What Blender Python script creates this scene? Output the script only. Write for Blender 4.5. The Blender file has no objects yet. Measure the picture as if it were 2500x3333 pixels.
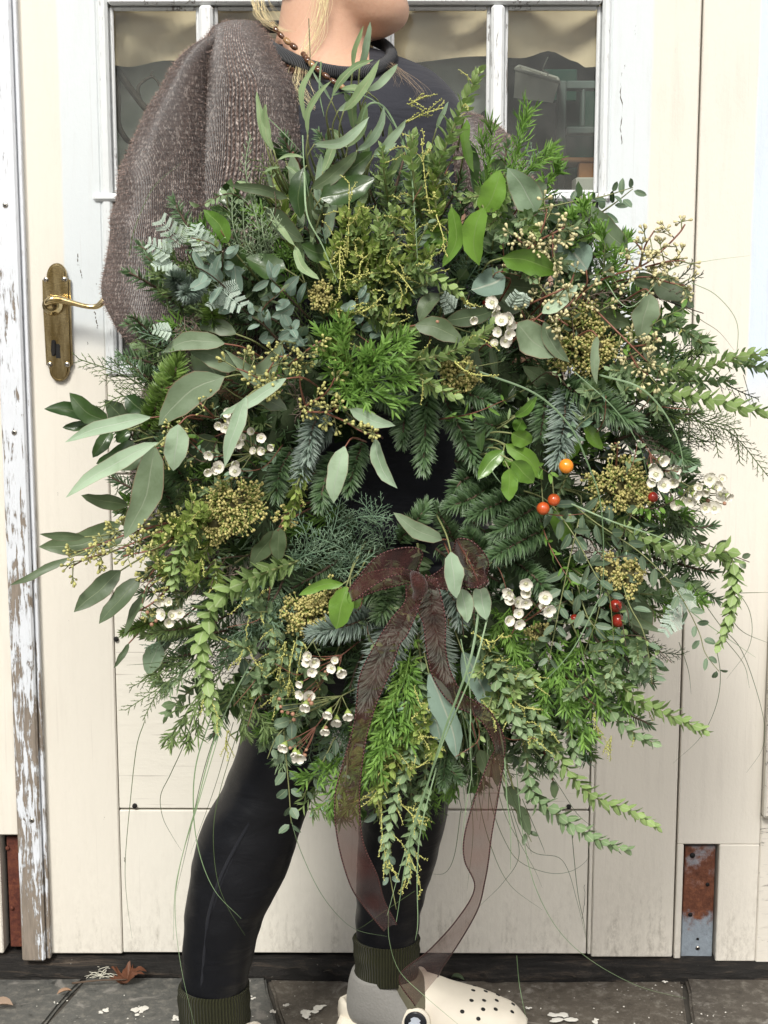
import bpy, bmesh, math, random
from mathutils import Vector, Matrix, noise
R = math.radians
rnd = random.Random(7)
scene = bpy.context.scene

# ------------------------------------------------------------------ camera, sky, sun, exposure
CAM = Vector((0.0, -2.27, 1.11)); PITCH = 8.7; YAW = 0.4; FPX = 4814.0
cam_data = bpy.data.cameras.new('camera'); cam = bpy.data.objects.new('camera', cam_data)
scene.collection.objects.link(cam); scene.camera = cam
cam.location = CAM; cam.rotation_euler = (R(90 - PITCH), 0, R(YAW))
cam_data.sensor_fit = 'VERTICAL'; cam_data.sensor_height = 36.0; cam_data.sensor_width = 27.0
cam_data.lens = FPX / 3333.0 * 36.0
cam_data.clip_start = 0.05; cam_data.clip_end = 500.0

SUN_EL, SUN_AZ = 43.0, -20.0          # azimuth measured from straight in front of the door, negative = from the left
world = bpy.data.worlds.new('World'); scene.world = world; world.use_nodes = True
wn = world.node_tree.nodes; wl = world.node_tree.links
for n in list(wn): wn.remove(n)
sky = wn.new('ShaderNodeTexSky'); sky.sky_type = 'NISHITA'; sky.sun_disc = False
sky.sun_elevation = R(SUN_EL); sky.sun_rotation = R(180 + SUN_AZ)
sky.air_density = 1.0; sky.dust_density = 4.0; sky.ozone_density = 1.0
hs = wn.new('ShaderNodeHueSaturation'); hs.inputs['Saturation'].default_value = 0.35
bg = wn.new('ShaderNodeBackground'); bg.inputs['Strength'].default_value = 0.10
wo = wn.new('ShaderNodeOutputWorld')
wl.new(sky.outputs[0], hs.inputs['Color']); wl.new(hs.outputs[0], bg.inputs[0]); wl.new(bg.outputs[0], wo.inputs[0])
sun_data = bpy.data.lights.new('sun', 'SUN'); sun_data.energy = 3.1; sun_data.angle = R(15); sun_data.color = (1.0, 0.97, 0.91)
sun = bpy.data.objects.new('sun', sun_data); scene.collection.objects.link(sun)
sd = Vector((math.sin(R(SUN_AZ)) * math.cos(R(SUN_EL)), -math.cos(R(SUN_AZ)) * math.cos(R(SUN_EL)), math.sin(R(SUN_EL))))
sun.rotation_euler = sd.to_track_quat('Z', 'Y').to_euler()
vs = scene.view_settings; vs.view_transform = 'Standard'; vs.look = 'None'; vs.gamma = 1.0; vs.exposure = 0.26
vs.use_curve_mapping = False
scene.render.engine = 'CYCLES'
scene.cycles.max_bounces = 5; scene.cycles.diffuse_bounces = 3; scene.cycles.glossy_bounces = 3; scene.cycles.transparent_max_bounces = 12; scene.cycles.use_denoising = True
scene.cycles.caustics_reflective = False; scene.cycles.caustics_refractive = False

# ------------------------------------------------------------------ geometry helpers
_rot = cam.rotation_euler.to_matrix()
def pix(px, py, Y):
    """world point on the upright plane y = Y that is seen at this place of the photograph"""
    d = _rot @ Vector(((px - 1250.0) / FPX, -(py - 1666.5) / FPX, -1.0))
    return CAM + d * ((Y - CAM.y) / d.y)
YW = -0.52
def W(x, y, d=0.0): return pix(x, y, YW - d)
PXM = 0.000377          # metres per photo pixel at the wreath

def crom(pts, per=6):
    if len(pts) < 3:
        a, b = pts[0], pts[-1]
        return [a + (b - a) * (i / per) for i in range(per + 1)]
    out = []
    P = [pts[0] * 2 - pts[1]] + list(pts) + [pts[-1] * 2 - pts[-2]]
    for i in range(1, len(P) - 2):
        p0, p1, p2, p3 = P[i - 1], P[i], P[i + 1], P[i + 2]
        for k in range(per):
            t = k / per
            out.append(0.5 * ((2 * p1) + (p2 - p0) * t + (2 * p0 - 5 * p1 + 4 * p2 - p3) * t * t + (3 * p1 - p0 - 3 * p2 + p3) * t ** 3))
    out.append(pts[-1].copy())
    return out
def resample(pts, step):
    out = [pts[0].copy()]; acc = 0.0
    for a, b in zip(pts, pts[1:]):
        L = (b - a).length
        if L < 1e-9: continue
        pos = step - acc
        while pos <= L:
            out.append(a + (b - a) * (pos / L)); pos += step
        acc = L - (pos - step)
    return out if len(out) > 1 else [pts[0].copy(), pts[-1].copy()]
def perp(t):
    a = Vector((0, 0, 1)) if abs(t.z) < 0.9 else Vector((1, 0, 0))
    s = t.cross(a).normalized(); return s, s.cross(t).normalized()
def U(a, b): return rnd.uniform(a, b)

class MB:
    def __init__(s): s.v = []; s.f = []; s.uv = []; s.t = []; s.m = []
    def vert(s, p, uv=(0, 0), t=0.5):
        s.v.append((p.x, p.y, p.z)); s.uv.append(uv); s.t.append(t); return len(s.v) - 1
    def face(s, idx, m=0): s.f.append(idx); s.m.append(m)
    def build(s, name, mats, parent=None, smooth=True, kind=None):
        me = bpy.data.meshes.new(name)
        me.from_pydata(s.v, [], s.f); 
        if not isinstance(mats, (list, tuple)): mats = [mats]
        for m in mats: me.materials.append(m)
        me.polygons.foreach_set('material_index', s.m)
        me.polygons.foreach_set('use_smooth', [smooth] * len(s.f))
        uvl = me.uv_layers.new(name='UVMap')
        li = [0] * len(me.loops); me.loops.foreach_get('vertex_index', li)
        flat = []
        for i in li: flat.extend(s.uv[i])
        uvl.data.foreach_set('uv', flat)
        at = me.attributes.new('tint', 'FLOAT', 'POINT'); at.data.foreach_set('value', s.t)
        me.update()
        return link(name, me, parent, kind)
    # ---- shapes
    def tube(s, pts, r0, r1=None, n=5, m=0, t=0.5, radii=None, cap=True, vlen=True):
        r1 = r0 if r1 is None else r1
        N = len(pts); prev = None; rings = []; dist = 0.0
        side = None
        for i, p in enumerate(pts):
            tan = (pts[min(i + 1, N - 1)] - pts[max(i - 1, 0)])
            tan = tan.normalized() if tan.length > 1e-9 else Vector((0, 0, 1))
            if side is None: side, up = perp(tan)
            else:
                side = (side - tan * side.dot(tan))
                side = side.normalized() if side.length > 1e-6 else perp(tan)[0]
                up = side.cross(tan)
            if i: dist += (p - pts[i - 1]).length
            r = radii[i] if radii else r0 + (r1 - r0) * i / max(1, N - 1)
            rings.append([s.vert(p + side * (math.cos(2 * math.pi * k / n) * r) + up * (math.sin(2 * math.pi * k / n) * r), (k / n, dist), t) for k in range(n)])
        for a, b in zip(rings, rings[1:]):
            for k in range(n): s.face((a[k], a[(k + 1) % n], b[(k + 1) % n], b[k]), m)
        if cap and n > 2:
            s.face(tuple(reversed(rings[0])), m); s.face(tuple(rings[-1]), m)
    def leaf(s, base, tip, w, nrm, prof=(0.6, 0.8), curl=0.0, bend=0.0, fold=0.12, nl=6, nw=4, m=0, t=None, twist=0.0):
        T = tip - base; L = T.length
        if L < 1e-6: return
        T = T / L
        S = T.cross(nrm)
        S = S.normalized() if S.length > 1e-5 else perp(T)[0]
        N = S.cross(T).normalized()
        a, b = prof; tm = a / (a + b); mx = tm ** a * (1 - tm) ** b
        t = U(0, 1) if t is None else t
        rows = []
        for i in range(nl + 1):
            q = i / nl
            if i == nl: rows.append([s.vert(tip, (0.5, 1), t)]); continue
            qq = max(q, 0.0)
            wd = w * 0.5 * ((qq ** a * (1 - qq) ** b / mx) if q > 0 else 0.03)
            c = base + T * (L * q) + N * (curl * L * math.sin(math.pi * q)) + S * (bend * L * math.sin(math.pi * q))
            if nl > 6: wd *= 1 + .05 * math.sin(q * 17 + t * 40); c = c + S * (.012 * L * math.sin(q * 9 + t * 20) * q * (1 - q) * 4)
            ang = twist * (q - 0.5); Sq = S * math.cos(ang) + N * math.sin(ang); Nq = N * math.cos(ang) - S * math.sin(ang)
            rows.append([s.vert(c + Sq * (wd * u) + Nq * (fold * wd * u * u * 1.4 + (.20 * wd * u * math.sin(q * 11 + t * 30 + (1 if u > 0 else 2.3)) if nl > 6 else 0)), (0.5 + 0.5 * u, q), t) for u in [(-1 + 2 * j / nw) for j in range(nw + 1)]])
        for A, B in zip(rows, rows[1:]):
            for j in range(nw):
                if len(B) == 1: s.face((A[j], A[j + 1], B[0]), m)
                else: s.face((A[j], A[j + 1], B[j + 1], B[j]), m)
    def needle(s, base, tip, w, nrm, m=0, t=0.5, drop=0.12):
        T = tip - base; L = T.length; T = T / L; S = T.cross(nrm)
        S = S.normalized() if S.length > 1e-5 else perp(T)[0]; N = S.cross(T)
        mid = base + T * (L * 0.55) - N * (drop * L)
        tp = tip - N * (drop * 0.2 * L)
        i = [s.vert(base - S * (w * .35), (0.2, 0), t), s.vert(base + S * (w * .35), (0.8, 0), t), s.vert(mid - S * (w * .5), (0, .5), t), s.vert(mid + N * (w * .25), (0.5, .5), t), s.vert(mid + S * (w * .5), (1, .5), t), s.vert(tp, (0.5, 1), t)]
        s.face((i[0], i[1], i[3]), m); s.face((i[0], i[3], i[2]), m); s.face((i[1], i[4], i[3]), m)
        s.face((i[2], i[3], i[5]), m); s.face((i[3], i[4], i[5]), m)
    def ball(s, c, r, m=0, t=0.5, sub=0):
        if sub == 0: V, F = ICO0
        else: V, F = ICO1
        o = len(s.v)
        for p in V: s.vert(c + p * r, (0.5, p.z * .5 + .5), t)
        for f in F: s.face(tuple(o + k for k in f), m)
    def drop(s, base, axis, L, r, m=0, t=0.5, n=5, prof=((0, .25), (.35, .7), (.7, 1.0), (.92, .75), (1.0, .15))):
        a = axis.normalized(); sd_, up = perp(a); rings = []
        for q, k in prof:
            c = base + a * (L * q)
            rings.append([s.vert(c + (sd_ * math.cos(2 * math.pi * j / n) + up * math.sin(2 * math.pi * j / n)) * (r * k), (j / n, q), t) for j in range(n)])
        for A, B in zip(rings, rings[1:]):
            for j in range(n): s.face((A[j], A[(j + 1) % n], B[(j + 1) % n], B[j]), m)
        s.face(tuple(rings[-1]), m); s.face(tuple(reversed(rings[0])), m)

def _ico(sub):
    bm = bmesh.new(); bmesh.ops.create_icosphere(bm, subdivisions=sub, radius=1)
    V = [v.co.copy() for v in bm.verts]; F = [tuple(v.index for v in f.verts) for f in bm.faces]; bm.free(); return V, F
ICO0, ICO1 = _ico(1), _ico(2)

def link(name, me, parent=None, kind=None):
    o = bpy.data.objects.new(name, me); scene.collection.objects.link(o)
    if parent is not None: o.parent = parent
    if kind: o['kind'] = kind
    return o
def empty(name, label=None, cat=None, parent=None, group=None):
    o = link(name, None, parent)
    if label: tag(o, label, cat, group)
    return o
def tag(o, label, cat, group=None):
    o['label'] = label; o['category'] = cat
    if group: o['group'] = group
    return o
def box(name, x0, x1, y0, y1, z0, z1, mat, parent=None, bevel=0.002, kind=None, rz=0.0):
    bm = bmesh.new(); bmesh.ops.create_cube(bm, size=1)
    c = Vector(((x0 + x1) / 2, (y0 + y1) / 2, (z0 + z1) / 2))
    for v in bm.verts: v.co = Vector((v.co.x * (x1 - x0), v.co.y * (y1 - y0), v.co.z * (z1 - z0)))
    if bevel: bmesh.ops.bevel(bm, geom=list(bm.edges), offset=bevel, segments=1, affect='EDGES')
    if rz: bmesh.ops.rotate(bm, cent=(0, 0, 0), matrix=Matrix.Rotation(rz, 3, 'Y'), verts=bm.verts)
    for v in bm.verts: v.co += c
    me = bpy.data.meshes.new(name); bm.to_mesh(me); bm.free(); me.materials.append(mat)
    return link(name, me, parent, kind)
def prism(name, outline, y0, y1, mat, parent=None, bevel=0.0, seg=2):
    """outline: list of world (x, z); extruded from y0 (back) to y1 (front)"""
    bm = bmesh.new()
    f = bm.faces.new([bm.verts.new((x, y1, z)) for x, z in outline])
    r = bmesh.ops.extrude_face_region(bm, geom=[f])
    for g in r['geom']:
        if isinstance(g, bmesh.types.BMVert): g.co.y = y0
    bmesh.ops.recalc_face_normals(bm, faces=bm.faces)
    if bevel:
        ed = [e for e in bm.edges if abs(e.verts[0].co.y - y1) < 1e-6 and abs(e.verts[1].co.y - y1) < 1e-6]
        bmesh.ops.bevel(bm, geom=ed, offset=bevel, segments=seg, affect='EDGES')
    me = bpy.data.meshes.new(name); bm.to_mesh(me); bm.free(); me.materials.append(mat)
    for p in me.polygons: p.use_smooth = False
    return link(name, me, parent)

# ------------------------------------------------------------------ material helpers
class NT:
    def __init__(s, name):
        s.mat = bpy.data.materials.new(name); s.mat.use_nodes = True
        s.n = s.mat.node_tree.nodes; s.l = s.mat.node_tree.links
        for x in list(s.n): s.n.remove(x)
        s.out = s.n.new('ShaderNodeOutputMaterial')
    def node(s, ty, **kw):
        x = s.n.new(ty)
        for k, v in kw.items(): setattr(x, k, v)
        return x
    def set(s, sock, v):
        if hasattr(v, 'is_output') or isinstance(v, bpy.types.NodeSocket): s.l.new(v, sock)
        elif isinstance(v, (tuple, list)) and len(v) == 3 and sock.type == 'RGBA': sock.default_value = (*v, 1)
        else: sock.default_value = v
    def math(s, op, a, b=0.0, c=0.0, clamp=False):
        x = s.node('ShaderNodeMath', operation=op); x.use_clamp = clamp
        s.set(x.inputs[0], a); s.set(x.inputs[1], b)
        if op in ('MULTIPLY_ADD', 'SMOOTH_MIN', 'COMPARE'): s.set(x.inputs[2], c)
        return x.outputs[0]
    def mix(s, fac, a, b, blend='MIX'):
        x = s.node('ShaderNodeMix', data_type='RGBA', blend_type=blend)
        s.set(x.inputs[0], fac); s.set(x.inputs[6], a); s.set(x.inputs[7], b); return x.outputs[2]
    def ramp(s, fac, stops, interp='LINEAR'):
        x = s.node('ShaderNodeValToRGB'); x.color_ramp.interpolation = interp
        e = x.color_ramp.elements
        while len(e) < len(stops): e.new(0.5)
        for i, (p, c) in enumerate(stops):
            e[i].position = p; e[i].color = (c, c, c, 1) if isinstance(c, (int, float)) else (*c, 1)
        s.set(x.inputs[0], fac); return x.outputs[0]
    def coord(s, kind='Object', scale=(1, 1, 1), loc=(0, 0, 0)):
        t = s.node('ShaderNodeTexCoord'); mp = s.node('ShaderNodeMapping')
        mp.inputs['Scale'].default_value = scale; mp.inputs['Location'].default_value = loc
        s.l.new(t.outputs[kind], mp.inputs[0]); return mp.outputs[0]
    def noise(s, vec, scale, detail=4, rough=0.55, dist=0.0):
        x = s.node('ShaderNodeTexNoise'); s.l.new(vec, x.inputs['Vector'])
        x.inputs['Scale'].default_value = scale; x.inputs['Detail'].default_value = detail
        x.inputs['Roughness'].default_value = rough; x.inputs['Distortion'].default_value = dist
        return x.outputs[0]
    def voro(s, vec, scale, feature='F1', rand=1.0):
        x = s.node('ShaderNodeTexVoronoi', feature=feature); s.l.new(vec, x.inputs['Vector'])
        x.inputs['Scale'].default_value = scale; x.inputs['Randomness'].default_value = rand; return x.outputs[0]
    def attr(s, name='tint'):
        x = s.node('ShaderNodeAttribute', attribute_name=name); return x.outputs['Fac']
    def xyz(s, vec):
        x = s.node('ShaderNodeSeparateXYZ'); s.l.new(vec, x.inputs[0]); return x.outputs
    def bump(s, h, strength=0.3, dist=0.002):
        x = s.node('ShaderNodeBump'); x.inputs['Strength'].default_value = strength; x.inputs['Distance'].default_value = dist
        s.l.new(h, x.inputs['Height']); return x.outputs[0]
    def pbsdf(s, col, rough=0.5, normal=None, metal=0.0, spec=0.5, sheen=0.0, **kw):
        x = s.node('ShaderNodeBsdfPrincipled')
        s.set(x.inputs['Base Color'], col); s.set(x.inputs['Roughness'], rough); s.set(x.inputs['Metallic'], metal)
        s.set(x.inputs['Specular IOR Level'], spec)
        if sheen: x.inputs['Sheen Weight'].default_value = sheen; x.inputs['Sheen Roughness'].default_value = 0.5
        for k, v in kw.items(): s.set(x.inputs[k], v)
        if normal is not None: s.l.new(normal, x.inputs['Normal'])
        return x.outputs[0]
    def done(s, sh): s.l.new(sh, s.out.inputs[0]); return s.mat

def leafmat(name, dark, light, rough=0.45, rib=None, trans=0.22, spec=0.4, ribw=0.05, edge=None, vein=0.25):
    boost = lambda c: (min(.9, c[0] * 1.16), min(.9, c[1] * 1.19), min(.9, c[2] * 1.0))
    dark, light = boost(dark), boost(light)
    g = NT(name)
    tint = g.attr(); uv = g.node('ShaderNodeUVMap').outputs[0]; q = g.xyz(uv)
    col = g.mix(tint, dark, light)
    nz = g.noise(g.coord('Object'), 90, 3)
    col = g.mix(g.math('MULTIPLY', nz, 0.5), col, g.mix(0.5, col, light))
    n5 = g.noise(g.coord('Object'), 28, 4, .65)
    col = g.mix(g.ramp(n5, [(0.35, .55), (0.5, 0)]), col, g.mix(1.0, col, (0.62, 0.66, 0.55), 'MULTIPLY'))
    col = g.mix(g.ramp(g.noise(g.coord('Object'), 420, 3, .7), [(0.68, 0), (0.78, .45)]), col, (0.22, 0.16, 0.08))
    du = g.math('ABSOLUTE', g.math('SUBTRACT', q[0], 0.5))
    if vein:
        wv = g.math('SINE', g.math('ADD', g.math('MULTIPLY', q[1], 95.0), g.math('MULTIPLY', du, -50.0)))
        col = g.mix(g.math('MULTIPLY', g.math('MULTIPLY_ADD', wv, 0.5, 0.5), vein * 0.3), col, light)
    if edge:
        col = g.mix(g.ramp(du, [(0.46, 0), (0.5, 1)]), col, edge)
    if rib:
        f = g.ramp(du, [(0.0, 1), (ribw, 0.75), (ribw * 1.6, 0)]); col = g.mix(f, col, rib)
    bmp = g.bump(g.math('ADD', nz, g.math('MULTIPLY', g.ramp(du, [(0, 1), (ribw * 2, 0)]), -0.6)), 0.25, 0.002)
    p = g.pbsdf(col, rough, bmp, spec=spec)
    tr = g.node('ShaderNodeBsdfTranslucent'); g.set(tr.inputs[0], g.mix(0.6, col, g.mix(1.0, col, (0.55, 0.9, 0.25), 'MULTIPLY')))
    mx = g.node('ShaderNodeMixShader'); mx.inputs[0].default_value = trans
    g.l.new(p, mx.inputs[1]); g.l.new(tr.outputs[0], mx.inputs[2])
    return g.done(mx.outputs[0])
def plain(name, col, rough=0.6, var=0.25, scale=60, metal=0.0, spec=0.4, bump=0.2, tinted=False, sheen=0.0, coat=0.0):
    g = NT(name); nz = g.noise(g.coord('Object'), scale, 4)
    c = g.mix(nz, tuple(k * (1 - var) for k in col), tuple(min(1, k * (1 + var)) for k in col))
    if tinted: c = g.mix(g.math('MULTIPLY', g.attr(), 0.6), c, tuple(min(1, k * 1.9) for k in col))
    kw = {'Coat Weight': coat} if coat else {}
    return g.done(g.pbsdf(c, rough, g.bump(nz, bump, 0.002), metal=metal, spec=spec, sheen=sheen, **kw))
# ------------------------------------------------------------------ materials of the door, wall and ground
def X(px, py=1600): return pix(px, py, 0).x
def Z(py, px=1250): return pix(px, py, 0).z

def paint(name, base, white=None, mask=None, grime=0.5, seed=0.0, grain='z', chip=0.5, flecks=0.6):
    """old gloss paint on boards; mask = (x limit, z limit, side) marks the area repainted white"""
    g = NT(name)
    st = (14, 14, 1.2) if grain == 'z' else (1.2, 14, 14)
    co = g.coord('Object', loc=(seed, 0, seed)); cs = g.coord('Object', st, loc=(seed, 0, seed))
    big = g.noise(co, 2.6, 5, 0.6); streak = g.noise(cs, 4, 5, 0.65); fine = g.noise(co, 160, 3)
    col = g.mix(big, tuple(k * .93 for k in base), tuple(min(1, k * 1.04) for k in base))
    xyz = g.xyz(g.coord('Object'))
    if white:
        xl, zl, sg = mask
        wob = g.math('MULTIPLY', g.math('SUBTRACT', g.noise(g.coord('Object', (1, 1, 0.25)), 9, 4), 0.5), 0.012)
        fx = g.math('MULTIPLY', g.math('SUBTRACT', g.math('ADD', xyz[0], wob), xl), 260.0 * sg, clamp=True)
        fz = g.math('MULTIPLY', g.math('SUBTRACT', g.math('ADD', xyz[2], g.math('MULTIPLY', wob, 6.0)), zl), 12.0, clamp=True)
        col = g.mix(g.math('MULTIPLY', fx, fz), col, white)
    col = g.mix(g.math('MULTIPLY', g.ramp(streak, [(0.52, 0), (0.72, 1)]), 0.25 * grime), col, (0.44, 0.40, 0.35))
    # speckle of chips and spots
    sp = g.noise(g.coord('Object', (3, 3, 1.4) if grain == 'z' else (1.4, 3, 3), loc=(seed * 3, 0, seed)), 42, 6, 0.75)
    col = g.mix(g.math('MULTIPLY', g.ramp(sp, [(0.70, 0), (0.76, 1)]), chip), col, (0.12, 0.10, 0.09))
    # splash dirt along the foot of the boards, in patches
    low = g.ramp(g.math('ADD', xyz[2], g.math('MULTIPLY', g.math('SUBTRACT', streak, 0.5), 0.55)), [(0.0, 1), (0.10, 0.25), (0.24, 0)])
    col = g.mix(g.math('MULTIPLY', g.math('MULTIPLY', low, g.ramp(sp, [(0.42, 0), (0.66, 1)])), 0.75 * grime), col, (0.20, 0.17, 0.13))
    hair = g.ramp(g.noise(g.coord('Object', (60, 60, 1.1) if grain == 'z' else (1.1, 60, 60), loc=(seed, 0, 0)), 3, 3, .5), [(0.66, 0), (0.69, 1)])
    col = g.mix(g.math('MULTIPLY', hair, 0.16 * flecks), col, (0.35, 0.31, 0.27))
    h = g.math('ADD', g.math('MULTIPLY', streak, 0.6), g.math('ADD', g.math('MULTIPLY', fine, 0.25), g.math('MULTIPLY', sp, -0.7)))
    return g.done(g.pbsdf(col, 0.42, g.bump(h, 0.35, 0.0025), spec=0.35))
def flaky(name, bare, white, amount=0.5, zfade=0.0, seed=0.0, grain='z', crack=1.0):
    """white paint flaking off weathered wood along the grain"""
    g = NT(name)
    co = g.coord('Object', loc=(seed, 0, seed))
    cs = g.coord('Object', (26, 26, 3.0) if grain == 'z' else (3.0, 26, 26), loc=(seed, 0, seed))
    n1 = g.noise(cs, 5, 6, 0.7, 0.6); n2 = g.noise(co, 11, 5, 0.65); xyz = g.xyz(g.coord('Object'))
    v = g.math('ADD', g.math('MULTIPLY', n1, 0.62), g.math('MULTIPLY', n2, 0.38))
    if zfade: v = g.math('ADD', v, g.math('MULTIPLY', g.math('SUBTRACT', xyz[2], 0.75), zfade))
    f = g.ramp(v, [(amount, 0), (amount + 0.025, 1)])
    gr = g.noise(cs, 9, 5, 0.7)
    wood = g.mix(gr, tuple(k * .45 for k in bare), tuple(min(1, k * 1.5) for k in bare))
    wc = g.mix(g.noise(co, 40, 3), tuple(k * .9 for k in white), white)
    ck = g.ramp(g.noise(cs, 16, 3, 0.6), [(0.62, 0), (0.66, 1)])
    wc = g.mix(g.math('MULTIPLY', ck, 0.35 * crack), wc, (0.35, 0.33, 0.32))
    col = g.mix(f, wood, wc)
    h = g.math('ADD', g.math('MULTIPLY', f, 1.0), g.math('MULTIPLY', gr, 0.5))
    return g.done(g.pbsdf(col, 0.6, g.bump(h, 0.6, 0.002), spec=0.3))

CREAM = (0.74, 0.70, 0.615); WHITE = (0.65, 0.69, 0.70)
m_left = paint('cream_paint_wall', CREAM, seed=1.0, grime=0.6)
m_stile = paint('cream_and_white_paint', CREAM, WHITE, (X(205, 900), Z(1215), 1), seed=2.0, grime=0.5)
m_rstile = paint('white_and_cream_paint', CREAM, WHITE, (X(2118, 600), Z(1330), -1), seed=5.0, grime=0.8)
m_panel = paint('cream_plywood_paint', (0.77, 0.735, 0.645), seed=9.0, grain='x', grime=0.7, flecks=3.4)
m_panel2 = paint('cream_panel_paint', (0.77, 0.735, 0.65), seed=12.0, grime=0.55)
m_right = paint('cream_board_paint', (0.74, 0.70, 0.62), (0.62, 0.69, 0.79), (X(2448, 700), Z(1368), 1), seed=15.0, grime=0.7, chip=0.7)
m_ledge = flaky('flaking_ledge_paint', (0.30, 0.28, 0.25), (0.72, 0.68, 0.60), 0.40, seed=3.0, grain='x')
m_trim = flaky('flaking_trim_paint', (0.25, 0.21, 0.17), (0.72, 0.75, 0.79), 0.445, zfade=0.13, seed=4.0)
m_frame = flaky('flaking_window_paint', (0.30, 0.28, 0.26), (0.78, 0.80, 0.80), 0.40, zfade=0.0, seed=6.0)
m_sash = flaky('worn_moulding_paint', (0.36, 0.36, 0.34), (0.72, 0.75, 0.75), 0.43, zfade=0.10, seed=8.0)

def rustmat():
    g = NT('rusty_galvanised_steel'); co = g.coord('Object')
    n = g.noise(co, 26, 6, 0.7); n2 = g.noise(co, 130, 4, 0.7); xyz = g.xyz(co)
    rust = g.ramp(g.math('ADD', g.math('MULTIPLY', n, .6), g.math('MULTIPLY', n2, .4)), [(0.3, (0.045, 0.018, 0.012)), (0.5, (0.15, 0.055, 0.03)), (0.62, (0.25, 0.10, 0.05)), (0.75, (0.36, 0.21, 0.13))])
    zinc = g.mix(n2, (0.17, 0.19, 0.21), (0.34, 0.40, 0.46))
    zl = g.math('ADD', xyz[2], g.math('MULTIPLY', g.math('SUBTRACT', n, .5), .12))
    f = g.math('ADD', g.ramp(zl, [(0.085, 1), (0.10, 0)]), g.math('MULTIPLY', g.ramp(zl, [(0.155, 0), (0.20, 1)]), g.ramp(n, [(0.48, 0), (0.6, .8)])), clamp=True)
    return g.done(g.pbsdf(g.mix(f, rust, zinc), 0.7, g.bump(n2, 0.6, 0.002), metal=0.0, spec=0.3))
m_rust = rustmat()
def rustmat2():
    g = NT('deep_rust'); co = g.coord('Object'); n = g.noise(co, 30, 6, 0.7); n2 = g.noise(co, 150, 4, .7)
    c = g.ramp(g.math('ADD', g.math('MULTIPLY', n, .5), g.math('MULTIPLY', n2, .5)), [(0.3, (0.03, 0.014, 0.012)), (0.5, (0.10, 0.032, 0.022)), (0.66, (0.17, 0.06, 0.032)), (0.8, (0.25, 0.13, 0.07))])
    return g.done(g.pbsdf(c, 0.8, g.bump(n2, 0.7, 0.002), spec=0.2))
m_rust2 = rustmat2()
m_dark = plain('dark_recess_wood', (0.012, 0.011, 0.010), 0.9, 0.4)
def sillmat():
    g = NT('rotten_black_timber'); co = g.coord('Object', (1.2, 9, 9)); n = g.noise(co, 9, 7, 0.75, 0.4); n2 = g.noise(g.coord('Object'), 60, 5, 0.7)
    c = g.ramp(n, [(0.35, (0.010, 0.009, 0.008)), (0.52, (0.02, 0.018, 0.016)), (0.62, (0.055, 0.043, 0.033)), (0.74, (0.15, 0.12, 0.09))])
    c = g.mix(g.ramp(n2, [(0.68, 0), (0.74, .7)]), c, (0.35, 0.33, 0.29))
    return g.done(g.pbsdf(c, 0.7, g.bump(g.math('ADD', n, g.math('MULTIPLY', n2, .3)), 0.9, 0.008), spec=0.3))
m_sill = sillmat()
def stonemat(name, a, b, seed):
    g = NT(name); co = g.coord('Object', loc=(seed, seed * .7, 0)); n = g.noise(co, 7, 7, 0.68, .3); n2 = g.noise(co, 55, 6, 0.75); n3 = g.noise(co, 2.3, 3)
    c = g.mix(n, a, b); c = g.mix(g.math('MULTIPLY', g.ramp(n2, [(0.5, 0), (0.72, 1)]), .55), c, (0.30, 0.28, 0.24))
    c = g.mix(g.ramp(n2, [(0.28, .8), (0.42, 0)]), c, (0.012, 0.012, 0.011))
    c = g.mix(g.math('MULTIPLY', g.ramp(g.noise(co, 19, 5, .6, .8), [(0.60, 0), (0.68, 1)]), .5), c, (0.34, 0.32, 0.29))
    vo = g.voro(g.coord('Object', (1, 1.5, 1), loc=(seed, 0, 0)), 85)
    c = g.mix(g.math('MULTIPLY', g.ramp(vo, [(0.10, 1), (0.17, 0)]), g.ramp(n3, [(0.54, 0), (0.62, .55)])), c, (0.55, 0.53, 0.48))
    return g.done(g.pbsdf(c, g.math('MULTIPLY_ADD', n, 0.35, 0.38), g.bump(g.math('ADD', n, g.math('MULTIPLY', n2, .5)), 0.7, 0.006), spec=0.4))
m_stone = [stonemat('worn_slab_stone_%s' % k, a, b, s) for k, a, b, s in (('grey', (0.055, 0.056, 0.052), (0.13, 0.13, 0.12), 1.3), ('brown', (0.055, 0.046, 0.036), (0.13, 0.112, 0.09), 7.7), ('dark', (0.05, 0.042, 0.034), (0.105, 0.092, 0.076), 4.1))]
m_soil = plain('damp_joint_soil', (0.06, 0.054, 0.045), 0.9, 0.5, 40, bump=0.8)
m_conc = plain('pale_bounce_concrete', (0.36, 0.34, 0.31), 0.85, 0.2, 8, bump=0.4)  # coloured pale so the unseen outer slabs bounce light onto the door
m_splash = plain('dried_white_paint', (0.68, 0.66, 0.60), 0.6, 0.12, 200)
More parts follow.
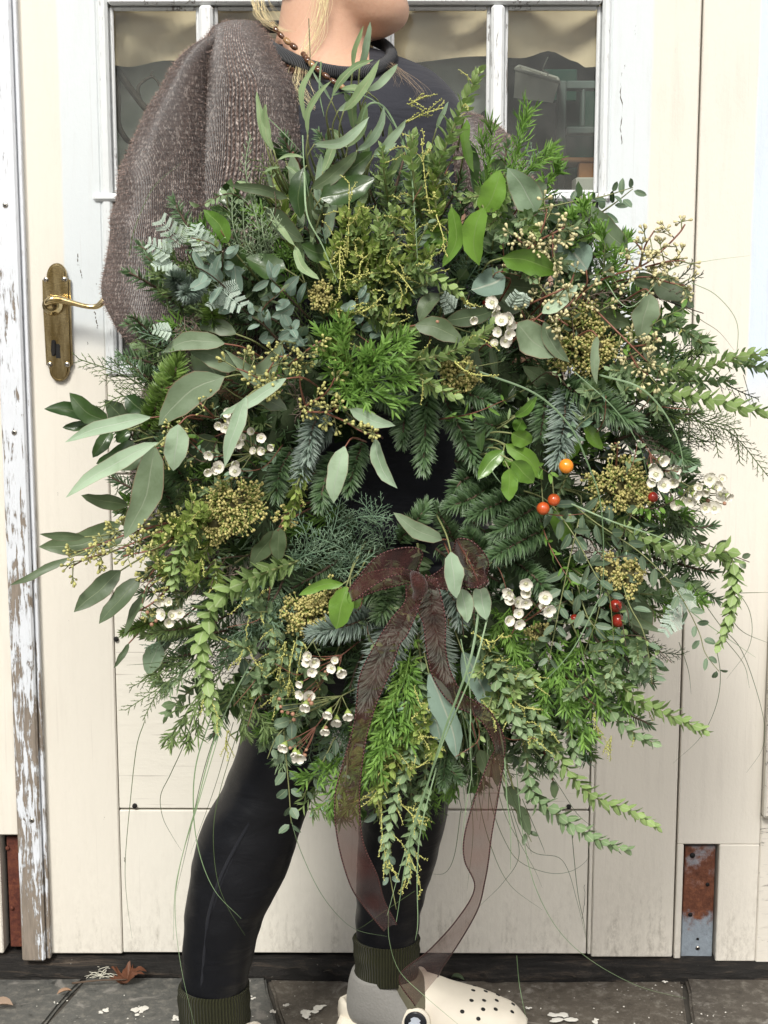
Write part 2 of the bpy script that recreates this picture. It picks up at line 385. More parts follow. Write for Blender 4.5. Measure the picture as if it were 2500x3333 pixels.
def glassmat():
    g = NT('old_window_glass'); fr = g.node('ShaderNodeLayerWeight'); fr.inputs[0].default_value = 0.5
    nz = g.noise(g.coord('Object', (1, 1, .6)), 5.5, 2); g.l.new(g.bump(nz, 0.25, 0.02), fr.inputs['Normal'])
    tr = g.node('ShaderNodeBsdfTransparent'); tr.inputs[0].default_value = (0.90, 0.93, 0.91, 1)
    gl = g.node('ShaderNodeBsdfGlossy'); gl.inputs['Roughness'].default_value = 0.015; g.l.new(g.bump(nz, 0.25, 0.02), gl.inputs['Normal'])
    df = g.node('ShaderNodeBsdfDiffuse'); df.inputs[0].default_value = (0.55, 0.53, 0.48, 1)
    m1 = g.node('ShaderNodeMixShader'); g.l.new(g.math('MULTIPLY_ADD', g.math('POWER', fr.outputs[1], 4.0), 0.9, 0.035, clamp=True), m1.inputs[0]); g.l.new(tr.outputs[0], m1.inputs[1]); g.l.new(gl.outputs[0], m1.inputs[2])
    m2 = g.node('ShaderNodeMixShader'); g.l.new(g.math('MULTIPLY_ADD', g.ramp(g.noise(g.coord('Object'), 14, 5, .7), [(0.4, 0), (0.75, 1)]), 0.05, 0.008), m2.inputs[0])
    g.l.new(m1.outputs[0], m2.inputs[1]); g.l.new(df.outputs[0], m2.inputs[2]); return g.done(m2.outputs[0])
m_glass = glassmat()
def brassmat():
    g = NT('tarnished_brass'); co = g.coord('Object'); n = g.noise(g.coord('Object', (3, 3, .6)), 28, 5, .65); n2 = g.noise(co, 300, 3)
    c = g.mix(g.ramp(n, [(0.35, 0), (0.65, 1)]), (0.40, 0.29, 0.12), (0.74, 0.60, 0.34))
    return g.done(g.pbsdf(c, g.math('MULTIPLY_ADD', n, 0.20, 0.06), g.bump(g.math('ADD', n2, n), 0.10, 0.001), metal=1.0))
m_brass = brassmat()
m_screw = plain('steel_screw_head', (0.55, 0.52, 0.46), 0.3, 0.2, 200, metal=1.0)
m_black = plain('black_void', (0.006, 0.006, 0.006), 0.7, 0.2)

# ------------------------------------------------------------------ ground
gm = MB(); a = [gm.vert(Vector(p)) for p in ((-60, -60, -0.009), (60, -60, -0.009), (60, 60, -0.009), (-60, 60, -0.009))]; gm.face(tuple(a))
ground = gm.build('ground', m_soil); ground['kind'] = 'structure'; ground['label'] = 'dark damp soil under and between the paving slabs'
pave = empty('pavement'); pave['kind'] = 'structure'; pave['label'] = 'worn grey and brown stone slab pavement'
def slab(poly, mat, h=0.0):
    bm = bmesh.new(); vs_ = []
    n = len(poly)
    for i in range(n):
        a_, b_ = Vector((*poly[i], 0)), Vector((*poly[(i + 1) % n], 0))
        L = (b_ - a_).length; k = max(2, int(L / 0.045))
        dn = Vector((-(b_ - a_).y, (b_ - a_).x, 0)).normalized()
        for q in range(k):
            p = a_ + (b_ - a_) * (q / k)
            if q: p += dn * (noise.noise(p * 14) * 0.005 + 0.003)
            vs_.append(bm.verts.new((p.x, p.y, h)))
    f = bm.faces.new(vs_); bmesh.ops.recalc_face_normals(bm, faces=[f])
    if f.normal.z < 0: f.normal_flip()
    r = bmesh.ops.extrude_face_region(bm, geom=[f])
    for g_ in r['geom']:
        if isinstance(g_, bmesh.types.BMVert): g_.co.z += 0.0
    for v in vs_: v.co.z = -0.05
    bmesh.ops.recalc_face_normals(bm, faces=bm.faces)
    top = [e for e in bm.edges if all(abs(v.co.z - h) < 1e-6 for v in e.verts)]
    bmesh.ops.bevel(bm, geom=top, offset=0.004, segments=2, affect='EDGES')
    me = bpy.data.meshes.new('slab'); bm.to_mesh(me); bm.free(); me.materials.append(mat)
    link('slab', me, pave)
def gpt(px, py):
    d = _rot @ Vector(((px - 1250.0) / FPX, -(py - 1666.5) / FPX, -1.0)); q = CAM + d * (-CAM.z / d.z); return q.x, q.y
G_ = 0.002
j1a, j1b = gpt(285, 3172), gpt(148, 3345); j2a, j2b = gpt(868, 3176), gpt(915, 3345); j3a, j3b = gpt(2225, 3176), gpt(2248, 3345)
def ext(a_, b_, y): t_ = (y - a_[1]) / (b_[1] - a_[1]); return a_[0] + (b_[0] - a_[0]) * t_
yA, yB = -0.012, -0.62
joints = [(-1.45, -1.40), (-1.02, -1.05), (ext(j1a, j1b, yA), ext(j1a, j1b, yA) - 0.12), (ext(j2a, j2b, yA), ext(j2a, j2b, yB)), (ext(j3a, j3b, yA), ext(j3a, j3b, yB)), (1.0, 1.03), (1.6, 1.55)]
for i in range(len(joints) - 1):
    (a0, a1), (b0, b1) = joints[i], joints[i + 1]
    slab([(a1 + G_, yB), (b1 - G_, yB), (b0 - G_, yA), (a0 + G_, yA)], m_stone[(0, 0, 0, 1, 2, 1)[i]], h=(0.0, -0.002, 0.001, -0.003, 0.002, 0.0)[i])
for rrow in range(4):  # outer rows out of view, made pale for upward bounce light
    y1 = yB - 0.012 - rrow * 0.55; y0 = y1 - 0.535; x = -2.0 + 0.2 * rrow
    while x < 2.0:
        w_ = 0.5 + 0.3 * rnd.random(); slab([(x, y0), (x + w_, y0), (x + w_, y1), (x, y1)], m_conc, h=U(-.003, .003)); x += w_ + 0.012

# ------------------------------------------------------------------ wall and doors
DB = Z(3108)                       # foot of the boards
TOP = 2.15
xt0, xt1 = X(62, 2600), X(138, 2600)          # trim post
xs = X(2207, 2600)                            # seam between the two doors
door = empty('garage_door', 'cream and white wooden door with glazed panes and a brass lever handle', 'door')
def dbox(name, x0, x1, y0, y1, z0, z1, mat, parent=door, **k): return box(name, x0, x1, y0, y1, z0, z1, mat, parent, **k)
xw0, xw1 = X(322, 400), X(1985, 400)          # glazed opening
xp0, xp1 = X(366, 2200), X(1923, 2500)        # panels
zw0, zw1 = Z(1225), Z(14)
dbox('stile', xt1 - 0.02, xw0, 0.0, 0.045, DB, TOP, m_stile)
dbox('stile', xw1, xs - 0.0015, 0.0, 0.045, DB - 0.003, TOP, m_rstile)
zr = Z(1545); zj = Z(2638)
dbox('rail', xw0 + 0.0005, xw1 - 0.0005, 0.0025, 0.043, zr + .001, zw0, m_panel2)
dbox('panel', xw0 + 0.0012, xp1 - 0.0012, 0.0030, 0.043, zj + 0.0016, zr - 0.001, m_panel, bevel=0.0012)
dbox('panel', xw0 + 0.0012, xp1 - 0.0012, 0.0018, 0.043, DB + 0.002, zj - 0.0016, m_panel2, bevel=0.0012)
dbox('panel', xp1 + 0.0010, xw1 - 0.0005, 0.0022, 0.043, DB + 0.001, zr - 0.001, m_panel2, bevel=0.0012)
# glazing: sash surround, muntins, panes
def moulding(x0, x1, z0, z1, m=m_frame, yf=-0.004): dbox('glazing_bar', x0, x1, yf, 0.034, z0, z1, m, bevel=0.004)
zt = Z(640)                                        # bar under the upper row
z_top0, z_top1 = Z(14), Z(-34)
cols = [(X(652, 300), X(697, 300)), (X(968, 300), X(1010, 300)), (X(1228, 300), X(1270, 300)), (X(1597, 300), X(1640, 300))]
dbox('sash_moulding', xw0, xw0 + 0.017, -0.002, 0.036, zw0, TOP - 0.1, m_sash, bevel=0.004)
dbox('sash_moulding', xw1 - 0.014, xw1, -0.002, 0.036, zw0, TOP - 0.1, m_sash, bevel=0.004)
dbox('sash_moulding', xw0 + .0175, xw1 - .0145, -0.003, 0.036, zw0, zw0 + 0.016, m_sash, bevel=0.004)
moulding(xw0 + .0175, xw1 - .0145, z_top0, z_top1)
moulding(xw0 - .012, xw1 + .006, zt - 0.007, zt + 0.005, yf=-0.006)
dbox('head_rail', xw0 + .0175, xw1 - .0145, 0.0, 0.045, TOP - 0.1, TOP, m_frame)
rows_ = [(zw0 + 0.0165, zt - 0.0075), (zt + 0.0055, z_top0 - 0.0005), (z_top1 + 0.0005, TOP - 0.1005)]
edges = [xw0 + .0175] + [e for c in cols for e in c] + [xw1 - .0145]
for ri, (za, zb) in enumerate(rows_):
    for c in cols: moulding(c[0], c[1], za, zb, yf=-0.003)
    for k in range(5):
        a_, b_ = edges[2 * k], edges[2 * k + 1]
        dbox('pane', a_ - 0.001, b_ + 0.001, 0.020, 0.0225, za - .001, zb + .001, m_glass, bevel=0)
        # putty bead round each pane
        for (p0, p1, q0, q1) in ((a_, a_ + .006, za, zb), (b_ - .006, b_, za, zb), (a_ + .0062, b_ - .0062, zb - .006, zb), (a_ + .0062, b_ - .0062, za, za + .005)):
            dbox('putty', p0, p1, 0.010, 0.0195, q0, q1, m_frame, bevel=0.002)
# nail and screw heads, knots
for (px, py, r) in ((378, 2081, 9), (438, 2624, 9), (1852, 2627, 9)):
    c = pix(px, py, 0.0); mb = MB(); mb.drop(c + Vector((0, 0.004, 0)), Vector((0, -1, 0)), 0.006, r * .00045, n=8, prof=((0, 1), (.7, 1), (1, .7))); mb.build('nail_head', m_dark, door)

# splits and chips in the paint
m_crack = plain('bare_wood_crack', (0.10, 0.085, 0.07), .9, .4, 200)
def crack(pts, r, parent=door, j=3):
    P = [pix(x + U(-j, j), y, 0.0005) for x, y in pts]; P = [p + Vector((U(-.0008, .0008), 0, 0)) for p in crom(P, 7)]
    mb = MB(); mb.tube(P, 1, radii=[r * U(.3, 1.2) for _ in P], n=4); mb.build('paint_crack', m_crack, parent)
crack([(2200,-40),(2199,100),(2197,248),(2190,400),(2180,527),(2172,640),(2165,740)], .0005)
crack([(2022,236),(2020,300),(2026,360),(2022,420),(2027,470)], .0011); crack([(2070,60),(2066,100),(2064,130)], .0006); crack([(2034,212),(2032,228)], .0010)
crack([(252,826),(256,850),(262,880),(266,905)], .0012); crack([(248,840),(255,868)], .0009); crack([(309,1015),(313,1040),(318,1068)], .0014); crack([(312,922),(318,926)], .0012); crack([(286,1112),(289,1120)], .001)
for _ in range(26):
    x, y = rnd.choice([(U(400, 1900), U(1650, 3080)), (U(180, 340), U(1500, 3080)), (U(1940, 2180), U(2300, 3080))]); crack([(x, y), (x + U(-4, 4), y + U(8, 22))], U(.0003, .0008), j=1)
for (x, y, l_) in ((2100,2560,220),(2060,2900,180),(2130,2440,150),(1990,2950,140),(2158,2480,120),(2040,3040,60),(1900,2880,110)): crack([(x, y), (x + 2, y + l_ * .5), (x - 3, y + l_)], .00035, j=2)
# brass lever handle
hnd = empty('handle', parent=door)
def hp(px, py, Y): p = pix(px, py, Y); return (p.x, p.z)
out = []
y0_, y1_ = 905, 1197
for k in range(13):
    t_ = math.pi * k / 12; out.append((184 - 33 * math.cos(t_), 900 - 44 * math.sin(t_)))
out += [(219, 907), (228, 911), (230, 1000), (233, 1100), (236, 1187), (229, 1193), (226, 1200)]
for k in range(13):
    t_ = math.pi * k / 12; out.append((193 + 33 * math.cos(t_), 1202 + 40 * math.sin(t_)))
out += [(158, 1193), (150, 1188), (145, 1100), (139, 1000), (137, 911), (147, 907)]
prism('back_plate', [hp(x, y, -0.008) for x, y in out], -0.0005, -0.010, m_brass, hnd, bevel=0.0035, seg=3)
for (x, y) in ((151, 910), (210, 909), (163, 1186), (219, 1186)):
    mb = MB(); c = pix(x, y, -0.009); mb.drop(c, Vector((0, -1, 0)), 0.003, 0.0042, n=12, prof=((0, 1), (.5, 1), (1, .75)), m=0)
    a_ = U(0, 3); d_ = Vector((math.cos(a_), 0, math.sin(a_))); q_ = Vector((-d_.z, 0, d_.x)); o_ = c + Vector((0, -0.0033, 0))
    mb.face(tuple(mb.vert(o_ + d_ * s_ * 0.0036 + q_ * u_ * 0.0006) for s_, u_ in ((-1, -1), (1, -1), (1, 1), (-1, 1))), 1)
    mb.build('screw', [m_screw, m_black], hnd)
mb = MB()
LP = [(150, 992, .050), (153, 984, .052), (165, 977, .053), (185, 974, .052), (210, 979, .050), (240, 987, .050), (270, 995, .050), (297, 999, .050), (318, 996, .050), (332, 985, .050), (342, 975, .049), (352, 972, .047)]
LR = [5, 11, 14, 14, 12, 9.5, 8.5, 8.5, 10, 11.5, 11, 5]
pts = crom([pix(x, y, -Y) for x, y, Y in LP], 4); rr = crom([Vector((r, 0, 0)) for r in LR], 4)
mb.tube(pts, 1, radii=[v.x * 0.00043 for v in rr], n=14)
mb.build('lever', m_brass, hnd)
mb = MB(); c0 = pix(172, 994, -0.009); c1 = pix(166, 990, -0.045); mb.tube([c0, c0.lerp(c1, .3), c0.lerp(c1, .35), c1], 1, radii=[.016, .015, .011, .010], n=18); mb.build('lever_boss', m_brass, hnd)
kh = []
for k in range(13): t_ = math.pi * (-0.18 + 1.36 * k / 12); kh.append((187 + 9 * math.cos(t_), 1128 - 9 * math.sin(t_)))
kh += [(183 - 1, 1166), (197, 1166)]
prism('keyhole', [hp(x, y, -0.0106) for x, y in kh], -0.0095, -0.0108, m_black, hnd)
prism('keyhole_cover', [hp(x, y, -0.012) for x, y in ((168, 1108), (176, 1106), (181, 1112), (181, 1150), (177, 1160), (169, 1158), (166, 1140))], -0.0098, -0.0135, m_dark, hnd, bevel=0.001)

# trim post
trim = box('door_post', xt0, xt1, -0.020, 0.04, Z(3116), TOP, m_trim, bevel=0.003)
tag(trim, 'narrow vertical post with flaking white paint beside the brass handled door', 'post')
strip = box('edge_strip', xt1 + .0005, xt1 + 0.0065, -0.011, 0.035, Z(3114), TOP, m_trim, trim, bevel=0.001)
for (px, py) in ((18, 668), (47, 1408), (104, 2670)):
    mb = MB(); c = pix(px, py, -0.0195); mb.drop(c, Vector((0, -1, 0)), 0.002, 0.0042, n=12, prof=((0, 1), (.6, 1), (1, .7)))
    for a_ in (0.6, 0.6 + math.pi / 2):
        d_ = Vector((math.cos(a_), 0, math.sin(a_))); q_ = Vector((-d_.z, 0, d_.x)); o_ = c + Vector((0, -0.0023 - .0001 * a_, 0))
        mb.face(tuple(mb.vert(o_ + d_ * s_ * 0.0026 + q_ * u_ * 0.0006) for s_, u_ in ((-1, -1), (1, -1), (1, 1), (-1, 1))), 1)
    mb.build('screw', [m_screw, m_black], trim)

# neighbouring leaf on the left with a rusted strap in a cut-out
lw = empty('left_wall', 'cream painted boarding with a rusted steel strap set in its foot', 'wall')
zc = Z(2722)
box('board', -1.9, xt0 - .001, 0.0, 0.045, zc, TOP, m_left, lw)
box('board', -1.9, X(8, 3000), 0.0, 0.045, DB, zc - 0.0005, m_left, lw)
box('recess', X(8, 3000), xt0 - .001, 0.036, 0.045, DB - .01, zc - 0.0005, m_dark, lw, bevel=0)
box('steel_strap', X(20, 2900), xt1 - 0.01, 0.014, 0.022, Z(3098), Z(2738), m_rust2, lw, bevel=0.001)
for (px, py, r) in ((40, 2955, 8), (25, 2760, 8)):
    mb = MB(); c = pix(px, py, 0.0138); mb.drop(c, Vector((0, -1, 0)), 0.003, r * .00045, n=10, prof=((0, 1), (.6, 1), (1, .6))); mb.build('bolt', m_rust2, lw)

# neighbouring leaf on the right with the strap recess
rw = empty('right_door', 'cream boarded door leaf with pale blue upper edge and rusty strap in its foot', 'door')
xr0, xr1 = X(2222, 2900), X(2337, 2900); xb1 = X(2483, 2500); zc2 = Z(2746)
DB2 = Z(3126)
box('board', xs + 0.0015, xb1, 0.0005, 0.045, zc2, TOP, m_right, rw, bevel=0.0015)
box('board', xs + 0.0015, xr0, 0.0008, 0.045, DB2 + .004, zc2 - 0.0004, m_right, rw, bevel=0.0015)
box('board', xr1, xb1, 0.0003, 0.045, DB2, zc2 - 0.0004, m_right, rw, bevel=0.0015)
box('recess', xr0, xr1, 0.038, 0.045, DB2 - .01, zc2, m_dark, rw, bevel=0)
ps = prism('steel_strap', [(X(2232, 2900), Z(2762)), (X(2330, 2900), Z(2760)), (X(2330, 2900), Z(3122)), (X(2228, 2900), Z(3122))], 0.022, 0.012, m_rust, rw, bevel=0.001)
for (px, py, r, m) in ((2254, 2784, 10, 0), (2303, 2879, 7, 0), (2247, 2977, 8, 0), (2271, 3056, 5, 0), (2271, 3086, 8, 1), (2271, 3086, 4, 0)):
    mb = MB(); c = pix(px, py, 0.0119 - .0008 * (1 - m)); mb.drop(c, Vector((0, -1, 0)), 0.0006, r * .00045, n=12, prof=((0, 1), (1, 1))); mb.build('bolt_hole', m_black if m == 0 else m_screw, rw)
zl2 = Z(2652)
box('ledge_board', xb1 + .001, 1.9, -0.016, 0.04, zl2, Z(1640), m_ledge, rw, bevel=0.003)
box('board', xb1 + .001, 1.9, 0.001, 0.045, Z(1640) + .001, TOP, m_right, rw)
box('board', xb1 + .001, 1.9, 0.002, 0.045, DB2 - .003, zl2 - .001, m_ledge, rw)

# rotten sill under the doors
bm = bmesh.new()
nx = 420
zs0, zs1 = -0.05, DB - 0.004
prev = None
for i in range(nx + 1):
    x = -1.9 + 3.8 * i / nx
    n1 = noise.noise(Vector((x * 9, 0, 0))) * 1.6; n2 = noise.noise(Vector((x * 34, 3, 0))) * 1.8
    sec = [(0.06, zs1), (0.012, zs1 - .002 + n2 * .002), (0.000 + n2 * .003, zs1 - .008), (-0.010 + n1 * .006, zs1 * .45 + n2 * .004), (-0.014 + n1 * .008 + n2 * .004, 0.004), (-0.016, zs0)]
    ring = [bm.verts.new((x, y, z)) for y, z in sec]
    if prev:
        for a_, b_, c_, d_ in zip(prev, prev[1:], ring[1:], ring): bm.faces.new((a_, d_, c_, b_))
    prev = ring
bmesh.ops.recalc_face_normals(bm, faces=bm.faces)
me = bpy.data.meshes.new('sill'); bm.to_mesh(me); bm.free(); me.materials.append(m_sill)
sill = link('timber_sill', me); sill['kind'] = 'structure'; sill['label'] = 'black rotten timber sill along the foot of the doors'

# ------------------------------------------------------------------ what stands inside behind the panes
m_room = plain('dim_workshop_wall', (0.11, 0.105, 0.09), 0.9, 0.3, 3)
m_paper = plain('tan_paper_blind', (0.74, 0.57, 0.40), 0.8, 0.12, 6, bump=0.3)
m_reflection = plain('grey_reflection_sheet', (0.62, 0.62, 0.57), 0.5, 0.35, 7, bump=0.4)  # grey colour stands in for soft reflections in the glass
m_bark = plain('dry_branch_bark', (0.06, 0.045, 0.034), 0.8, 0.4, 60, bump=0.7)
m_tub = plain('white_plastic_tub', (0.66, 0.62, 0.56), 0.5, 0.15, 20)
m_greyframe = plain('grey_green_cabinet', (0.20, 0.24, 0.225), 0.6, 0.3, 12)
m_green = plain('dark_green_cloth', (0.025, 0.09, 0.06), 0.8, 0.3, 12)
m_pine = plain('orange_pine_wood', (0.55, 0.25, 0.11), 0.6, 0.25, 30)
room = empty('room'); room['kind'] = 'structure'; room['label'] = 'dim workshop room behind the glazed door'
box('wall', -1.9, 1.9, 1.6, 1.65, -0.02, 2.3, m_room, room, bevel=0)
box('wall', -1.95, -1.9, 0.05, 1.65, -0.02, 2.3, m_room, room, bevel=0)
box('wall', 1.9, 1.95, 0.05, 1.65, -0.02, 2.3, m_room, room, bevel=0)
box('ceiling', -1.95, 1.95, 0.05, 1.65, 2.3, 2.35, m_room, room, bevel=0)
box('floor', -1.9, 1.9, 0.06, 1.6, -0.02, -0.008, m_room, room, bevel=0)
mb = MB(); nx = 70; nz = 8; grid = []
for i in range(nx + 1):
    px = 315 + (2000 - 315) * i / nx
    low = 195 + 12 * math.sin(px * .011) + (-38 * math.exp(-((px - 1790) / 60) ** 2) if px > 1600 else 0) + (15 if px > 1900 else 0) + (35 * math.exp(-((px - 420) / 90) ** 2))
    col_ = []
    for j in range(nz + 1):
        py = -160 + (low + 160) * j / nz
        Yb = 0.060 + 0.014 * math.sin(px * .02 + j * .5) + 0.012 * noise.noise(Vector((px * .01, j * .6, 0)))
        col_.append(mb.vert(pix(px, py, Yb)))
    grid.append(col_)
for i in range(nx):
    for j in range(nz): mb.face((grid[i][j], grid[i + 1][j], grid[i + 1][j + 1], grid[i][j + 1]))
tag(mb.build('paper_blind', m_paper), 'tan paper blind with a wavy lower edge behind the upper panes', 'blind')
mb = MB(); grid = []  # added sheet imitating the grey reflection in the left pane
for i in range(21):
    px = 300 + 440 * i / 20; col_ = []
    for j in range(13):
        py = 200 + 470 * j / 12; col_.append(mb.vert(pix(px, py, 0.125 + 0.025 * noise.noise(Vector((px * .012, py * .008, 2))))))
    grid.append(col_)
for i in range(20):
    for j in range(12): mb.face((grid[i][j], grid[i + 1][j], grid[i + 1][j + 1], grid[i][j + 1]))
tag(mb.build('reflection_sheet', m_reflection), 'added grey sheet standing in for the reflection in the pane beside the knitted sleeve', 'sheet')
mb = MB(); grid = []  # second added sheet, a painted reflection for the middle pane
for i in range(15):
    px = 1230 + 390 * i / 14; col_ = []
    for j in range(9):
        py = 185 + 150 * j / 8 + 40 * math.sin(i * .7) * (j / 8); col_.append(mb.vert(pix(px, py, 0.13 + 0.03 * noise.noise(Vector((px * .015, py * .012, 7))))))
    grid.append(col_)
for i in range(14):
    for j in range(8): mb.face((grid[i][j], grid[i + 1][j], grid[i + 1][j + 1], grid[i][j + 1]))
tag(mb.build('reflection_sheet', m_reflection), 'added grey sheet standing in for the reflection in the pane under the chin', 'sheet')
mb = MB()
mb.tube(crom([pix(x, y, .07) for x, y in ((362, 205), (376, 250), (383, 330), (384, 400), (405, 445), (430, 470))], 4), .0065, .004, 7)
mb.tube(crom([pix(x, y, .07) for x, y in ((366, 205), (400, 255), (440, 310), (475, 355), (510, 390))], 4), .006, .005, 7)
mb.tube(crom([pix(x, y, .07) for x, y in ((455, 320), (450, 285), (470, 262), (495, 250), (510, 262), (520, 280))], 4), .003, .0018, 6)
mb.tube(crom([pix(x, y, .07) for x, y in ((495, 250), (492, 238), (500, 232))], 3), .002, .001, 5)
tag(mb.build('twisted_branch', m_bark), 'bare twisted branch hanging behind the pane beside the knitted sleeve', 'branch')
tub = empty('hanging_tub', 'white open tub hanging on a wire behind the pane nearest the cream boards', 'tub')
mb = MB()
T8 = [pix(*p) for p in ((1678, 225, .20), (1820, 268, .20), (1800, 335, .20), (1672, 318, .20), (1690, 215, .32), (1815, 255, .32), (1796, 322, .32), (1684, 306, .32))]
ii = [mb.vert(p) for p in T8]
for f in ((0, 1, 2, 3), (5, 4, 7, 6), (4, 0, 3, 7), (1, 5, 6, 2), (3, 2, 6, 7)): mb.face(tuple(ii[k] for k in f))
mb.build('tub_wall', m_tub, tub, smooth=False)
mb = MB(); mb.tube([T8[0], T8[1], T8[5], T8[4], T8[0]], .003, .003, 5); mb.build('rim', m_tub, tub)
mb = MB(); mb.tube(crom([pix(x, y, .24) for x, y in ((1760, 238), (1770, 250), (1785, 240), (1768, 228), (1775, 205), (1785, 185))], 4), .0012, .0012, 5); mb.build('hook', m_screw, tub)
def ipx(name, x0, x1, y0, y1, Y, dep, mat, parent): 
    a_, b_ = pix(x0, y1, Y), pix(x1, y0, Y); return box(name, a_.x, b_.x, Y, Y + dep, a_.z, b_.z, mat, parent, bevel=0.002)
cab = empty('glazed_cabinet', 'grey green cabinet with glazed doors standing inside behind the panes', 'cabinet')
for (x0, x1, y0, y1, dep) in ((1812, 1845, 262, 640, .03), (1955, 1990, 262, 640, .03), (1845, 1955, 262, 290, .028), (1845, 1955, 412, 436, .028), (1893, 1906, 290, 412, .02)): ipx('frame', x0, x1, y0, y1, 0.30, dep, m_greyframe, cab)
ipx('back_panel', 1812, 1990, 262, 700, 0.40, .02, m_green, cab)
bench = empty('pine_stool', 'orange pine stool inside behind the lower part of a pane', 'stool')
ipx('seat', 1770, 1946, 512, 526, 0.22, .12, m_pine, bench); ipx('leg', 1884, 1944, 527, 590, 0.225, .03, m_pine, bench)
pb = ipx('paper_block', 1874, 1975, 577, 640, 0.18, .06, m_tub, None); tag(pb, 'pale block on the inner ledge in the corner of the pane', 'block')
cl = ipx('dark_cloth', 1765, 1880, 225, 330, 0.36, .02, m_green, None); tag(cl, 'dark green cloth hanging behind the white tub', 'cloth')
# ------------------------------------------------------------------ the person
def skinmat():
    g = NT('skin'); co = g.coord('Object'); n = g.noise(co, 9, 4); n2 = g.noise(co, 230, 5, .7)
    c = g.mix(n, (0.56, 0.33, 0.22), (0.66, 0.42, 0.30))
    c = g.mix(g.math('MULTIPLY', g.ramp(n2, [(0.45, 0), (0.7, 1)]), .22), c, (0.50, 0.25, 0.17))
    return g.done(g.pbsdf(c, 0.5, g.bump(n2, 0.35, 0.0015), spec=0.3, **{'Subsurface Weight': 0.12, 'Subsurface Radius': (0.02, 0.008, 0.004), 'Subsurface Scale': 0.3}))
m_skin = skinmat()
def knitmat():
    g = NT('marled_brown_knit'); uv = g.node('ShaderNodeUVMap').outputs[0]
    wv = g.noise(g.coord('Object'), 7, 2)
    q = g.xyz(uv)
    u = g.math('ADD', q[0], g.math('MULTIPLY', g.math('SUBTRACT', wv, .5), 1.6)); v = q[1]
    x = g.math('FRACT', u); tri = g.math('ABSOLUTE', g.math('SUBTRACT', x, 0.5))      # 0 middle .. .5 edge
    ph = g.math('FRACT', g.math('SUBTRACT', v, g.math('MULTIPLY', tri, -1.5)))
    strand = g.math('SINE', g.math('MULTIPLY', ph, math.pi))
    col_h = g.math('SINE', g.math('MULTIPLY', g.math('FRACT', g.math('MULTIPLY', u, 2.0)), math.pi))
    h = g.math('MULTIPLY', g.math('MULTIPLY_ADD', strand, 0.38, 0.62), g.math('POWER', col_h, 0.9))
    co = g.coord('Object'); fl = g.noise(g.coord('Object', (1, 1, .55)), 300, 3, .7); fl2 = g.noise(co, 110, 4, .75); big = g.noise(co, 5, 4)
    base = g.mix(g.ramp(fl2, [(0.3, 0), (0.7, 1)]), (0.046, 0.027, 0.022), (0.23, 0.158, 0.13))
    base = g.mix(g.ramp(big, [(0.35, 0), (0.7, .5)]), base, (0.24, 0.17, 0.145))
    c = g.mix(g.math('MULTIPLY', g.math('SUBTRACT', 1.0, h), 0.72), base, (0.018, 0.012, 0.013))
    c = g.mix(g.math('MULTIPLY', g.ramp(fl, [(0.52, 0), (0.62, .95)]), g.ramp(h, [(0.25, 0), (0.6, 1)])), c, (0.55, 0.46, 0.41))
    hh = g.math('ADD', h, g.math('MULTIPLY', fl, .6))
    return g.done(g.pbsdf(c, 0.95, g.bump(hh, 1.0, 0.004), spec=0.1, sheen=0.35))
m_knit = knitmat()
m_fuzz = plain('brown_wool_fuzz', (0.27, 0.20, 0.172), 0.95, 0.4, 90, spec=0.05, tinted=True)
def clothmat(name, a, b, scale=700, rough=0.9, sheen=0.2, bump=0.25, ribs=0.0, creases=0.0):
    g = NT(name); co = g.coord('Object'); n = g.noise(co, scale, 2); n2 = g.noise(co, 6, 4)
    c = g.mix(g.math('ADD', g.math('MULTIPLY', n, .5), g.math('MULTIPLY', n2, .5)), a, b); h = n
    if ribs:
        uv = g.node('ShaderNodeUVMap').outputs[0]; q = g.xyz(uv)
        w = g.math('SINE', g.math('MULTIPLY', q[1] if ribs > 0 else q[0], abs(ribs)))
        h = g.math('ADD', g.math('MULTIPLY', w, 1.5), n); c = g.mix(g.math('MULTIPLY', g.math('MULTIPLY_ADD', w, -.5, .5), .6), c, tuple(k * .3 for k in a))
    nm = g.bump(h, bump, 0.0015)
    if creases:
        fo = g.noise(g.coord('Object', (.55, .55, 1.9)), 17, 3, .5, .9); b2 = g.node('ShaderNodeBump'); b2.inputs['Strength'].default_value = creases; b2.inputs['Distance'].default_value = .02; g.l.new(fo, b2.inputs['Height']); g.l.new(nm, b2.inputs['Normal']); nm = b2.outputs[0]
    return g.done(g.pbsdf(c, rough, nm, spec=0.25 if creases else 0.2, sheen=sheen))
m_navy = clothmat('faded_navy_jersey', (0.020, 0.021, 0.027), (0.042, 0.043, 0.053), sheen=.08, creases=.3)
m_rib = clothmat('navy_ribbing', (0.022, 0.024, 0.030), (0.045, 0.048, 0.056), ribs=2600.0, bump=0.8)
m_legging = clothmat('black_leggings', (0.0024, 0.0027, 0.004), (0.006, 0.0066, 0.0092), 900, 0.45, 0.0, .15, creases=.13)
m_seam = clothmat('dark_grey_seam', (0.011, 0.012, 0.015), (0.02, 0.021, 0.026), 500, sheen=.02)
m_sock = clothmat('olive_wool_sock', (0.016, 0.018, 0.006), (0.048, 0.048, 0.020), 300, 1.0, 0.04, .8, ribs=-6.2832)
m_sockg = clothmat('grey_wool_sock', (0.17, 0.165, 0.15), (0.30, 0.295, 0.28), 300, 1.0, 0.05, .6)
m_socko = clothmat('faded_olive_sock', (0.09, 0.085, 0.055), (0.17, 0.16, 0.11), 300, 1.0, 0.05, .6)
m_clog = plain('cream_foam_rubber', (0.66, 0.61, 0.51), 0.55, 0.08, 30, spec=0.35, bump=0.08)
m_hair = plain('blonde_hair', (0.66, 0.51, 0.30), 0.4, 0.35, 200, tinted=True)
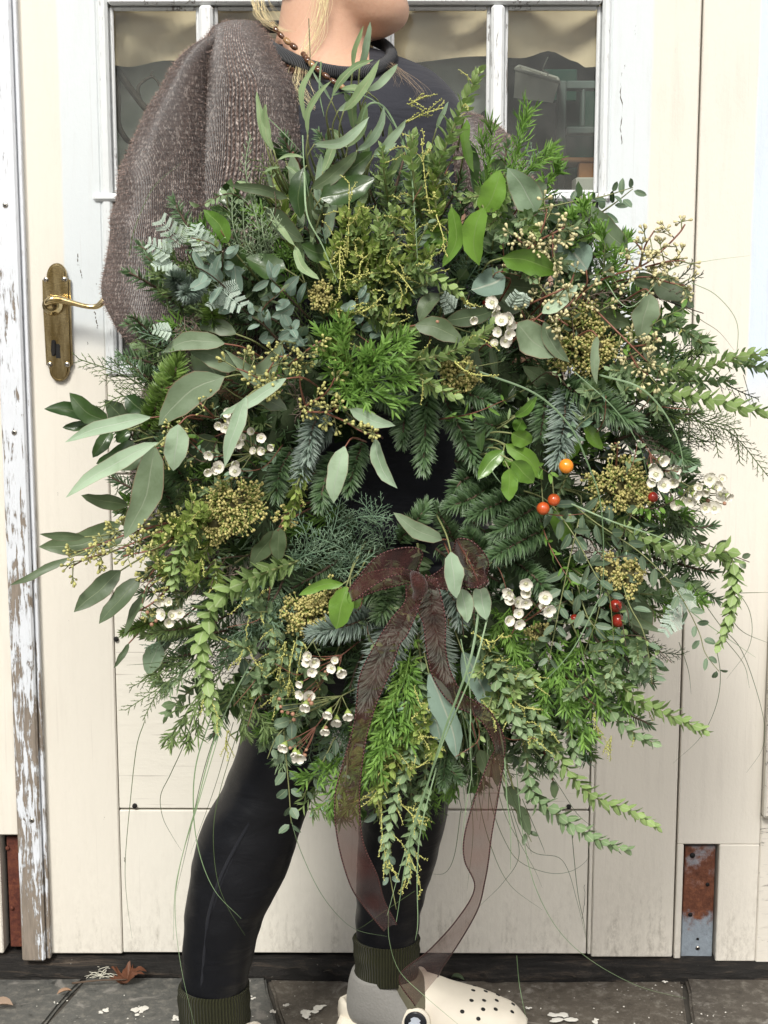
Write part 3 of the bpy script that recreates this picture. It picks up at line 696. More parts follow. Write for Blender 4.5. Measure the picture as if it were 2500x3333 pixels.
m_hairg = plain('light_brown_hair', (0.30, 0.22, 0.14), 0.4, 0.35, 200, tinted=True)
def beadmat(name, a, b):
    g = NT(name); n = g.noise(g.coord('Object'), 160, 4, .6, 1.0); return g.done(g.pbsdf(g.mix(n, a, b), 0.12, None, spec=0.6, **{'Coat Weight': 0.6}))
m_bead = beadmat('tiger_eye_bead', (0.03, 0.009, 0.005), (0.17, 0.075, 0.032)); m_amber = beadmat('amber_bead', (0.22, 0.11, 0.04), (0.48, 0.30, 0.15))

def loft(rings, per=4, seg=28, ucount=1.0, vcount=1.0, wrinkle=0.0, wscale=8.0, start_cap=True, end_cap=True, mb=None, edge=1.0, wdir=(1, 1, .35), foldz=None):
    """rings: (py, x0, x1, Y, depth, dip) outline of a rounded body in the photograph at depth plane Y"""
    mb = mb or MB(); V = []
    for r in rings:
        py, x0, x1, Y, hd = r[:5]; dip = r[5] if len(r) > 5 else 0.0
        a_, b_ = pix(x0, py, Y), pix(x1, py, Y)
        V.append((Vector(((a_.x + b_.x) / 2, Y, (a_.z + b_.z) / 2)), Vector(((b_.x - a_.x) / 2, hd, dip)), (b_.z - a_.z) / 2))
    C = crom([v[0] for v in V], per); H = crom([v[1] for v in V], per); rows = []; dist = 0.0
    for i, (c, h) in enumerate(zip(C, H)):
        if i: dist += (c - C[i - 1]).length
        row = []
        for k in range(seg + 1):
            t_ = 2 * math.pi * k / seg; cs, sn = math.cos(t_), math.sin(t_)
            f = lambda w: math.copysign(abs(w) ** edge, w)
            p = Vector((c.x + f(cs) * h.x, c.y - f(sn) * h.y, c.z - max(0.0, sn) * h.z))
            if foldz:
                zc, zw, am, fr = foldz; p += Vector((cs, -sn, 0)) * (am * math.exp(-((p.z - zc) / zw) ** 2) * (1 - abs(math.sin((p.z + .45 * p.x) * fr + 1.5 * noise.noise(p * 9)))))
            if wrinkle:
                q = Vector((p.x * wdir[0], p.y * wdir[1], p.z * wdir[2])) * wscale
                n_ = noise.noise(q) + .5 * noise.noise(q * 2.3)
                p += Vector((cs, -sn, 0)) * (n_ * wrinkle)
            row.append(mb.vert(p, (k / seg * ucount, dist * vcount)))
        rows.append(row)
    for A, B in zip(rows, rows[1:]):
        for k in range(seg): mb.face((A[k], A[k + 1], B[k + 1], B[k]))
    if start_cap: mb.face(tuple(reversed(rows[0][:-1])))
    if end_cap: mb.face(tuple(rows[-1][:-1]))
    return mb
def remeshed(o, vox, smooth=6):
    m = o.modifiers.new('remesh', 'REMESH'); m.mode = 'VOXEL'; m.voxel_size = vox; m.use_smooth_shade = True
    s_ = o.modifiers.new('smooth', 'SMOOTH'); s_.factor = 0.5; s_.iterations = smooth
    return o

person = empty('person', 'person in a brown knitted cardigan and black leggings holding the wreath, face turned aside', 'person')
YN = -0.215
# body: head, neck, chest, arms and hands as one surface
mb = loft([(128, 1175, 1240, YN, .018), (104, 1120, 1290, YN, .032), (78, 1080, 1322, YN, .045), (48, 1035, 1333, YN, .052), (22, 1000, 1334, YN, .057), (-8, 968, 1322, YN, .060), (-34, 945, 1330, YN, .063), (-55, 930, 1345, YN, .064), (-75, 920, 1338, YN, .066), (-100, 910, 1340, YN, .068), (-125, 903, 1376, YN, .069), (-150, 898, 1362, YN, .070),
           (-185, 893, 1338, YN, .071), (-215, 890, 1322, YN, .072), (-255, 888, 1334, YN, .074), (-310, 892, 1334, YN, .075), (-360, 905, 1312, YN, .072), (-400, 940, 1265, YN, .058), (-432, 1000, 1190, YN, .03)], per=3, seg=32)
loft([(-60, 930, 1200, YN, .052), (20, 915, 1196, YN, .054), (90, 905, 1194, YN, .055), (150, 890, 1198, YN, .058), (210, 850, 1230, YN, .066), (270, 800, 1330, YN, .082), (340, 760, 1420, YN, .088), (600, 760, 1420, YN - .02, .09), (900, 820, 1440, YN - .02, .09), (1300, 860, 1440, YN - .02, .09)], per=3, seg=32, mb=mb)
def limb(pts, radii, n=12, per=5):
    P = crom([pix(*p) for p in pts], per); RR = crom([Vector((r, 0, 0)) for r in radii], per); mb.tube(P, 1, radii=[v.x for v in RR], n=n)
limb([(770, 300, -.24), (600, 560, -.30), (450, 860, -.33), (560, 1060, -.37), (700, 1180, -.395)], [.055, .05, .042, .036, .026])
limb([(1400, 480, -.20), (1540, 620, -.25), (1690, 860, -.33), (1740, 1080, -.37), (1760, 1180, -.395)], [.055, .05, .042, .036, .026])
for hx, sg in ((740, 1), (1760, -1)):
    limb([(hx - 30 * sg, 1170, -.40), (hx, 1205, -.405), (hx + 40 * sg, 1235, -.41), (hx + 70 * sg, 1260, -.415)], [.026, .036, .038, .03], n=10)
    for k, (dx, dy, L) in enumerate(((60, 205, 1.0), (85, 225, 1.08), (95, 250, 1.0), (95, 275, .82))):
        x0, y0 = hx + dx * sg, 1000 + dy
        limb([(x0, y0, -.415), (x0 + 60 * sg * L, y0 + 8, -.432), (x0 + 95 * sg * L, y0 + 20, -.452), (x0 + 100 * sg * L, y0 + 34, -.47)], [.0105, .0098, .009, .0075], n=8, per=3)
    limb([(hx + 5 * sg, 1190, -.41), (hx + 40 * sg, 1180, -.43), (hx + 85 * sg, 1185, -.455)], [.0125, .011, .0085], n=8, per=3)
for sg in (-1, 1):     # ears and eyelids
    e = pix(1075, -150, YN); mb.drop(e + Vector((0, sg * .060, -.03)), Vector((-.25, sg * .35, 1)), .062, .016, n=10, prof=((0, .4), (.2, .7), (.6, 1), (.85, .9), (1, .4)))
    e = pix(1290, -222, YN); mb.ball(e + Vector((0, sg * .033, 0)), .0125, sub=1)
body = remeshed(mb.build('body', m_skin, person), 0.0055, 5)
for sg in (-1, 1):
    mbb = MB(); e = pix(1297, -222, YN) + Vector((.002, sg * .034, 0)); mbb.ball(e, .0115, sub=1); mbb.ball(e + Vector((.0085, sg * .004, 0)), .0052, m=1, sub=1)
    mbb.build('eye', [m_splash, m_bead], body)
# hair
mb = loft([(-20, 905, 985, YN, .05), (-70, 890, 1030, YN, .070), (-140, 878, 1070, YN, .080), (-220, 872, 1140, YN, .086), (-300, 872, 1230, YN, .088), (-370, 890, 1290, YN, .082), (-415, 930, 1270, YN, .066), (-455, 1000, 1190, YN, .03)], per=4, seg=36, wrinkle=.004, wscale=30, wdir=(.6, 2, 1))
hair = mb.build('hair', m_hair, person)
mb = MB()
def strand(pts, r=0.0011, n=1, spread=5, mat=0):
    r *= .30; spread *= 2.6; n = int(n * 1.5)
    for k in range(n):
        o_ = (U(-spread, spread), U(-spread * .3, spread * .3))
        e_ = U(-spread, spread)
        P = [pix(x + o_[0] + e_ * i / len(pts) + U(-spread, spread) * .55, y + o_[1], Y) for i, (x, y, Y) in enumerate(pts)]
        mb.tube(crom(P, 5), r * U(.5, 1.1), r * .3, 4, m=mat, t=U(0, 1))
strand([(828, -60, -.24), (832, 0, -.25), (850, 50, -.26), (885, 85, -.275), (930, 105, -.28)], n=16, spread=7)
strand([(860, -60, -.24), (862, 5, -.25), (885, 55, -.27), (905, 85, -.275)], n=5, spread=8, r=.0007)
strand([(838, -40, -.24), (838, 30, -.25), (848, 65, -.25), (862, 85, -.25)], n=6, spread=6, r=.0007)
strand([(1060, -60, -.285), (1052, 30, -.285), (1030, 110, -.287), (1005, 165, -.29), (985, 210, -.31), (978, 260, -.335), (985, 290, -.34), (1010, 325, -.345), (1050, 365, -.35)], n=16, spread=9)
strand([(1045, -60, -.285), (1035, 40, -.285), (1022, 85, -.285)], n=6, spread=14, r=.0007)
strand([(1250, 195, -.25), (1290, 225, -.31), (1340, 262, -.33), (1372, 300, -.34), (1376, 325, -.34)], n=9, spread=7, r=.0007, mat=1)
strand([(1270, 210, -.25), (1305, 250, -.32), (1315, 285, -.33)], n=5, spread=9, r=.0006, mat=1)
strand([(980, 180, -.29), (975, 230, -.32), (978, 270, -.335)], n=6, spread=8, r=.0006, mat=1)
mb.build('loose_strands', [m_hair, m_hairg], hair)

# sweatshirt
mb = loft([(118, 835, 1010, -.205, .050, .018), (140, 795, 1150, -.21, .068, .040), (175, 750, 1270, -.215, .083, .040), (215, 715, 1375, -.22, .096, .030), (262, 700, 1442, -.225, .105, .018), (320, 690, 1490, -.23, .112, .008), (420, 690, 1524, -.235, .118), (640, 690, 1562, -.235, .122), (1000, 720, 1580, -.235, .125), (1400, 760, 1600, -.235, .125), (1720, 780, 1600, -.235, .128)], per=5, seg=48, wrinkle=.006, wscale=7, wdir=(1.6, 1, .7), start_cap=False)
sweat = mb.build('sweatshirt', m_navy, person)
mb = MB()
colr = [(822, 98, -.205), (850, 128, -.245), (905, 168, -.285), (985, 208, -.312), (1075, 232, -.322), (1150, 238, -.318), (1215, 226, -.30), (1262, 200, -.265), (1272, 172, -.215), (1220, 130, -.165), (1080, 100, -.145), (920, 88, -.155), (835, 88, -.18), (822, 98, -.205)]
mb.tube(crom([pix(*p) for p in colr], 7), .0085, .0085, 10)
mb.build('collar', m_rib, sweat)
# necklace
neck = empty('necklace', parent=person)
def chain(pts, n, mats, size):
    P = resample(crom([pix(*p) for p in pts], 8), size * 1.75)
    for i, (a_, b_) in enumerate(zip(P, P[1:])):
        mbb = MB(); mbb.drop(a_, b_ - a_, (b_ - a_).length * 1.04, size * U(.5, .62), n=8, prof=((0, .3), (.15, .8), (.5, 1), (.85, .8), (1, .3)))
        mbb.build('bead', mats[i % len(mats)], neck)
chain([(880, 70, -.262), (900, 100, -.277), (935, 135, -.285), (965, 158, -.292), (985, 172, -.297)], 6, [m_bead, m_bead, m_bead, m_amber], .0072)
chain([(985, 172, -.297), (1005, 200, -.330), (1045, 235, -.338), (1072, 256, -.342), (1105, 278, -.346), (1128, 292, -.348)], 8, [m_bead, m_bead, m_bead, m_amber], .0072)

# cardigan
mb = loft([(84, 742, 838, -.225, .045), (112, 690, 868, -.23, .075), (165, 668, 905, -.24, .100), (245, 655, 952, -.25, .116), (345, 645, 1003, -.255, .124), (600, 610, 1024, -.255, .130), (900, 560, 1026, -.255, .135), (1200, 500, 1020, -.255, .135), (1400, 452, 1010, -.255, .135), (1600, 452, 1000, -.255, .13), (1760, 500, 985, -.255, .125), (1880, 560, 965, -.255, .12)],
          per=6, seg=56, ucount=116, vcount=165, wrinkle=.005, wscale=7, wdir=(2, 1, .5), edge=.6)
cardi = mb.build('cardigan', m_knit, person)
mb = loft([(92, 724, 806, -.235, .035), (122, 696, 790, -.25, .062), (170, 640, 752, -.27, .085), (232, 576, 724, -.285, .10), (331, 504, 716, -.295, .110), (445, 444, 716, -.30, .116), (558, 393, 718, -.305, .118), (650, 374, 722, -.31, .118), (754, 360, 730, -.315, .116), (838, 347, 740, -.32, .112), (925, 353, 740, -.33, .106), (1000, 372, 735, -.345, .098), (1060, 396, 725, -.36, .088), (1130, 446, 712, -.375, .075), (1225, 492, 700, -.385, .062), (1330, 567, 705, -.395, .05), (1400, 622, 710, -.40, .042)],
          per=9, seg=72, ucount=104, vcount=165, wrinkle=.0065, wscale=7.5, wdir=(2.4, 1, .55), foldz=(pix(450, 900, -.4).z, .085, .012, 34))
sleeve = mb.build('sleeve', m_knit, cardi)
SL = list(mb.v)
mb = loft([(372, 1440, 1532, -.22, .05), (410, 1440, 1612, -.23, .075), (470, 1440, 1668, -.245, .09), (560, 1460, 1722, -.26, .098), (640, 1490, 1758, -.275, .10), (760, 1530, 1790, -.29, .098), (900, 1570, 1800, -.31, .09), (1050, 1620, 1800, -.35, .075), (1140, 1670, 1800, -.38, .055)], per=6, seg=56, ucount=100, vcount=165, wrinkle=.006, wscale=8, wdir=(2, 1, .5))
sleeve2 = mb.build('sleeve', m_knit, cardi)
# fuzz of the wool
mbf = MB()
for o in (sleeve, cardi, sleeve2):
    me = o.data
    for p in me.polygons:
        if len(p.vertices) > 4: continue
        n_ = p.normal; c = p.center
        if n_.y > 0.25 or c.z < 0.85: continue
        k = p.area * 42000
        for _ in range(int(k) + (1 if rnd.random() < k % 1 else 0)):
            vs4 = [me.vertices[i].co for i in p.vertices]; a_, b_ = U(0, 1), U(0, 1)
            q = vs4[0].lerp(vs4[1], a_).lerp(vs4[3].lerp(vs4[2], a_), b_)
            L = U(.0018, .0055); s_ = Vector((U(-1, 1), U(-1, 1), U(-1, 1))).cross(n_)
            d_ = (n_ + s_ * .9).normalized(); w_ = s_.normalized() * .00026 if s_.length > 1e-4 else Vector((.0002, 0, 0))
            e_ = q + d_ * L * .6; f_ = e_ + (d_ + Vector((U(-.8, .8), U(-.4, .4), U(-.8, .8)))).normalized() * L * .5; t_ = U(0, 1)
            i0 = [mbf.vert(q - w_, t=t_), mbf.vert(q + w_, t=t_), mbf.vert(e_ + w_, t=t_), mbf.vert(e_ - w_, t=t_), mbf.vert(f_, t=t_)]
            mbf.face((i0[0], i0[1], i0[2], i0[3])); mbf.face((i0[3], i0[2], i0[4]))
mbf.build('wool_fuzz', m_fuzz, cardi, kind='stuff')

# leggings
mb = loft([(1560, 860, 1500, -.235, .112), (1750, 850, 1500, -.24, .125), (1950, 850, 1510, -.25, .13), (2150, 870, 1515, -.255, .12), (2260, 900, 1500, -.255, .10)], per=4, seg=40)
loft([(1800, 850, 1200, -.25, .11), (2050, 835, 1165, -.27, .105), (2250, 815, 1120, -.29, .095), (2400, 784, 1080, -.305, .086), (2540, 735, 1035, -.32, .076), (2680, 662, 985, -.335, .066), (2780, 630, 952, -.34, .062), (2860, 613, 922, -.342, .060), (2980, 604, 864, -.342, .055), (3080, 598, 832, -.34, .048), (3160, 594, 812, -.338, .043), (3250, 590, 803, -.335, .040)], per=6, seg=48, mb=mb, wrinkle=.0035, wscale=20, wdir=(.8, .8, 1.7))
loft([(1800, 1160, 1510, -.25, .11), (2050, 1180, 1515, -.255, .105), (2250, 1180, 1520, -.255, .095), (2400, 1180, 1508, -.25, .085), (2500, 1178, 1494, -.245, .075), (2620, 1172, 1464, -.24, .066), (2770, 1163, 1428, -.228, .057), (2860, 1160, 1402, -.222, .051), (2950, 1158, 1376, -.215, .046), (3030, 1158, 1364, -.21, .042), (3085, 1160, 1360, -.208, .041)], per=6, seg=48, mb=mb, wrinkle=.003, wscale=22, wdir=(.8, .8, 1.8))
leg = remeshed(mb.build('leggings', m_legging, person), .006, 3)
mb = MB()
sp = [(880, 2560, -.385), (850, 2600, -.392), (800, 2700, -.3995), (745, 2800, -.4025), (710, 2880, -.4025), (680, 2980, -.398), (668, 3080, -.390), (660, 3170, -.382), (655, 3240, -.376)]
mb.tube(crom([pix(x, y, Y + .003) for x, y, Y in sp], 6), .0028, .0028, 6); mb.tube(crom([pix(x + 9, y, Y + .004) for x, y, Y in sp], 6), .0018, .0018, 6)
mb.build('flat_seam', m_seam, leg)
# socks
mb = loft([(3205, 582, 812, -.335, .0445), (3225, 578, 812, -.335, .0455), (3300, 582, 815, -.335, .046), (3360, 590, 812, -.335, .046), (3420, 580, 812, -.335, .048), (3480, 570, 860, -.34, .05), (3530, 580, 900, -.345, .048)], per=5, seg=36, ucount=70, wrinkle=.0025, wscale=30, wdir=(1, 1, 2.5))
mb.build('sock', m_sock, person)
mb = loft([(3048, 1150, 1366, -.208, .0445), (3060, 1148, 1368, -.208, .0455), (3110, 1152, 1364, -.208, .0455), (3150, 1154, 1362, -.207, .0455), (3174, 1152, 1366, -.206, .045)], per=5, seg=36, ucount=70, wrinkle=.002, wscale=30, wdir=(1, 1, 2.5))
sock = mb.build('sock', m_sock, person)
mb = loft([(3160, 1145, 1300, -.207, .044), (3185, 1136, 1330, -.206, .046), (3215, 1132, 1370, -.205, .047), (3250, 1128, 1420, -.204, .047), (3290, 1130, 1500, -.203, .046), (3315, 1140, 1560, -.202, .042)], per=4, seg=36, wrinkle=.002, wscale=25)
mb.build('sock_heel', m_sockg, sock)
mb = loft([(3165, 1265, 1366, -.207, .044), (3190, 1270, 1384, -.206, .046), (3225, 1275, 1410, -.204, .047), (3275, 1285, 1450, -.202, .046)], per=4, seg=30)
mb.build('sock_instep', m_socko, sock)

# clogs
def clog(o, yaw, label=None):
    """heel at the local origin, toe along +x; built at real size"""
    root = empty('clog', parent=person)
    M = Matrix.Translation(o) @ Matrix.Rotation(yaw, 4, 'Z')
    L = .272
    def halfw(s): return .036 + .014 * min(1, s / .55) ** 1.5 if s < .62 else .050 * math.sqrt(max(0, 1 - ((s - .62) / .40) ** 2.6))
    def outline(s, k):     # k -1..1 across
        return k * halfw(s)
    NS, NA = 34, 20
    mb = MB()
    # sole: stacked outlines
    def ringpts(grow, z):
        pts = []
        for i in range(NS + 1): s = i / NS; pts.append((s * L, halfw(s) + grow, z + .004 * math.sin(math.pi * min(1, max(0, s - .7) / .3) * .5)))
        loop = [(max(-grow, x - (grow if i == 0 else 0)), -w * (1 if 0 < i else .8), z_) for i, (x, w, z_) in enumerate(pts)] + [(x + (0), w * (1 if i > 0 else .8), z_) for i, (x, w, z_) in reversed(list(enumerate(pts)))]
        return loop
    lev = [(-.004, 0), (.001, .003), (.0025, .008), (.0008, .0105), (.003, .013), (.0036, .020), (.0018, .0225), (.0022, .026), (0.0, .030)]
    loops = []
    for g_, z in lev: loops.append([mb.vert(M @ Vector(p)) for p in ringpts(g_, z)])
    for A, B in zip(loops, loops[1:]):
        n_ = len(A)
        for k in range(n_): mb.face((A[k], A[(k + 1) % n_], B[(k + 1) % n_], B[k]))
    mb.face(tuple(reversed(loops[0]))); mb.face(tuple(loops[-1]))
    mb.build('sole', m_clog, root)
    # upper: closed over the toes, low collar round the heel
    HT = ((.40, .106), (.46, .102), (.52, .092), (.58, .084), (.66, .079), (.76, .073), (.86, .064), (.94, .053), (1.0, .036), (1.1, .028))
    def hgt(s):
        for (a, u), (b, v) in zip(HT, HT[1:]):
            if s <= b: t = max(0, (s - a) / (b - a)); return u + (v - u) * t
        return .028
    mb = MB(); rows = []
    for i in range(29):
        s = .40 + .61 * i / 28; w = halfw(min(s, 1.0)) + .003; h = hgt(s)
        if s > .985: w *= .9
        row = []
        for k in range(NA + 1):
            t_ = math.pi * k / NA; row.append(mb.vert(M @ Vector((s * L + (.006 if s > .9 else 0) * math.sin(t_) - (.030 * (math.sin(t_) ** 1.5) * (1 if i < 3 else max(0, 1 - (i - 2) / 5)) if i < 7 else 0), -w * math.copysign(abs(math.cos(t_)) ** .72, math.cos(t_)), .022 + (h - .022) * math.sin(t_) ** .8))))
        rows.append(row)
    for A, B in zip(rows, rows[1:]):
        for k in range(NA): mb.face((A[k], B[k], B[k + 1], A[k + 1]))
    up = mb.build('upper', m_clog, root)
    so = up.modifiers.new('thick', 'SOLIDIFY'); so.thickness = .006; so.offset = -1
    sb = up.modifiers.new('sub', 'SUBSURF'); sb.levels = 1; sb.render_levels = 1
    # raised collar lip at the opening
    mb = MB(); lip = [Vector(me_v(rows, up, 1, k)) for k in range(NA + 1)]
    mb.tube(lip, .0062, .0062, 10); lip2 = [Vector(me_v(rows, up, 4, k)) + Vector((0, 0, .001)) for k in range(NA + 1)]; mb.tube(lip2, .0035, .0035, 8)
    mb.build('collar_lip', m_clog, root)
    # low heel wall
    mb = MB(); rows2 = []
    for j, (g_, z) in enumerate(((.0025, .022), (.003, .034), (.002, .046), (-.001, .052), (-.006, .052), (-.007, .030))):
        row = []
        for q in range(31):
            a_ = -1 + 2 * q / 30          # -1 near side .. 0 heel .. 1 far side
            s = abs(a_) ** 1.0 * .46; sgn = -1 if a_ < 0 else 1
            w = (halfw(s) + g_) * min(1, (abs(a_) / .34) ** .55) if abs(a_) < .34 else halfw(s) + g_
            zz = z if z < .03 else z - .012 * math.sin(math.pi * abs(a_)) ** 2 + .006 * (abs(a_) > .8)
            row.append(mb.vert(M @ Vector((s * L - (g_ + .003) * (1 - min(1, abs(a_) / .34)), sgn * w, zz))))
        rows2.append(row)
    for A, B in zip(rows2, rows2[1:]):
        for k in range(30): mb.face((A[k], A[k + 1], B[k + 1], B[k]))
    mb.build('heel_wall', m_clog, root)
    mb = MB()
    # near-side rivet
    rv = M @ Vector((.46 * L - .006, -(halfw(.46) + .006), .049))
    nrm = (M.to_3x3() @ Vector((0, -1, .1))).normalized()
    mb.tube([rv + nrm * -.003, rv + nrm * .0015, rv + nrm * .003], 1, radii=[.0215, .0215, .019], n=22)
    mb.build('strap_end', m_clog, root)
    mb = MB(); mb.tube([rv + nrm * .003, rv + nrm * .0052, rv + nrm * .0058], 1, radii=[.0168, .0165, .015], n=22); riv = mb.build('rivet', plain('black_rivet', (.012, .013, .016), .25, .2), root)
    mb = MB(); sx, sz = (M.to_3x3() @ Vector((1, 0, 0))), Vector((0, 0, 1)); c = rv + nrm * .0062
    blob = [(-.009, -.006), (-.010, .000), (-.006, .003), (-.007, .007), (-.002, .010), (.004, .009), (.008, .005), (.006, .002), (.009, -.002), (.006, -.007), (.003, -.003), (.000, -.008), (-.003, -.002)]
    mb.face(tuple(mb.vert(c + sx * a_ + sz * b_) for a_, b_ in blob)); mb.build('emblem', plain('silver_emblem', (.42, .46, .52), .3, .2), root)
    mb = MB()
    return root, rows, up, M, halfw, hgt, L
def me_v(rows, up, i, k): return up.data.vertices[rows[i][k]].co
cr = pix(1118, 3290, -.205)
for (px, py, Y, yaw) in ((1112, 3270, -.182, -8.0), (560, 3500, -.335, -16.0)):
    p0 = pix(px, py, Y); root, rows, up, M, hw_, hg_, L_ = clog(Vector((p0.x, Y, 0.0)), R(yaw))
    # ventilation holes
    me = up.data
    for (s, k) in ((15, 8), (15, 10.4), (15, 12.8), (18, 6.6), (18, 9), (18, 11.4), (18, 13.6), (21, 7.6), (21, 10), (21, 12.4), (24, 8.6), (24, 11), (13, 5), (17.5, 4.2)):
        i = int(s); k0 = int(k); a_ = me.vertices[rows[i][k0]].co.lerp(me.vertices[rows[i][min(20, k0 + 1)]].co, k - k0)
        b_ = me.vertices[rows[i + 1][k0]].co.lerp(me.vertices[rows[i + 1][min(20, k0 + 1)]].co, k - k0)
        du_ = (b_ - a_).normalized(); dv_ = (me.vertices[rows[i][min(20, k0 + 1)]].co - me.vertices[rows[i][k0]].co).normalized(); nn = du_.cross(dv_); 
        if nn.z < 0: nn = -nn
        nn.normalize(); dv_ = nn.cross(du_)
        mbh = MB(); ra = []
        for z_, r_ in ((-.004, .0022), (.0006, .0029), (.0009, .0025)): ra.append([mbh.vert(a_ + nn * z_ + (du_ * math.cos(2 * math.pi * q / 12) * 1.15 + dv_ * math.sin(2 * math.pi * q / 12)) * r_) for q in range(12)])
        for A, B in zip(ra, ra[1:]):
            for q in range(12): mbh.face((A[q], A[(q + 1) % 12], B[(q + 1) % 12], B[q]))
        mbh.face(tuple(ra[-1])); mbh.build('vent_hole', m_black, root)
# ------------------------------------------------------------------ wreath materials
m_euc = leafmat('eucalyptus_leaf_grey', (0.115, 0.155, 0.105), (0.20, 0.255, 0.19), .55, (0.26, 0.31, 0.21), .15, .35, .018, edge=(.26, .17, .11))
m_eucp = leafmat('eucalyptus_leaf_pale', (0.22, 0.30, 0.24), (0.33, 0.42, 0.34), .55, (0.40, 0.47, 0.36), .15, .35, .018, edge=(.34, .28, .2))
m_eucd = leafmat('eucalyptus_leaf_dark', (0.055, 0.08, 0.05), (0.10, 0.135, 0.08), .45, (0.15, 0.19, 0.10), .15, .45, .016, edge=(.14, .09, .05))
m_eucb = leafmat('eucalyptus_leaf_blue', (0.12, 0.175, 0.165), (0.23, 0.31, 0.295), .6, (0.34, 0.38, 0.30), .12, .3, .03)
m_parv = leafmat('small_eucalyptus_leaf', (0.06, 0.10, 0.075), (0.15, 0.205, 0.155), .5, (0.25, 0.30, 0.18), .15, .4, .03)
m_will = leafmat('willow_eucalyptus_leaf', (0.13, 0.19, 0.11), (0.25, 0.33, 0.20), .5, (0.34, 0.40, 0.22), .2, .35, .04)
m_rusc = leafmat('glossy_ruscus_leaf', (0.075, 0.16, 0.028), (0.15, 0.27, 0.05), .28, (0.20, 0.32, 0.08), .25, .5, .02, vein=.5)
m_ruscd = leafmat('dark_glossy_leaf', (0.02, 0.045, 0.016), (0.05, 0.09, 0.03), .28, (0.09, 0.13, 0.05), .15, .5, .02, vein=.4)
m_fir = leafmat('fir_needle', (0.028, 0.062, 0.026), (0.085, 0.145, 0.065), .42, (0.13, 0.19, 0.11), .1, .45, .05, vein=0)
m_firb = leafmat('blue_fir_needle', (0.06, 0.095, 0.085), (0.17, 0.225, 0.205), .45, (0.26, 0.31, 0.28), .08, .45, .08, vein=0)
m_firl = leafmat('bright_fir_needle', (0.06, 0.12, 0.022), (0.17, 0.27, 0.06), .42, (0.24, 0.32, 0.12), .15, .4, .05, vein=0)
m_cyp = leafmat('blue_green_cypress', (0.09, 0.155, 0.12), (0.23, 0.32, 0.25), .6, None, .08, .25, vein=0)
m_cypg = leafmat('green_cypress', (0.07, 0.11, 0.045), (0.17, 0.23, 0.10), .6, None, .08, .25, vein=0)
m_cypd = leafmat('dark_needle_spray', (0.02, 0.035, 0.017), (0.055, 0.08, 0.035), .5, None, .05, .3, vein=0)
m_heath = leafmat('pale_heath_spray', (0.20, 0.27, 0.19), (0.33, 0.40, 0.30), .6, None, .1, .25, vein=0)
m_aca = leafmat('pale_green_acacia_leaf', (0.165, 0.235, 0.105), (0.30, 0.395, 0.175), .5, (0.38, 0.46, 0.24), .25, .3, .05, vein=0)
m_acab = leafmat('grey_green_acacia_leaf', (0.12, 0.185, 0.11), (0.235, 0.315, 0.195), .5, (0.32, 0.39, 0.24), .2, .3, .05, vein=0)
m_acay = leafmat('yellow_green_acacia_leaf', (0.14, 0.20, 0.05), (0.29, 0.365, 0.115), .5, (0.40, 0.44, 0.16), .28, .3, .05, vein=0)
m_fea = leafmat('bright_feathery_leaf', (0.075, 0.16, 0.03), (0.20, 0.34, 0.085), .45, None, .25, .35, vein=0)
m_silv = leafmat('silver_fern_leaf', (0.30, 0.37, 0.37), (0.47, 0.54, 0.55), .65, None, .12, .25, vein=0)
m_stem = plain('green_stem', (0.20, 0.22, 0.09), .6, .3, 80)
m_stemr = plain('red_brown_stem', (0.20, 0.085, 0.055), .5, .3, 80)
m_stemb = plain('brown_twig', (0.09, 0.06, 0.04), .7, .4, 80)
m_seed = plain('eucalyptus_seed', (0.34, 0.33, 0.12), .55, .3, 220, tinted=True)
m_seedb = plain('pale_eucalyptus_seed', (0.44, 0.40, 0.22), .55, .3, 220, tinted=True)
m_bud = plain('yellow_flower_bud', (0.38, 0.38, 0.12), .6, .25, 220, tinted=True)
m_skim = plain('skimmia_bud', (0.36, 0.32, 0.12), .55, .3, 260, tinted=True)
m_skims = plain('skimmia_stalk', (0.09, 0.08, 0.028), .7, .4, 120)
m_petal = plain('white_waxy_petal', (0.72, 0.69, 0.60), .65, .10, 400, bump=.2, spec=.2)
m_calyx = plain('green_calyx', (0.30, 0.38, 0.10), .5, .25, 150)
m_pink = plain('pink_brown_bud', (0.36, 0.19, 0.12), .4, .3, 150)
m_eye = plain('flower_throat', (0.50, 0.50, 0.30), .5, .3, 200)
m_orange = plain('orange_berry', (0.85, 0.27, 0.02), .22, .12, 60, coat=.4)
m_red = plain('red_berry', (0.34, 0.028, 0.014), .3, .25, 60, coat=.5)
m_orred = plain('orange_red_berry', (0.50, 0.085, 0.018), .3, .25, 60, coat=.5)
m_grass = leafmat('bear_grass_blade', (0.10, 0.16, 0.09), (0.24, 0.33, 0.22), .45, None, .15, .4, vein=0)
m_grassd = leafmat('dark_grass_blade', (0.03, 0.05, 0.02), (0.075, 0.11, 0.05), .45, None, .1, .4, vein=0)
m_moss = plain('moss_base', (0.03, 0.045, 0.018), .95, .6, 60, bump=1.0)
m_dry = plain('dry_grey_brown_spray', (0.17, 0.13, 0.105), .8, .4, 90, tinted=True)

wreath = empty('wreath', 'large asymmetric wreath of eucalyptus, fir and white flowers with a brown ribbon', 'wreath')
wreath.location = (0, 0, 0)
CX, CY = 1330, 1560
CAMN = Vector((0, -1, 0.05)).normalized()
def rollN(T, roll):
    return Matrix.Rotation(roll, 3, T.normalized()) @ CAMN
def path3(p): return crom([W(*q) for q in p], 6)
def rv(k=1.0): return Vector((U(-k, k), U(-k, k), U(-k, k)))

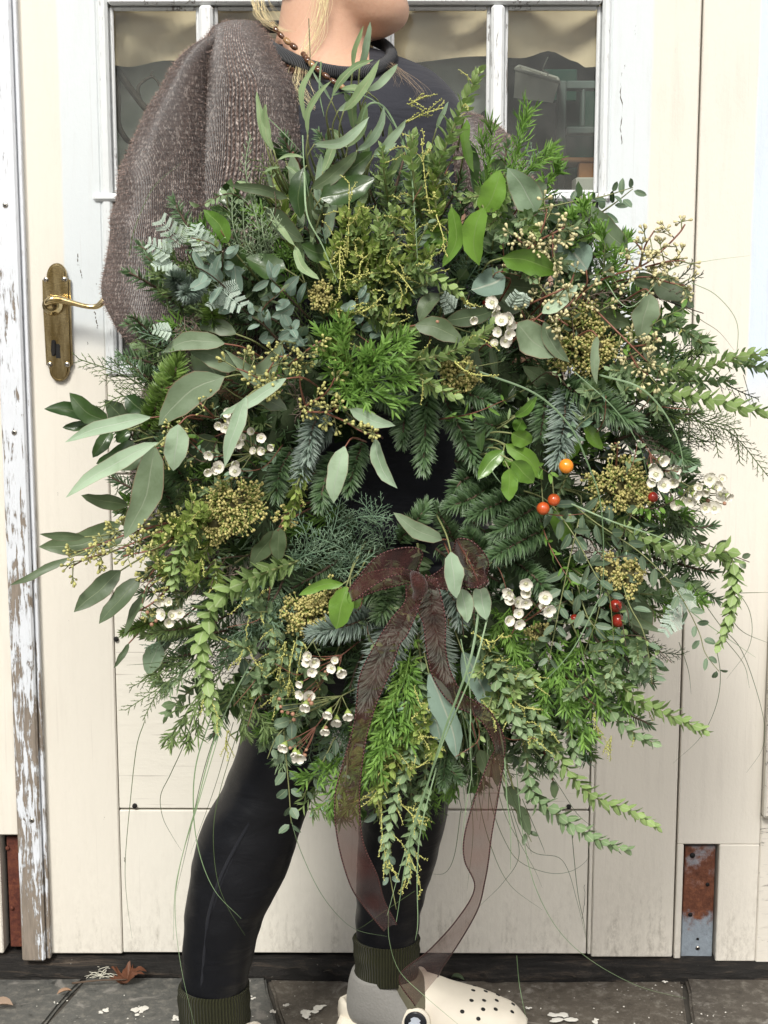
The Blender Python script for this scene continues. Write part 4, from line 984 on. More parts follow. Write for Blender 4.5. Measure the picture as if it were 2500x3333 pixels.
# ---- single big leaves
def bigleaf(name, x0, y0, x1, y1, w, mat, d0=.06, d1=None, roll=None, bend=0.0, curl=None, prof=(.62, .85), stem=True, fold=.14, stemmat=None, twist=0.0, nl=8):
    d1 = d0 + U(-.015, .03) if d1 is None else d1
    b_, t_ = W(x0, y0, d0), W(x1, y1, d1); T = t_ - b_
    mb = MB(); roll = U(-.45, .45) if roll is None else roll
    mb.leaf(b_, t_, w * PXM * (.8 if name == 'willow_leaf' else 1.0), rollN(T, roll), prof, curl=U(-.06, .08) if curl is None else curl, bend=bend, fold=fold, nl=nl, m=0, twist=twist)
    if stem:
        dr = (W(CX, CY, 0) - b_).normalized(); e = b_ - T.normalized() * .012 + dr * .012 + Vector((0, .008, 0)); e2 = e + dr * .03 + Vector((0, .035, 0))
        mb.tube(crom([b_ + T * .02, e, e2], 4), .0009, .0013, 4, m=1)
    return mb.build(name, [mat, stemmat or m_stem], wreath)
Gp, Gg, Gd, Gb, Gr, Gk, Gw = m_eucp, m_euc, m_eucd, m_eucb, m_rusc, m_ruscd, m_will
EUC = [
 (731,1226,516,1385,98,Gg,.10,.09,.1), (923,1108,731,1137,78,Gg,.10,.09,-.5), (733,1118,530,1146,58,Gg,.09,.08,.1), (770,1087,644,1068,48,Gd,.07,.06,.1), (769,1204,617,1143,66,Gg,.08,.07,.1), (722,1255,622,1150,105,Gd,.05,.05,.1),
 (494,1358,211,1440,46,Gp,.09,.10,.05), (520,1440,213,1621,50,Gp,.09,.11,.05), (582,1380,564,1533,72,Gp,.12,.11,0), (804,1288,731,1521,46,Gp,.13,.14,.03), (934,1230,716,1352,36,Gp,.12,.13,-.04), (829,1282,935,1335,56,Gd,.08,.08,0),
 (1138,1331,1287,1386,42,Gp,.12,.12,.05), (1123,1452,1086,1638,62,Gp,.12,.11,.03), (1222,1425,1294,1590,47,Gp,.11,.12,.1), (505,1450,405,1755,92,Gg,.11,.10,-.06), (497,1463,392,1532,48,Gd,.07,.07,0),
 (418,1645,264,1612,52,Gd,.07,.09,0), (395,1702,125,1780,78,Gd,.06,.06,-.1), (278,1748,128,1738,30,Gd,.08,.09,0), (402,1745,303,1776,62,Gd,.06,.06,0), (230,1813,30,1906,26,Gd,.08,.09,-.03), (394,1856,240,1993,64,Gd,.08,.09,0), (458,1880,322,2031,60,Gd,.08,.09,0), (478,1920,404,2068,30,Gd,.07,.08,0), (420,2093,370,2175,20,Gd,.06,.07,0), (520,2090,480,2195,66,Gp,.03,.02,0), (560,2080,500,2110,50,Gd,.03,.02,0),
 (1745,692,1652,546,90,Gp,.08,.10,.05), (1603,650,1679,724,58,Gd,.07,.07,.1), (1616,652,1684,606,46,Gg,.04,.04,0), (2042,812,1924,667,68,Gg,.07,.08,-.06), (1910,880,1818,772,98,Gb,.08,.07,.05), (1645,900,1534,943,92,Gb,.09,.09,-.05), (1672,860,1656,915,60,Gd,.07,.06,0), (1760,940,1640,925,60,Gd,.05,.05,0),
 (1350,1057,1510,1118,64,Gd,.11,.11,-.1), (1430,955,1364,1046,52,Gd,.10,.10,.1), (1450,1042,1624,1003,54,Gd,.11,.11,.05), (1682,1050,1813,1162,92,Gg,.11,.10,.05), (1770,1045,1855,1180,44,Gg,.11,.10,.1), (1945,1092,1943,1252,30,Gg,.11,.11,.08), (2118,955,2080,1107,84,Gg,.10,.09,.05), (1912,1018,2052,1057,66,Gd,.07,.07,0), (2120,900,2252,962,80,Gd,.05,.05,.1), (1763,1020,1882,925,44,Gp,.11,.10,.05), (2060,905,2150,925,50,Gd,.04,.04,0), (2130,1000,2110,1190,70,Gd,.03,.03,0), (2090,1230,2155,1330,60,Gb,.04,.03,0), (2180,960,2260,1000,50,Gd,.03,.03,0),
 (1440,1758,1280,1668,50,Gg,.10,.11,-.06), (1468,1795,1486,1948,60,Gp,.13,.13,.03), (1502,1915,1522,2028,56,Gp,.11,.11,0), (1560,1905,1582,2018,58,Gp,.11,.11,0), (1395,2190,1488,2474,80,Gb,.09,.10,-.07), (1375,2230,1440,2425,74,Gb,.08,.09,-.05), (1505,2120,1592,2325,80,Gb,.07,.08,-.05), (2070,1950,2098,2070,84,Gd,.02,.02,0), (2005,1950,2165,2060,30,Gd,.05,.05,.1),
 (905,1725,812,1848,62,Gd,.07,.06,0), (908,1715,905,1832,52,Gd,.07,.06,0), (1050,690,1110,640,40,Gg,.03,.03,0), (1720,640,1780,600,60,Gg,.03,.03,0), (1640,560,1600,520,40,Gd,.03,.03,0), (950,500,985,760,50,Gg,.02,.02,0),
 (1700,1010,1600,950,70,Gd,.04,.04,0), (1820,1260,1700,1190,60,Gd,.04,.04,0), (1560,1250,1535,1100,36,Gd,.05,.05,0), (1600,1130,1620,1240,24,Gd,.06,.06,0), (450,1400,340,1300,80,Gd,.04,.04,0), (700,1420,620,1500,90,Gd,.05,.04,0), (1560,2440,1590,2530,50,Gd,.04,.04,0), (1650,2560,1690,2640,46,Gd,.04,.04,0), (1690,2620,1725,2720,40,Gd,.04,.04,0), (1800,2540,1805,2600,28,Gd,.04,.04,0), (1610,2480,1620,2560,34,Gd,.03,.03,0)]
for (x0, y0, x1, y1, w, m, d0, d1, bd) in EUC:
    bigleaf('eucalyptus_leaf', x0, y0, x1, y1, w, m, d0, d1, bend=bd, stemmat=m_stemr if rnd.random() < .5 else m_stem)
RUS = [
 (352,1372,226,1278,62,Gk,.06,.07,-.1), (290,1367,143,1331,48,Gk,.06,.07,.12), (305,1382,203,1392,32,Gk,.05,.05,0), (364,1403,302,1490,44,Gk,.06,.07,0), (437,1437,313,1510,48,Gk,.06,.07,-.1), (475,1345,408,1288,64,Gk,.05,.05,0), (420,1400,380,1440,40,Gk,.05,.05,0),
 (990,545,978,713,58,Gk,.08,.08,.05), (1043,645,1220,580,82,Gk,.08,.08,.06), (1083,571,1212,492,62,Gk,.07,.07,.08), (1012,615,1165,490,44,Gd,.08,.08,.05), (938,645,748,602,34,Gd,.08,.09,.06), (868,675,988,788,62,Gd,.07,.06,.05), (1098,812,980,795,60,Gk,.07,.07,-.15), (742,792,662,682,52,Gr,.08,.09,.08), (780,800,770,880,58,Gk,.06,.05,0), (930,875,800,838,78,Gk,.07,.07,-.1),
 (1571,692,1628,553,76,Gr,.11,.12,.08), (1575,675,1560,865,72,Gr,.12,.11,.12), (1470,672,1440,870,46,Gr,.11,.10,-.15), (1452,758,1383,815,66,Gr,.07,.07,.1), (1520,388,1542,562,34,Gr,.06,.06,.1), (1633,838,1817,890,76,Gr,.11,.10,-.1), (1378,495,1372,605,48,Gk,.06,.06,.1), (1400,560,1345,640,40,Gk,.05,.05,0), (1530,470,1550,600,36,Gk,.05,.05,0),
 (1676,1357,1748,1290,30,Gr,.10,.11,.05), (1700,1365,1680,1405,44,Gr,.10,.09,0), (1665,1410,1732,1440,58,Gr,.10,.09,0), (1640,1466,1555,1561,48,Gr,.11,.12,.06), (1658,1525,1657,1632,52,Gr,.12,.12,0), (1668,1500,1737,1572,60,Gr,.12,.11,0), (1645,1445,1768,1562,52,Gr,.09,.08,-.08), (1576,1378,1568,1472,30,Gk,.08,.08,.1), (1648,1490,1652,1520,36,Gr,.11,.11,0),
 (1905,1378,1962,1462,44,Gr,.06,.06,.1), (1880,1420,1850,1500,40,Gr,.06,.06,0), (1980,1640,2080,1740,70,Gk,.04,.04,0), (1895,1640,1840,1700,64,Gk,.04,.04,0), (1810,1660,1850,1770,60,Gr,.04,.04,0), (1700,1860,1640,1900,80,Gk,.03,.03,0), (1960,2050,2060,2130,70,Gk,.02,.02,0),
 (1127,1908,1094,2048,74,Gr,.11,.11,0), (1140,1918,1162,1982,46,Gr,.11,.11,0), (1119,1900,972,1938,34,Gr,.10,.10,.1)]
for (x0, y0, x1, y1, w, m, d0, d1, bd) in RUS:
    bigleaf('ruscus_leaf', x0, y0, x1, y1, w, m, d0, d1, bend=bd, prof=(.55, .75), fold=.2, curl=U(-.03, .1))
WIL = [
 (864,466,836,295,24,.06,0), (879,487,860,337,22,.06,0), (891,491,866,337,28,.06,-.12), (1000,410,1037,195,24,.07,-.15), (1001,442,1080,262,22,.07,-.15), (1080,318,1216,194,30,.09,-.12), (1117,362,1236,193,38,.10,.08), (1197,297,1295,208,30,.08,.06), (1020,470,1202,380,38,.10,.15), (1160,492,1250,345,32,.08,.15), (1214,506,1322,388,34,.08,.05), (1214,510,1292,466,28,.08,0), (1170,225,1205,70,26,.08,.04), (1147,226,1184,82,18,.08,-.05),
 (1100,360,1170,300,26,.08,.1), (1080,330,1010,220,10,.05,0), (960,800,1040,910,34,.08,.12), (880,700,960,800,24,.08,.05), (1000,610,930,540,26,.05,.1), (905,520,990,515,14,.07,-.15), (860,560,910,545,12,.06,-.1), (1050,560,1090,440,36,.05,.05), (1030,700,1045,500,44,.04,.03), (1060,780,1090,640,40,.04,0), (1150,420,1120,300,40,.06,.1), (1130,480,1190,330,40,.05,.1), (1200,300,1110,290,28,.07,.1), (1080,420,1130,480,30,.05,0), (1180,560,1210,420,30,.05,0), (1240,520,1270,400,26,.05,.08), (985,900,940,720,34,.05,.05), (1010,760,1000,600,30,.05,.05), (1110,700,1080,560,32,.05,.05), (900,640,870,560,20,.05,0), (1150,700,1200,620,30,.05,0), (1260,600,1310,480,34,.04,0), (1420,420,1460,330,18,.04,0), (1035,860,1010,750,26,.06,0), (850,620,770,590,20,.05,0)]
for (x0, y0, x1, y1, w, d0, bd) in WIL:
    bigleaf('willow_leaf', x0, y0, x1, y1, w, m_will if rnd.random() < .72 else m_eucp, d0, d0 + U(-.01, .03), bend=bd, prof=(.5, .62), fold=.12, twist=U(-.5, .5), stemmat=m_stem)

# ---- stems with opposite small leaves
def opposite(pts, mat, L, w, step, stemmat, tip=True, r=.0011, tilt=.8, name='eucalyptus_sprig', start=.1, bow=.5):
    P = path3(pts); mb = MB(); mb.tube(P, r, r * .5, 5); root = mb.build(name, stemmat, wreath)
    Q = resample(P, step); n_ = len(Q)
    for i in range(int(n_ * start), n_):
        T = (Q[min(i + 1, n_ - 1)] - Q[max(i - 1, 0)]).normalized(); f = 1 - .45 * (i / n_) ** 2
        S0 = T.cross(rollN(T, (math.pi / 2 if i % 2 else 0) * bow + U(-.5, .5))).normalized()
        for sg in (-1, 1):
            if rnd.random() < .1: continue
            d_ = (S0 * sg * U(.7, 1.1) + T * U(.35, .9) + rv(.3) + Vector((0, -.12, -.1))).normalized(); l_ = L * f * U(.75, 1.15)
            b_ = Q[i] + d_ * .003
            mb = MB(); mb.leaf(b_, b_ + d_ * l_, w * f * U(.8, 1.15), rollN(d_, U(-1, 1) * tilt), (.5, .62), curl=U(-.05, .1), fold=.15, nl=5, nw=4)
            mb.build('leaf', mat, root)
    return root
PX = PXM
opposite([(1010,1040,.05),(914,940,.09),(880,905,.11)], m_eucb, 82*PX, 40*PX, .014, m_stemb, start=.3)
opposite([(800,1000,.05),(695,902,.09),(636,868,.11)], m_eucb, 86*PX, 42*PX, .015, m_stemb, start=.2)
opposite([(1000,1120,.06),(960,1085,.10),(945,1065,.12)], m_eucb, 66*PX, 40*PX, .007, m_stemb, start=.3, bow=1)
opposite([(720,900,.04),(725,850,.07),(728,815,.08)], m_eucb, 70*PX, 36*PX, .012, m_stemb)
opposite([(1180,1050,.05),(1168,1000,.09),(1160,970,.11)], m_eucb, 76*PX, 36*PX, .010, m_stemb, start=.3)
opposite([(950,1150,.04),(860,1060,.07),(820,1030,.08)], m_eucb, 60*PX, 30*PX, .014, m_stemb)
opposite([(1260,1090,.05),(1235,1050,.07),(1220,1020,.08)], m_eucb, 70*PX, 36*PX, .014, m_stemb)
PAR = [[(1798,1643,.06),(1870,1745,.09),(1938,1870,.10),(1982,1938,.10),(2000,2112,.09)], [(1861,1638,.05),(1938,1700,.08),(2083,1798,.10),(2180,1894,.11),(2228,1962,.11),(2276,2059,.10),(2296,2126,.10),(2340,2185,.10)], [(1885,1690,.06),(1856,1812,.08),(1827,1948,.09),(1812,2020,.10),(1784,2165,.09)], [(2006,1807,.07),(2044,1957,.09),(2093,2054,.10),(2117,2165,.10),(2122,2228,.10)], [(1870,1875,.06),(1914,2010,.09),(1976,2083,.09)], [(1986,1630,.06),(2083,1700,.08)], [(1960,1800,.04),(1950,1980,.06),(1900,2130,.06)]]
for p in PAR: opposite(p, m_parv, 64*PX, 27*PX, .021, m_stem, start=.08, r=.0009)
opposite([(2180,1600,.03),(2240,1740,.04),(2330,1785,.05),(2440,1830,.06)], m_eucd, 56*PX, 26*PX, .03, m_stemb, start=.3)
opposite([(2100,950,.02),(2200,990,.04),(2290,1020,.05)], m_eucd, 50*PX, 24*PX, .022, m_stemb)
opposite([(1960,690,.04),(2010,655,.05),(2060,615,.06)], m_parv, 52*PX, 22*PX, .014, m_stem)
opposite([(1720,690,.04),(1850,660,.05),(1960,640,.06),(2060,610,.06)], m_parv, 46*PX, 20*PX, .024, m_stem)
opposite([(920,2330,.04),(930,2450,.06),(940,2560,.06),(948,2680,.06)], m_parv, 58*PX, 34*PX, .022, m_stem)
opposite([(1000,2250,.04),(960,2330,.06),(900,2400,.07),(870,2470,.07)], m_parv, 56*PX, 32*PX, .02, m_stem)
opposite([(1090,2400,.04),(1050,2480,.05),(1010,2540,.05),(985,2600,.05)], m_parv, 50*PX, 24*PX, .018, m_stem)
opposite([(1230,2500,.03),(1235,2650,.05),(1260,2800,.06),(1290,2960,.06)], m_eucb, 54*PX, 28*PX, .026, m_stem, start=.2)
opposite([(760,2100,.03),(820,2170,.05),(860,2230,.05)], m_parv, 60*PX, 34*PX, .02, m_stem)
opposite([(1640,2560,.02),(1700,2680,.03),(1730,2740,.03)], m_eucd, 50*PX, 22*PX, .03, m_stem)

# ---- needle, scale and small-leaf sprays
def fir(pts, mat=m_fir, nl=52, w=6.5, step=2.0, per=4, name='fir_branch', flat=.6, fan=58):
    P = path3(pts); mb = MB(); mb.tube(P, .0022, .0012, 5, m=1); Q = resample(P, step * .0011); n_ = len(Q)
    for i in range(n_):
        T = (Q[min(i + 1, n_ - 1)] - Q[max(i - 1, 0)]).normalized(); S, Nn = T.cross(CAMN).normalized(), None; Nn = S.cross(T)
        q = i / max(1, n_ - 1); ang = R(fan - 30 * max(0, (q - .75) / .25) + U(-9, 9)); l0 = nl * PXM * (1 - .35 * q ** 3) * (.65 + .35 * min(1, q * 6))
        for k in range(per):
            ph = U(-1, 1) * math.pi; c_, s_ = math.cos(ph), math.sin(ph) * flat
            o_ = (S * c_ + Nn * s_); o_ = o_.normalized() if o_.length > .2 else S
            d_ = (T * math.cos(ang) + o_ * math.sin(ang)).normalized(); l_ = l0 * U(.8, 1.12)
            mb.needle(Q[i], Q[i] + d_ * l_, w * PXM * U(.8, 1.1), (Nn + o_ * .2 + T * .3), 0, U(0, 1), drop=-.10)
    return mb.build(name, [mat, m_stemb], wreath)
def cypress(pts, mat=m_cyp, reach=95, gap=13, name='cypress_sprig', thick=3.0, fan=42, sub=.42, droop=0.0):
    P = path3(pts); mb = MB(); mb.tube(P, thick * PXM * .75, thick * PXM * .5, 4, t=.3); Q = resample(P, gap * PXM); n_ = len(Q)
    Nn = (CAMN + rv(.5)).normalized()
    for i in range(n_):
        q = i / n_; T = (Q[min(i + 1, n_ - 1)] - Q[max(i - 1, 0)]).normalized(); S = T.cross(Nn).normalized(); sg = 1 if i % 2 else -1
        l_ = reach * PXM * (1 - .7 * q) * U(.6, 1.1); a_ = R(fan + U(-8, 8))
        d_ = (T * math.cos(a_) + S * sg * math.sin(a_) + Nn * U(-.25, .25)).normalized(); e_ = Q[i] + d_ * l_ + T * l_ * .15 + Vector((0, 0, -droop * l_))
        B = [Q[i], Q[i].lerp(e_, .5) + T * l_ * -.03, e_]; tt = U(0, 1)
        mb.tube(B, thick * PXM * .55, thick * PXM * .3, 3, t=tt)
        m_ = max(2, int(l_ / (9 * PXM))); 
        for j in range(1, m_):
            f = j / m_; b_ = Q[i].lerp(e_, f); s2 = d_.cross(Nn).normalized() * (1 if j % 2 else -1); L2 = l_ * sub * (1 - f * .55) * U(.6, 1.1)
            d2 = (d_ * .75 + s2 * .65 + Nn * U(-.3, .3)).normalized()
            mb.tube([b_, b_ + d2 * L2], thick * PXM * .5, thick * PXM * .22, 3, t=min(1, max(0, tt + U(-.3, .3))))
    return mb.build(name, [mat], wreath)
def acacia(pts, mat=m_aca, L=46, w=26, gap=8.5, name='acacia_sprig', buds=0, spread=52, start=0.0):
    L *= 1.22; w *= 1.42; gap *= .86
    P = path3(pts); mb = MB(); mb.tube(P, .0016, .0008, 5, m=1); Q = resample(P, gap * PXM); n_ = len(Q); ph = U(0, 6)
    for i in range(int(n_ * start), n_):
        q = i / max(1, n_ - 1); T = (Q[min(i + 1, n_ - 1)] - Q[max(i - 1, 0)]).normalized(); s_, u_ = perp(T); ph += 2.399963
        o_ = s_ * math.cos(ph) + u_ * math.sin(ph); a_ = R(spread * (1 - .45 * max(0, q - .6) / .4) + U(-9, 9)); k = (.75 + .25 * min(1, q * 5)) * (1 - .42 * q ** 3) * U(.85, 1.12)
        d_ = (T * math.cos(a_) + o_ * math.sin(a_)).normalized(); nn = (T * math.sin(a_) - o_ * math.cos(a_)) + rv(.25)
        b_ = Q[i] + o_ * .001
        mb.leaf(b_, b_ + d_ * L * PXM * k, w * PXM * k, nn, (.42, .62), curl=U(-.12, .05), fold=.22, nl=3, nw=2, m=0, t=min(1, max(0, .25 + .55 * q + U(-.25, .25))))
    if buds:
        for _ in range(buds):
            i = rnd.randrange(n_ // 5, n_); T = (Q[min(i + 1, n_ - 1)] - Q[max(i - 1, 0)]).normalized(); s_, u_ = perp(T); a_ = U(0, 6.28)
            raceme(mb, Q[i], (T * .6 + s_ * math.cos(a_) + u_ * math.sin(a_) + Vector((0, -.3, -.2))).normalized(), U(45, 95) * PXM, 2)
    return mb.build(name, [mat, m_stem, m_bud], wreath)
def raceme(mb, b_, d_, L, m, r=2.6, zig=.22):
    pts = [b_]; n_ = max(4, int(L / (9 * PXM))); d2 = d_.copy(); s_, u_ = perp(d_)
    for k in range(n_): d2 = (d2 + rv(.22) + Vector((0, 0, -.05))).normalized(); pts.append(pts[-1] + d2 * L / n_)
    mb.tube(pts, .0006, .0004, 3, m=m, t=.2)
    for k, p in enumerate(pts[1:]):
        for _ in range(2): mb.ball(p + rv(3.5 * PXM), r * PXM * U(.7, 1.2) * (1 - .3 * k / n_), m=m, t=U(0, 1))
def buds(pts, name='bud_spray', side=6, L=60):
    P = path3(pts); mb = MB(); mb.tube(P, .0008, .0005, 4, m=0); Q = resample(P, .009)
    for i, p in enumerate(Q):
        for _ in range(2): mb.ball(p + rv(4 * PXM), 2.8 * PXM * U(.7, 1.2), m=0, t=U(0, 1))
    for k in range(side):
        i = rnd.randrange(len(Q)); T = (Q[min(i + 1, len(Q) - 1)] - Q[max(0, i - 1)]).normalized(); s_, u_ = perp(T); a_ = U(0, 6.28)
        raceme(mb, Q[i], (T + s_ * math.cos(a_) + u_ * math.sin(a_) * .6).normalized(), U(.5, 1.1) * L * PXM, 0)
    return mb.build(name, [m_bud], wreath)
def feather(pts, mat=m_fea, shoot=70, leaf=36, w=6.5, gap=17, name='asparagus_fern', sub=7, fan=48, d3=.7):
    P = path3(pts); mb = MB(); mb.tube(P, .0012, .0007, 4, m=0, t=.5); Q = resample(P, gap * PXM); n_ = len(Q)
    for i in range(n_ + 3):
        i = min(i, n_ - 1); q = i / n_; T = (Q[min(i + 1, n_ - 1)] - Q[max(i - 1, 0)]).normalized(); s_, u_ = perp(T); a = U(0, 6.28); o_ = s_ * math.cos(a) + u_ * math.sin(a); o_.y *= d3
        an = R(fan + U(-12, 12)) * (1 - .4 * q); d_ = (T * math.cos(an) + o_ * math.sin(an) + Vector((0, -.12, 0))).normalized(); l_ = shoot * PXM * (1 - .4 * q) * U(.7, 1.15)
        e_ = Q[i] + d_ * l_; mb.tube([Q[i], e_], .0005, .0003, 3, t=.6)
        tt = U(0, 1)
        for k in range(sub):
            f = .25 + .75 * k / (sub - 1); b_ = Q[i].lerp(e_, f); s2, u2 = perp(d_); a2 = U(0, 6.28); an2 = R(42) * (1 - .6 * (f > .95))
            d2 = (d_ * math.cos(an2) + (s2 * math.cos(a2) + u2 * math.sin(a2)) * math.sin(an2)).normalized()
            mb.needle(b_, b_ + d2 * leaf * PXM * U(.7, 1.1), w * PXM, CAMN + rv(.6), 0, min(1, max(0, tt + U(-.3, .3))), drop=U(-.12, .12))
    return mb.build(name, [mat], wreath)
def silver(x0, y0, x1, y1, d, n=5, name='silver_fern_frond', w=34):
    b_, t_ = W(x0, y0, d), W(x1, y1, d + .015); T = (t_ - b_); L = T.length; T.normalize(); mb = MB(); Nn = (CAMN + rv(.35)).normalized(); S = T.cross(Nn).normalized()
    mb.tube([b_, t_], .0007, .0004, 4, t=.6)
    for i in range(n):
        f = (i + .5) / n; c = b_ + T * L * f
        for sg in (-1, 1):
            d_ = (T * .55 + S * sg + Nn * U(-.2, .2)).normalized(); l_ = L * .5 * (1 - .55 * f) * U(.85, 1.1); tt = U(.2, 1); m_ = 9
            mb.tube([c, c + d_ * l_], .0004, .0003, 3, t=tt); s2 = d_.cross(Nn).normalized()
            for k in range(m_):
                g_ = (k + .6) / m_; p = c + d_ * l_ * g_
                for s3 in (-1, 1): dd = (d_ * .55 + s2 * s3).normalized(); mb.needle(p, p + dd * l_ * .30 * (1 - .35 * g_), 3.0 * PXM, Nn, 0, min(1, tt + U(-.2, .2)), drop=.02)
    return mb.build(name, [m_silv], wreath)
def seeds(pts, n=7, spread=46, size=9.5, mat=m_seed, name='seeded_eucalyptus', stem=None):
    P = path3(pts); mb = MB(); mb.tube(P, .0013, .0009, 5, m=1); Q = resample(P, P and max(.004, (P[-1] - P[0]).length / max(1, n)))
    for i in range(n):
        q = Q[min(len(Q) - 1, int(len(Q) * (i + .6) / n))]; j = min(len(Q) - 1, int(len(Q) * (i + .6) / n)); T = (Q[min(j + 1, len(Q) - 1)] - Q[max(j - 1, 0)]).normalized()
        d_ = (T * U(.1, .8) + rv(1.0) + Vector((0, -.35, 0))).normalized(); e_ = q + d_ * spread * PXM * U(.6, 1.05); mb.tube([q, e_], .0008, .0006, 4, m=2, t=.5)
        for k in range(rnd.randrange(4, 8)):
            d2 = (d_ + rv(1.15)).normalized(); c_ = e_ + d2 * U(10, 17) * PXM; mb.tube([e_, c_], .0006, .0006, 3, m=2, t=.5)
            mb.drop(c_, d2, size * 1.75 * PXM * U(.85, 1.15), size * .56 * PXM * U(.85, 1.15), m=0, t=U(0, 1), n=6)
    return mb.build(name, [mat, stem or m_stemr, m_stem], wreath)
def skimmia(x, y, rx, ry, n, d=.09, mat=m_skim, size=4.9, name='skimmia_head'):
    n = int(n * 1.45)
    mb = MB(); c = W(x, y, d - .02); ph = U(0, 9)
    for i in range(max(6, n // 5)):
        a, z = U(0, 6.28), U(-.1, 1); r_ = math.sqrt(1 - z * z); k = U(.5, .9) * (1 + .3 * noise.noise(Vector((math.cos(a) * 1.6 + ph, math.sin(a) * 1.6, z * 2))))
        dn = Vector((math.cos(a) * r_ * rx, -z * min(rx, ry) * .7, math.sin(a) * r_ * ry)) * PXM; p0 = c + dn * k; mb.tube([c.lerp(p0, .2), p0], .0010, .0008, 4, m=1)
        for _ in range(rnd.randrange(7, 14)):
            p = p0 + (dn.normalized() * .5 + rv(.9)) * U(.18, .36) * min(rx, ry) * PXM; mb.tube([p0, p], .0006, .0005, 3, m=2)
            s_ = size * PXM * U(.6, 1.15); mb.ball(p, s_, m=0, t=U(0, 1) ** 1.6)
    V, F = ICO1; o2 = len(mb.v)
    for v in V: mb.vert(c + Vector((v.x * rx * .45 * PXM, v.y * min(rx, ry) * .3 * PXM, v.z * ry * .45 * PXM)) + rv(.002), t=.2)
    for f in F: mb.face(tuple(o2 + k for k in f), 1)
    return mb.build(name, [mat, m_skims, m_calyx], wreath)
# wax flowers
def flower_mesh(kind):
    mb = MB(); z = Vector((0, 0, 1))
    if kind == 'bud':
        mb.drop(Vector((0, 0, -.5)), z, 1.5, .62, m=2, n=8, prof=((0, .3), (.3, .6), (.55, 1), (.8, .95), (1, .3)))
    else:
        op = 1.0 if kind == 'open' else .62
        mb.drop(Vector((0, 0, -1.1)), z, 1.1, .55 if kind == 'open' else .6, m=1, n=8, prof=((0, .22), (.3, .45), (.7, .85), (1, 1)))
        for k in range(5):
            a = 2 * math.pi * k / 5; o_ = Vector((math.cos(a), math.sin(a), 0)); s_ = Vector((-math.sin(a), math.cos(a), 0)); rows = []
            for i, (rr_, zz, ww) in enumerate(((.34, .0, .26), (.60 * (.75 + .25 * op), .10 + .06 * (1 - op), .46), (.88 * (.6 + .4 * op), .22 + .3 * (1 - op), .56), (1.10 * (.45 + .55 * op), .40 + .5 * (1 - op), .44), (1.14 * (.35 + .65 * op), .55 + .6 * (1 - op), .18))):
                rows.append([mb.vert(o_ * (rr_ - .10 * abs(u)) + s_ * ww * u + z * (zz + .10 * abs(u))) for u in (-1, -.5, 0, .5, 1)])
            for A, B in zip(rows, rows[1:]):
                for j in range(4): mb.face((A[j], A[j + 1], B[j + 1], B[j]), 0)
        mb.drop(Vector((0, 0, -.02)), z, .12, .34, m=3, n=10, prof=((0, 1), (1, .8)))
        for k in range(10): a = 2 * math.pi * k / 10; mb.ball(Vector((math.cos(a) * .40, math.sin(a) * .40, .16)), .07, m=3 if k % 2 else 0)
    o = mb.build('flower', [m_petal, m_calyx, m_pink, m_eye], None); me = o.data; bpy.data.objects.remove(o); return me
FLO = {k: flower_mesh(k) for k in ('open', 'cup', 'bud')}
def waxflower(base, blooms, d=.10, size=20, leafy=8):
    """blooms: (x, y, kind, tilt x, tilt z)"""
    b_ = W(*base); mb = MB(); items = []
    mean = sum((W(q[0], q[1], d) for q in blooms), Vector()) / len(blooms); fork = b_.lerp(mean, .45)
    mb.tube([b_, fork], .0011, .0009, 4)
    for q in blooms:
        x, y, kind = q[:3]; p = W(x, y, d + U(-.012, .012)); face = Vector((q[3] if len(q) > 3 else U(-.7, .7), -1, q[4] if len(q) > 4 else U(-.5, .6))).normalized()
        s_ = size * PXM * U(.78, 1.12) * (.55 if kind == 'bud' else 1.0); e_ = p - face * s_ * 1.05
        mb.tube(crom([fork, fork.lerp(e_, .6) + Vector((0, .01, -.004)), e_], 3), .0007, .0005, 4); items.append((p, face, s_, kind))
    for _ in range(leafy):
        q = fork.lerp(mean, U(-.6, .8)); dd = (mean - b_).normalized() + rv(.8); mb.needle(q, q + dd.normalized() * U(20, 40) * PXM, 4 * PXM, CAMN, 1, U(0, 1))
    root = mb.build('wax_flower_sprig', [m_stemr if rnd.random() < .4 else m_stem, m_cypd], wreath)
    for p, face, s_, kind in items:
        o = link('flower', FLO[kind], root); o.location = p; qn = face.to_track_quat('Z', 'Y'); o.rotation_mode = 'QUATERNION'; o.rotation_quaternion = qn @ Vector((0, 0, 1)).rotation_difference(Vector((0, 0, 1))); o.scale = (s_, s_, s_ * U(.85, 1.1))
    return root
def grass(pts, w=5, mat=m_grass):
    P = crom([W(*q) for q in pts], 8); mb = MB(); n_ = len(P); t_ = U(0, 1); rows = []
    for i, p in enumerate(P):
        T = (P[min(i + 1, n_ - 1)] - P[max(i - 1, 0)]).normalized(); S = T.cross(CAMN).normalized(); q = i / (n_ - 1); hw = w * PXM * .5 * (1 - .8 * q ** 2)
        rows.append([mb.vert(p - S * hw, (0, q), t_), mb.vert(p + CAMN * hw * .5, (.5, q), t_), mb.vert(p + S * hw, (1, q), t_)])
    for A, B in zip(rows, rows[1:]):
        mb.face((A[0], A[1], B[1], B[0])); mb.face((A[1], A[2], B[2], B[1]))
    return mb.build('grass_blade', [mat], wreath)
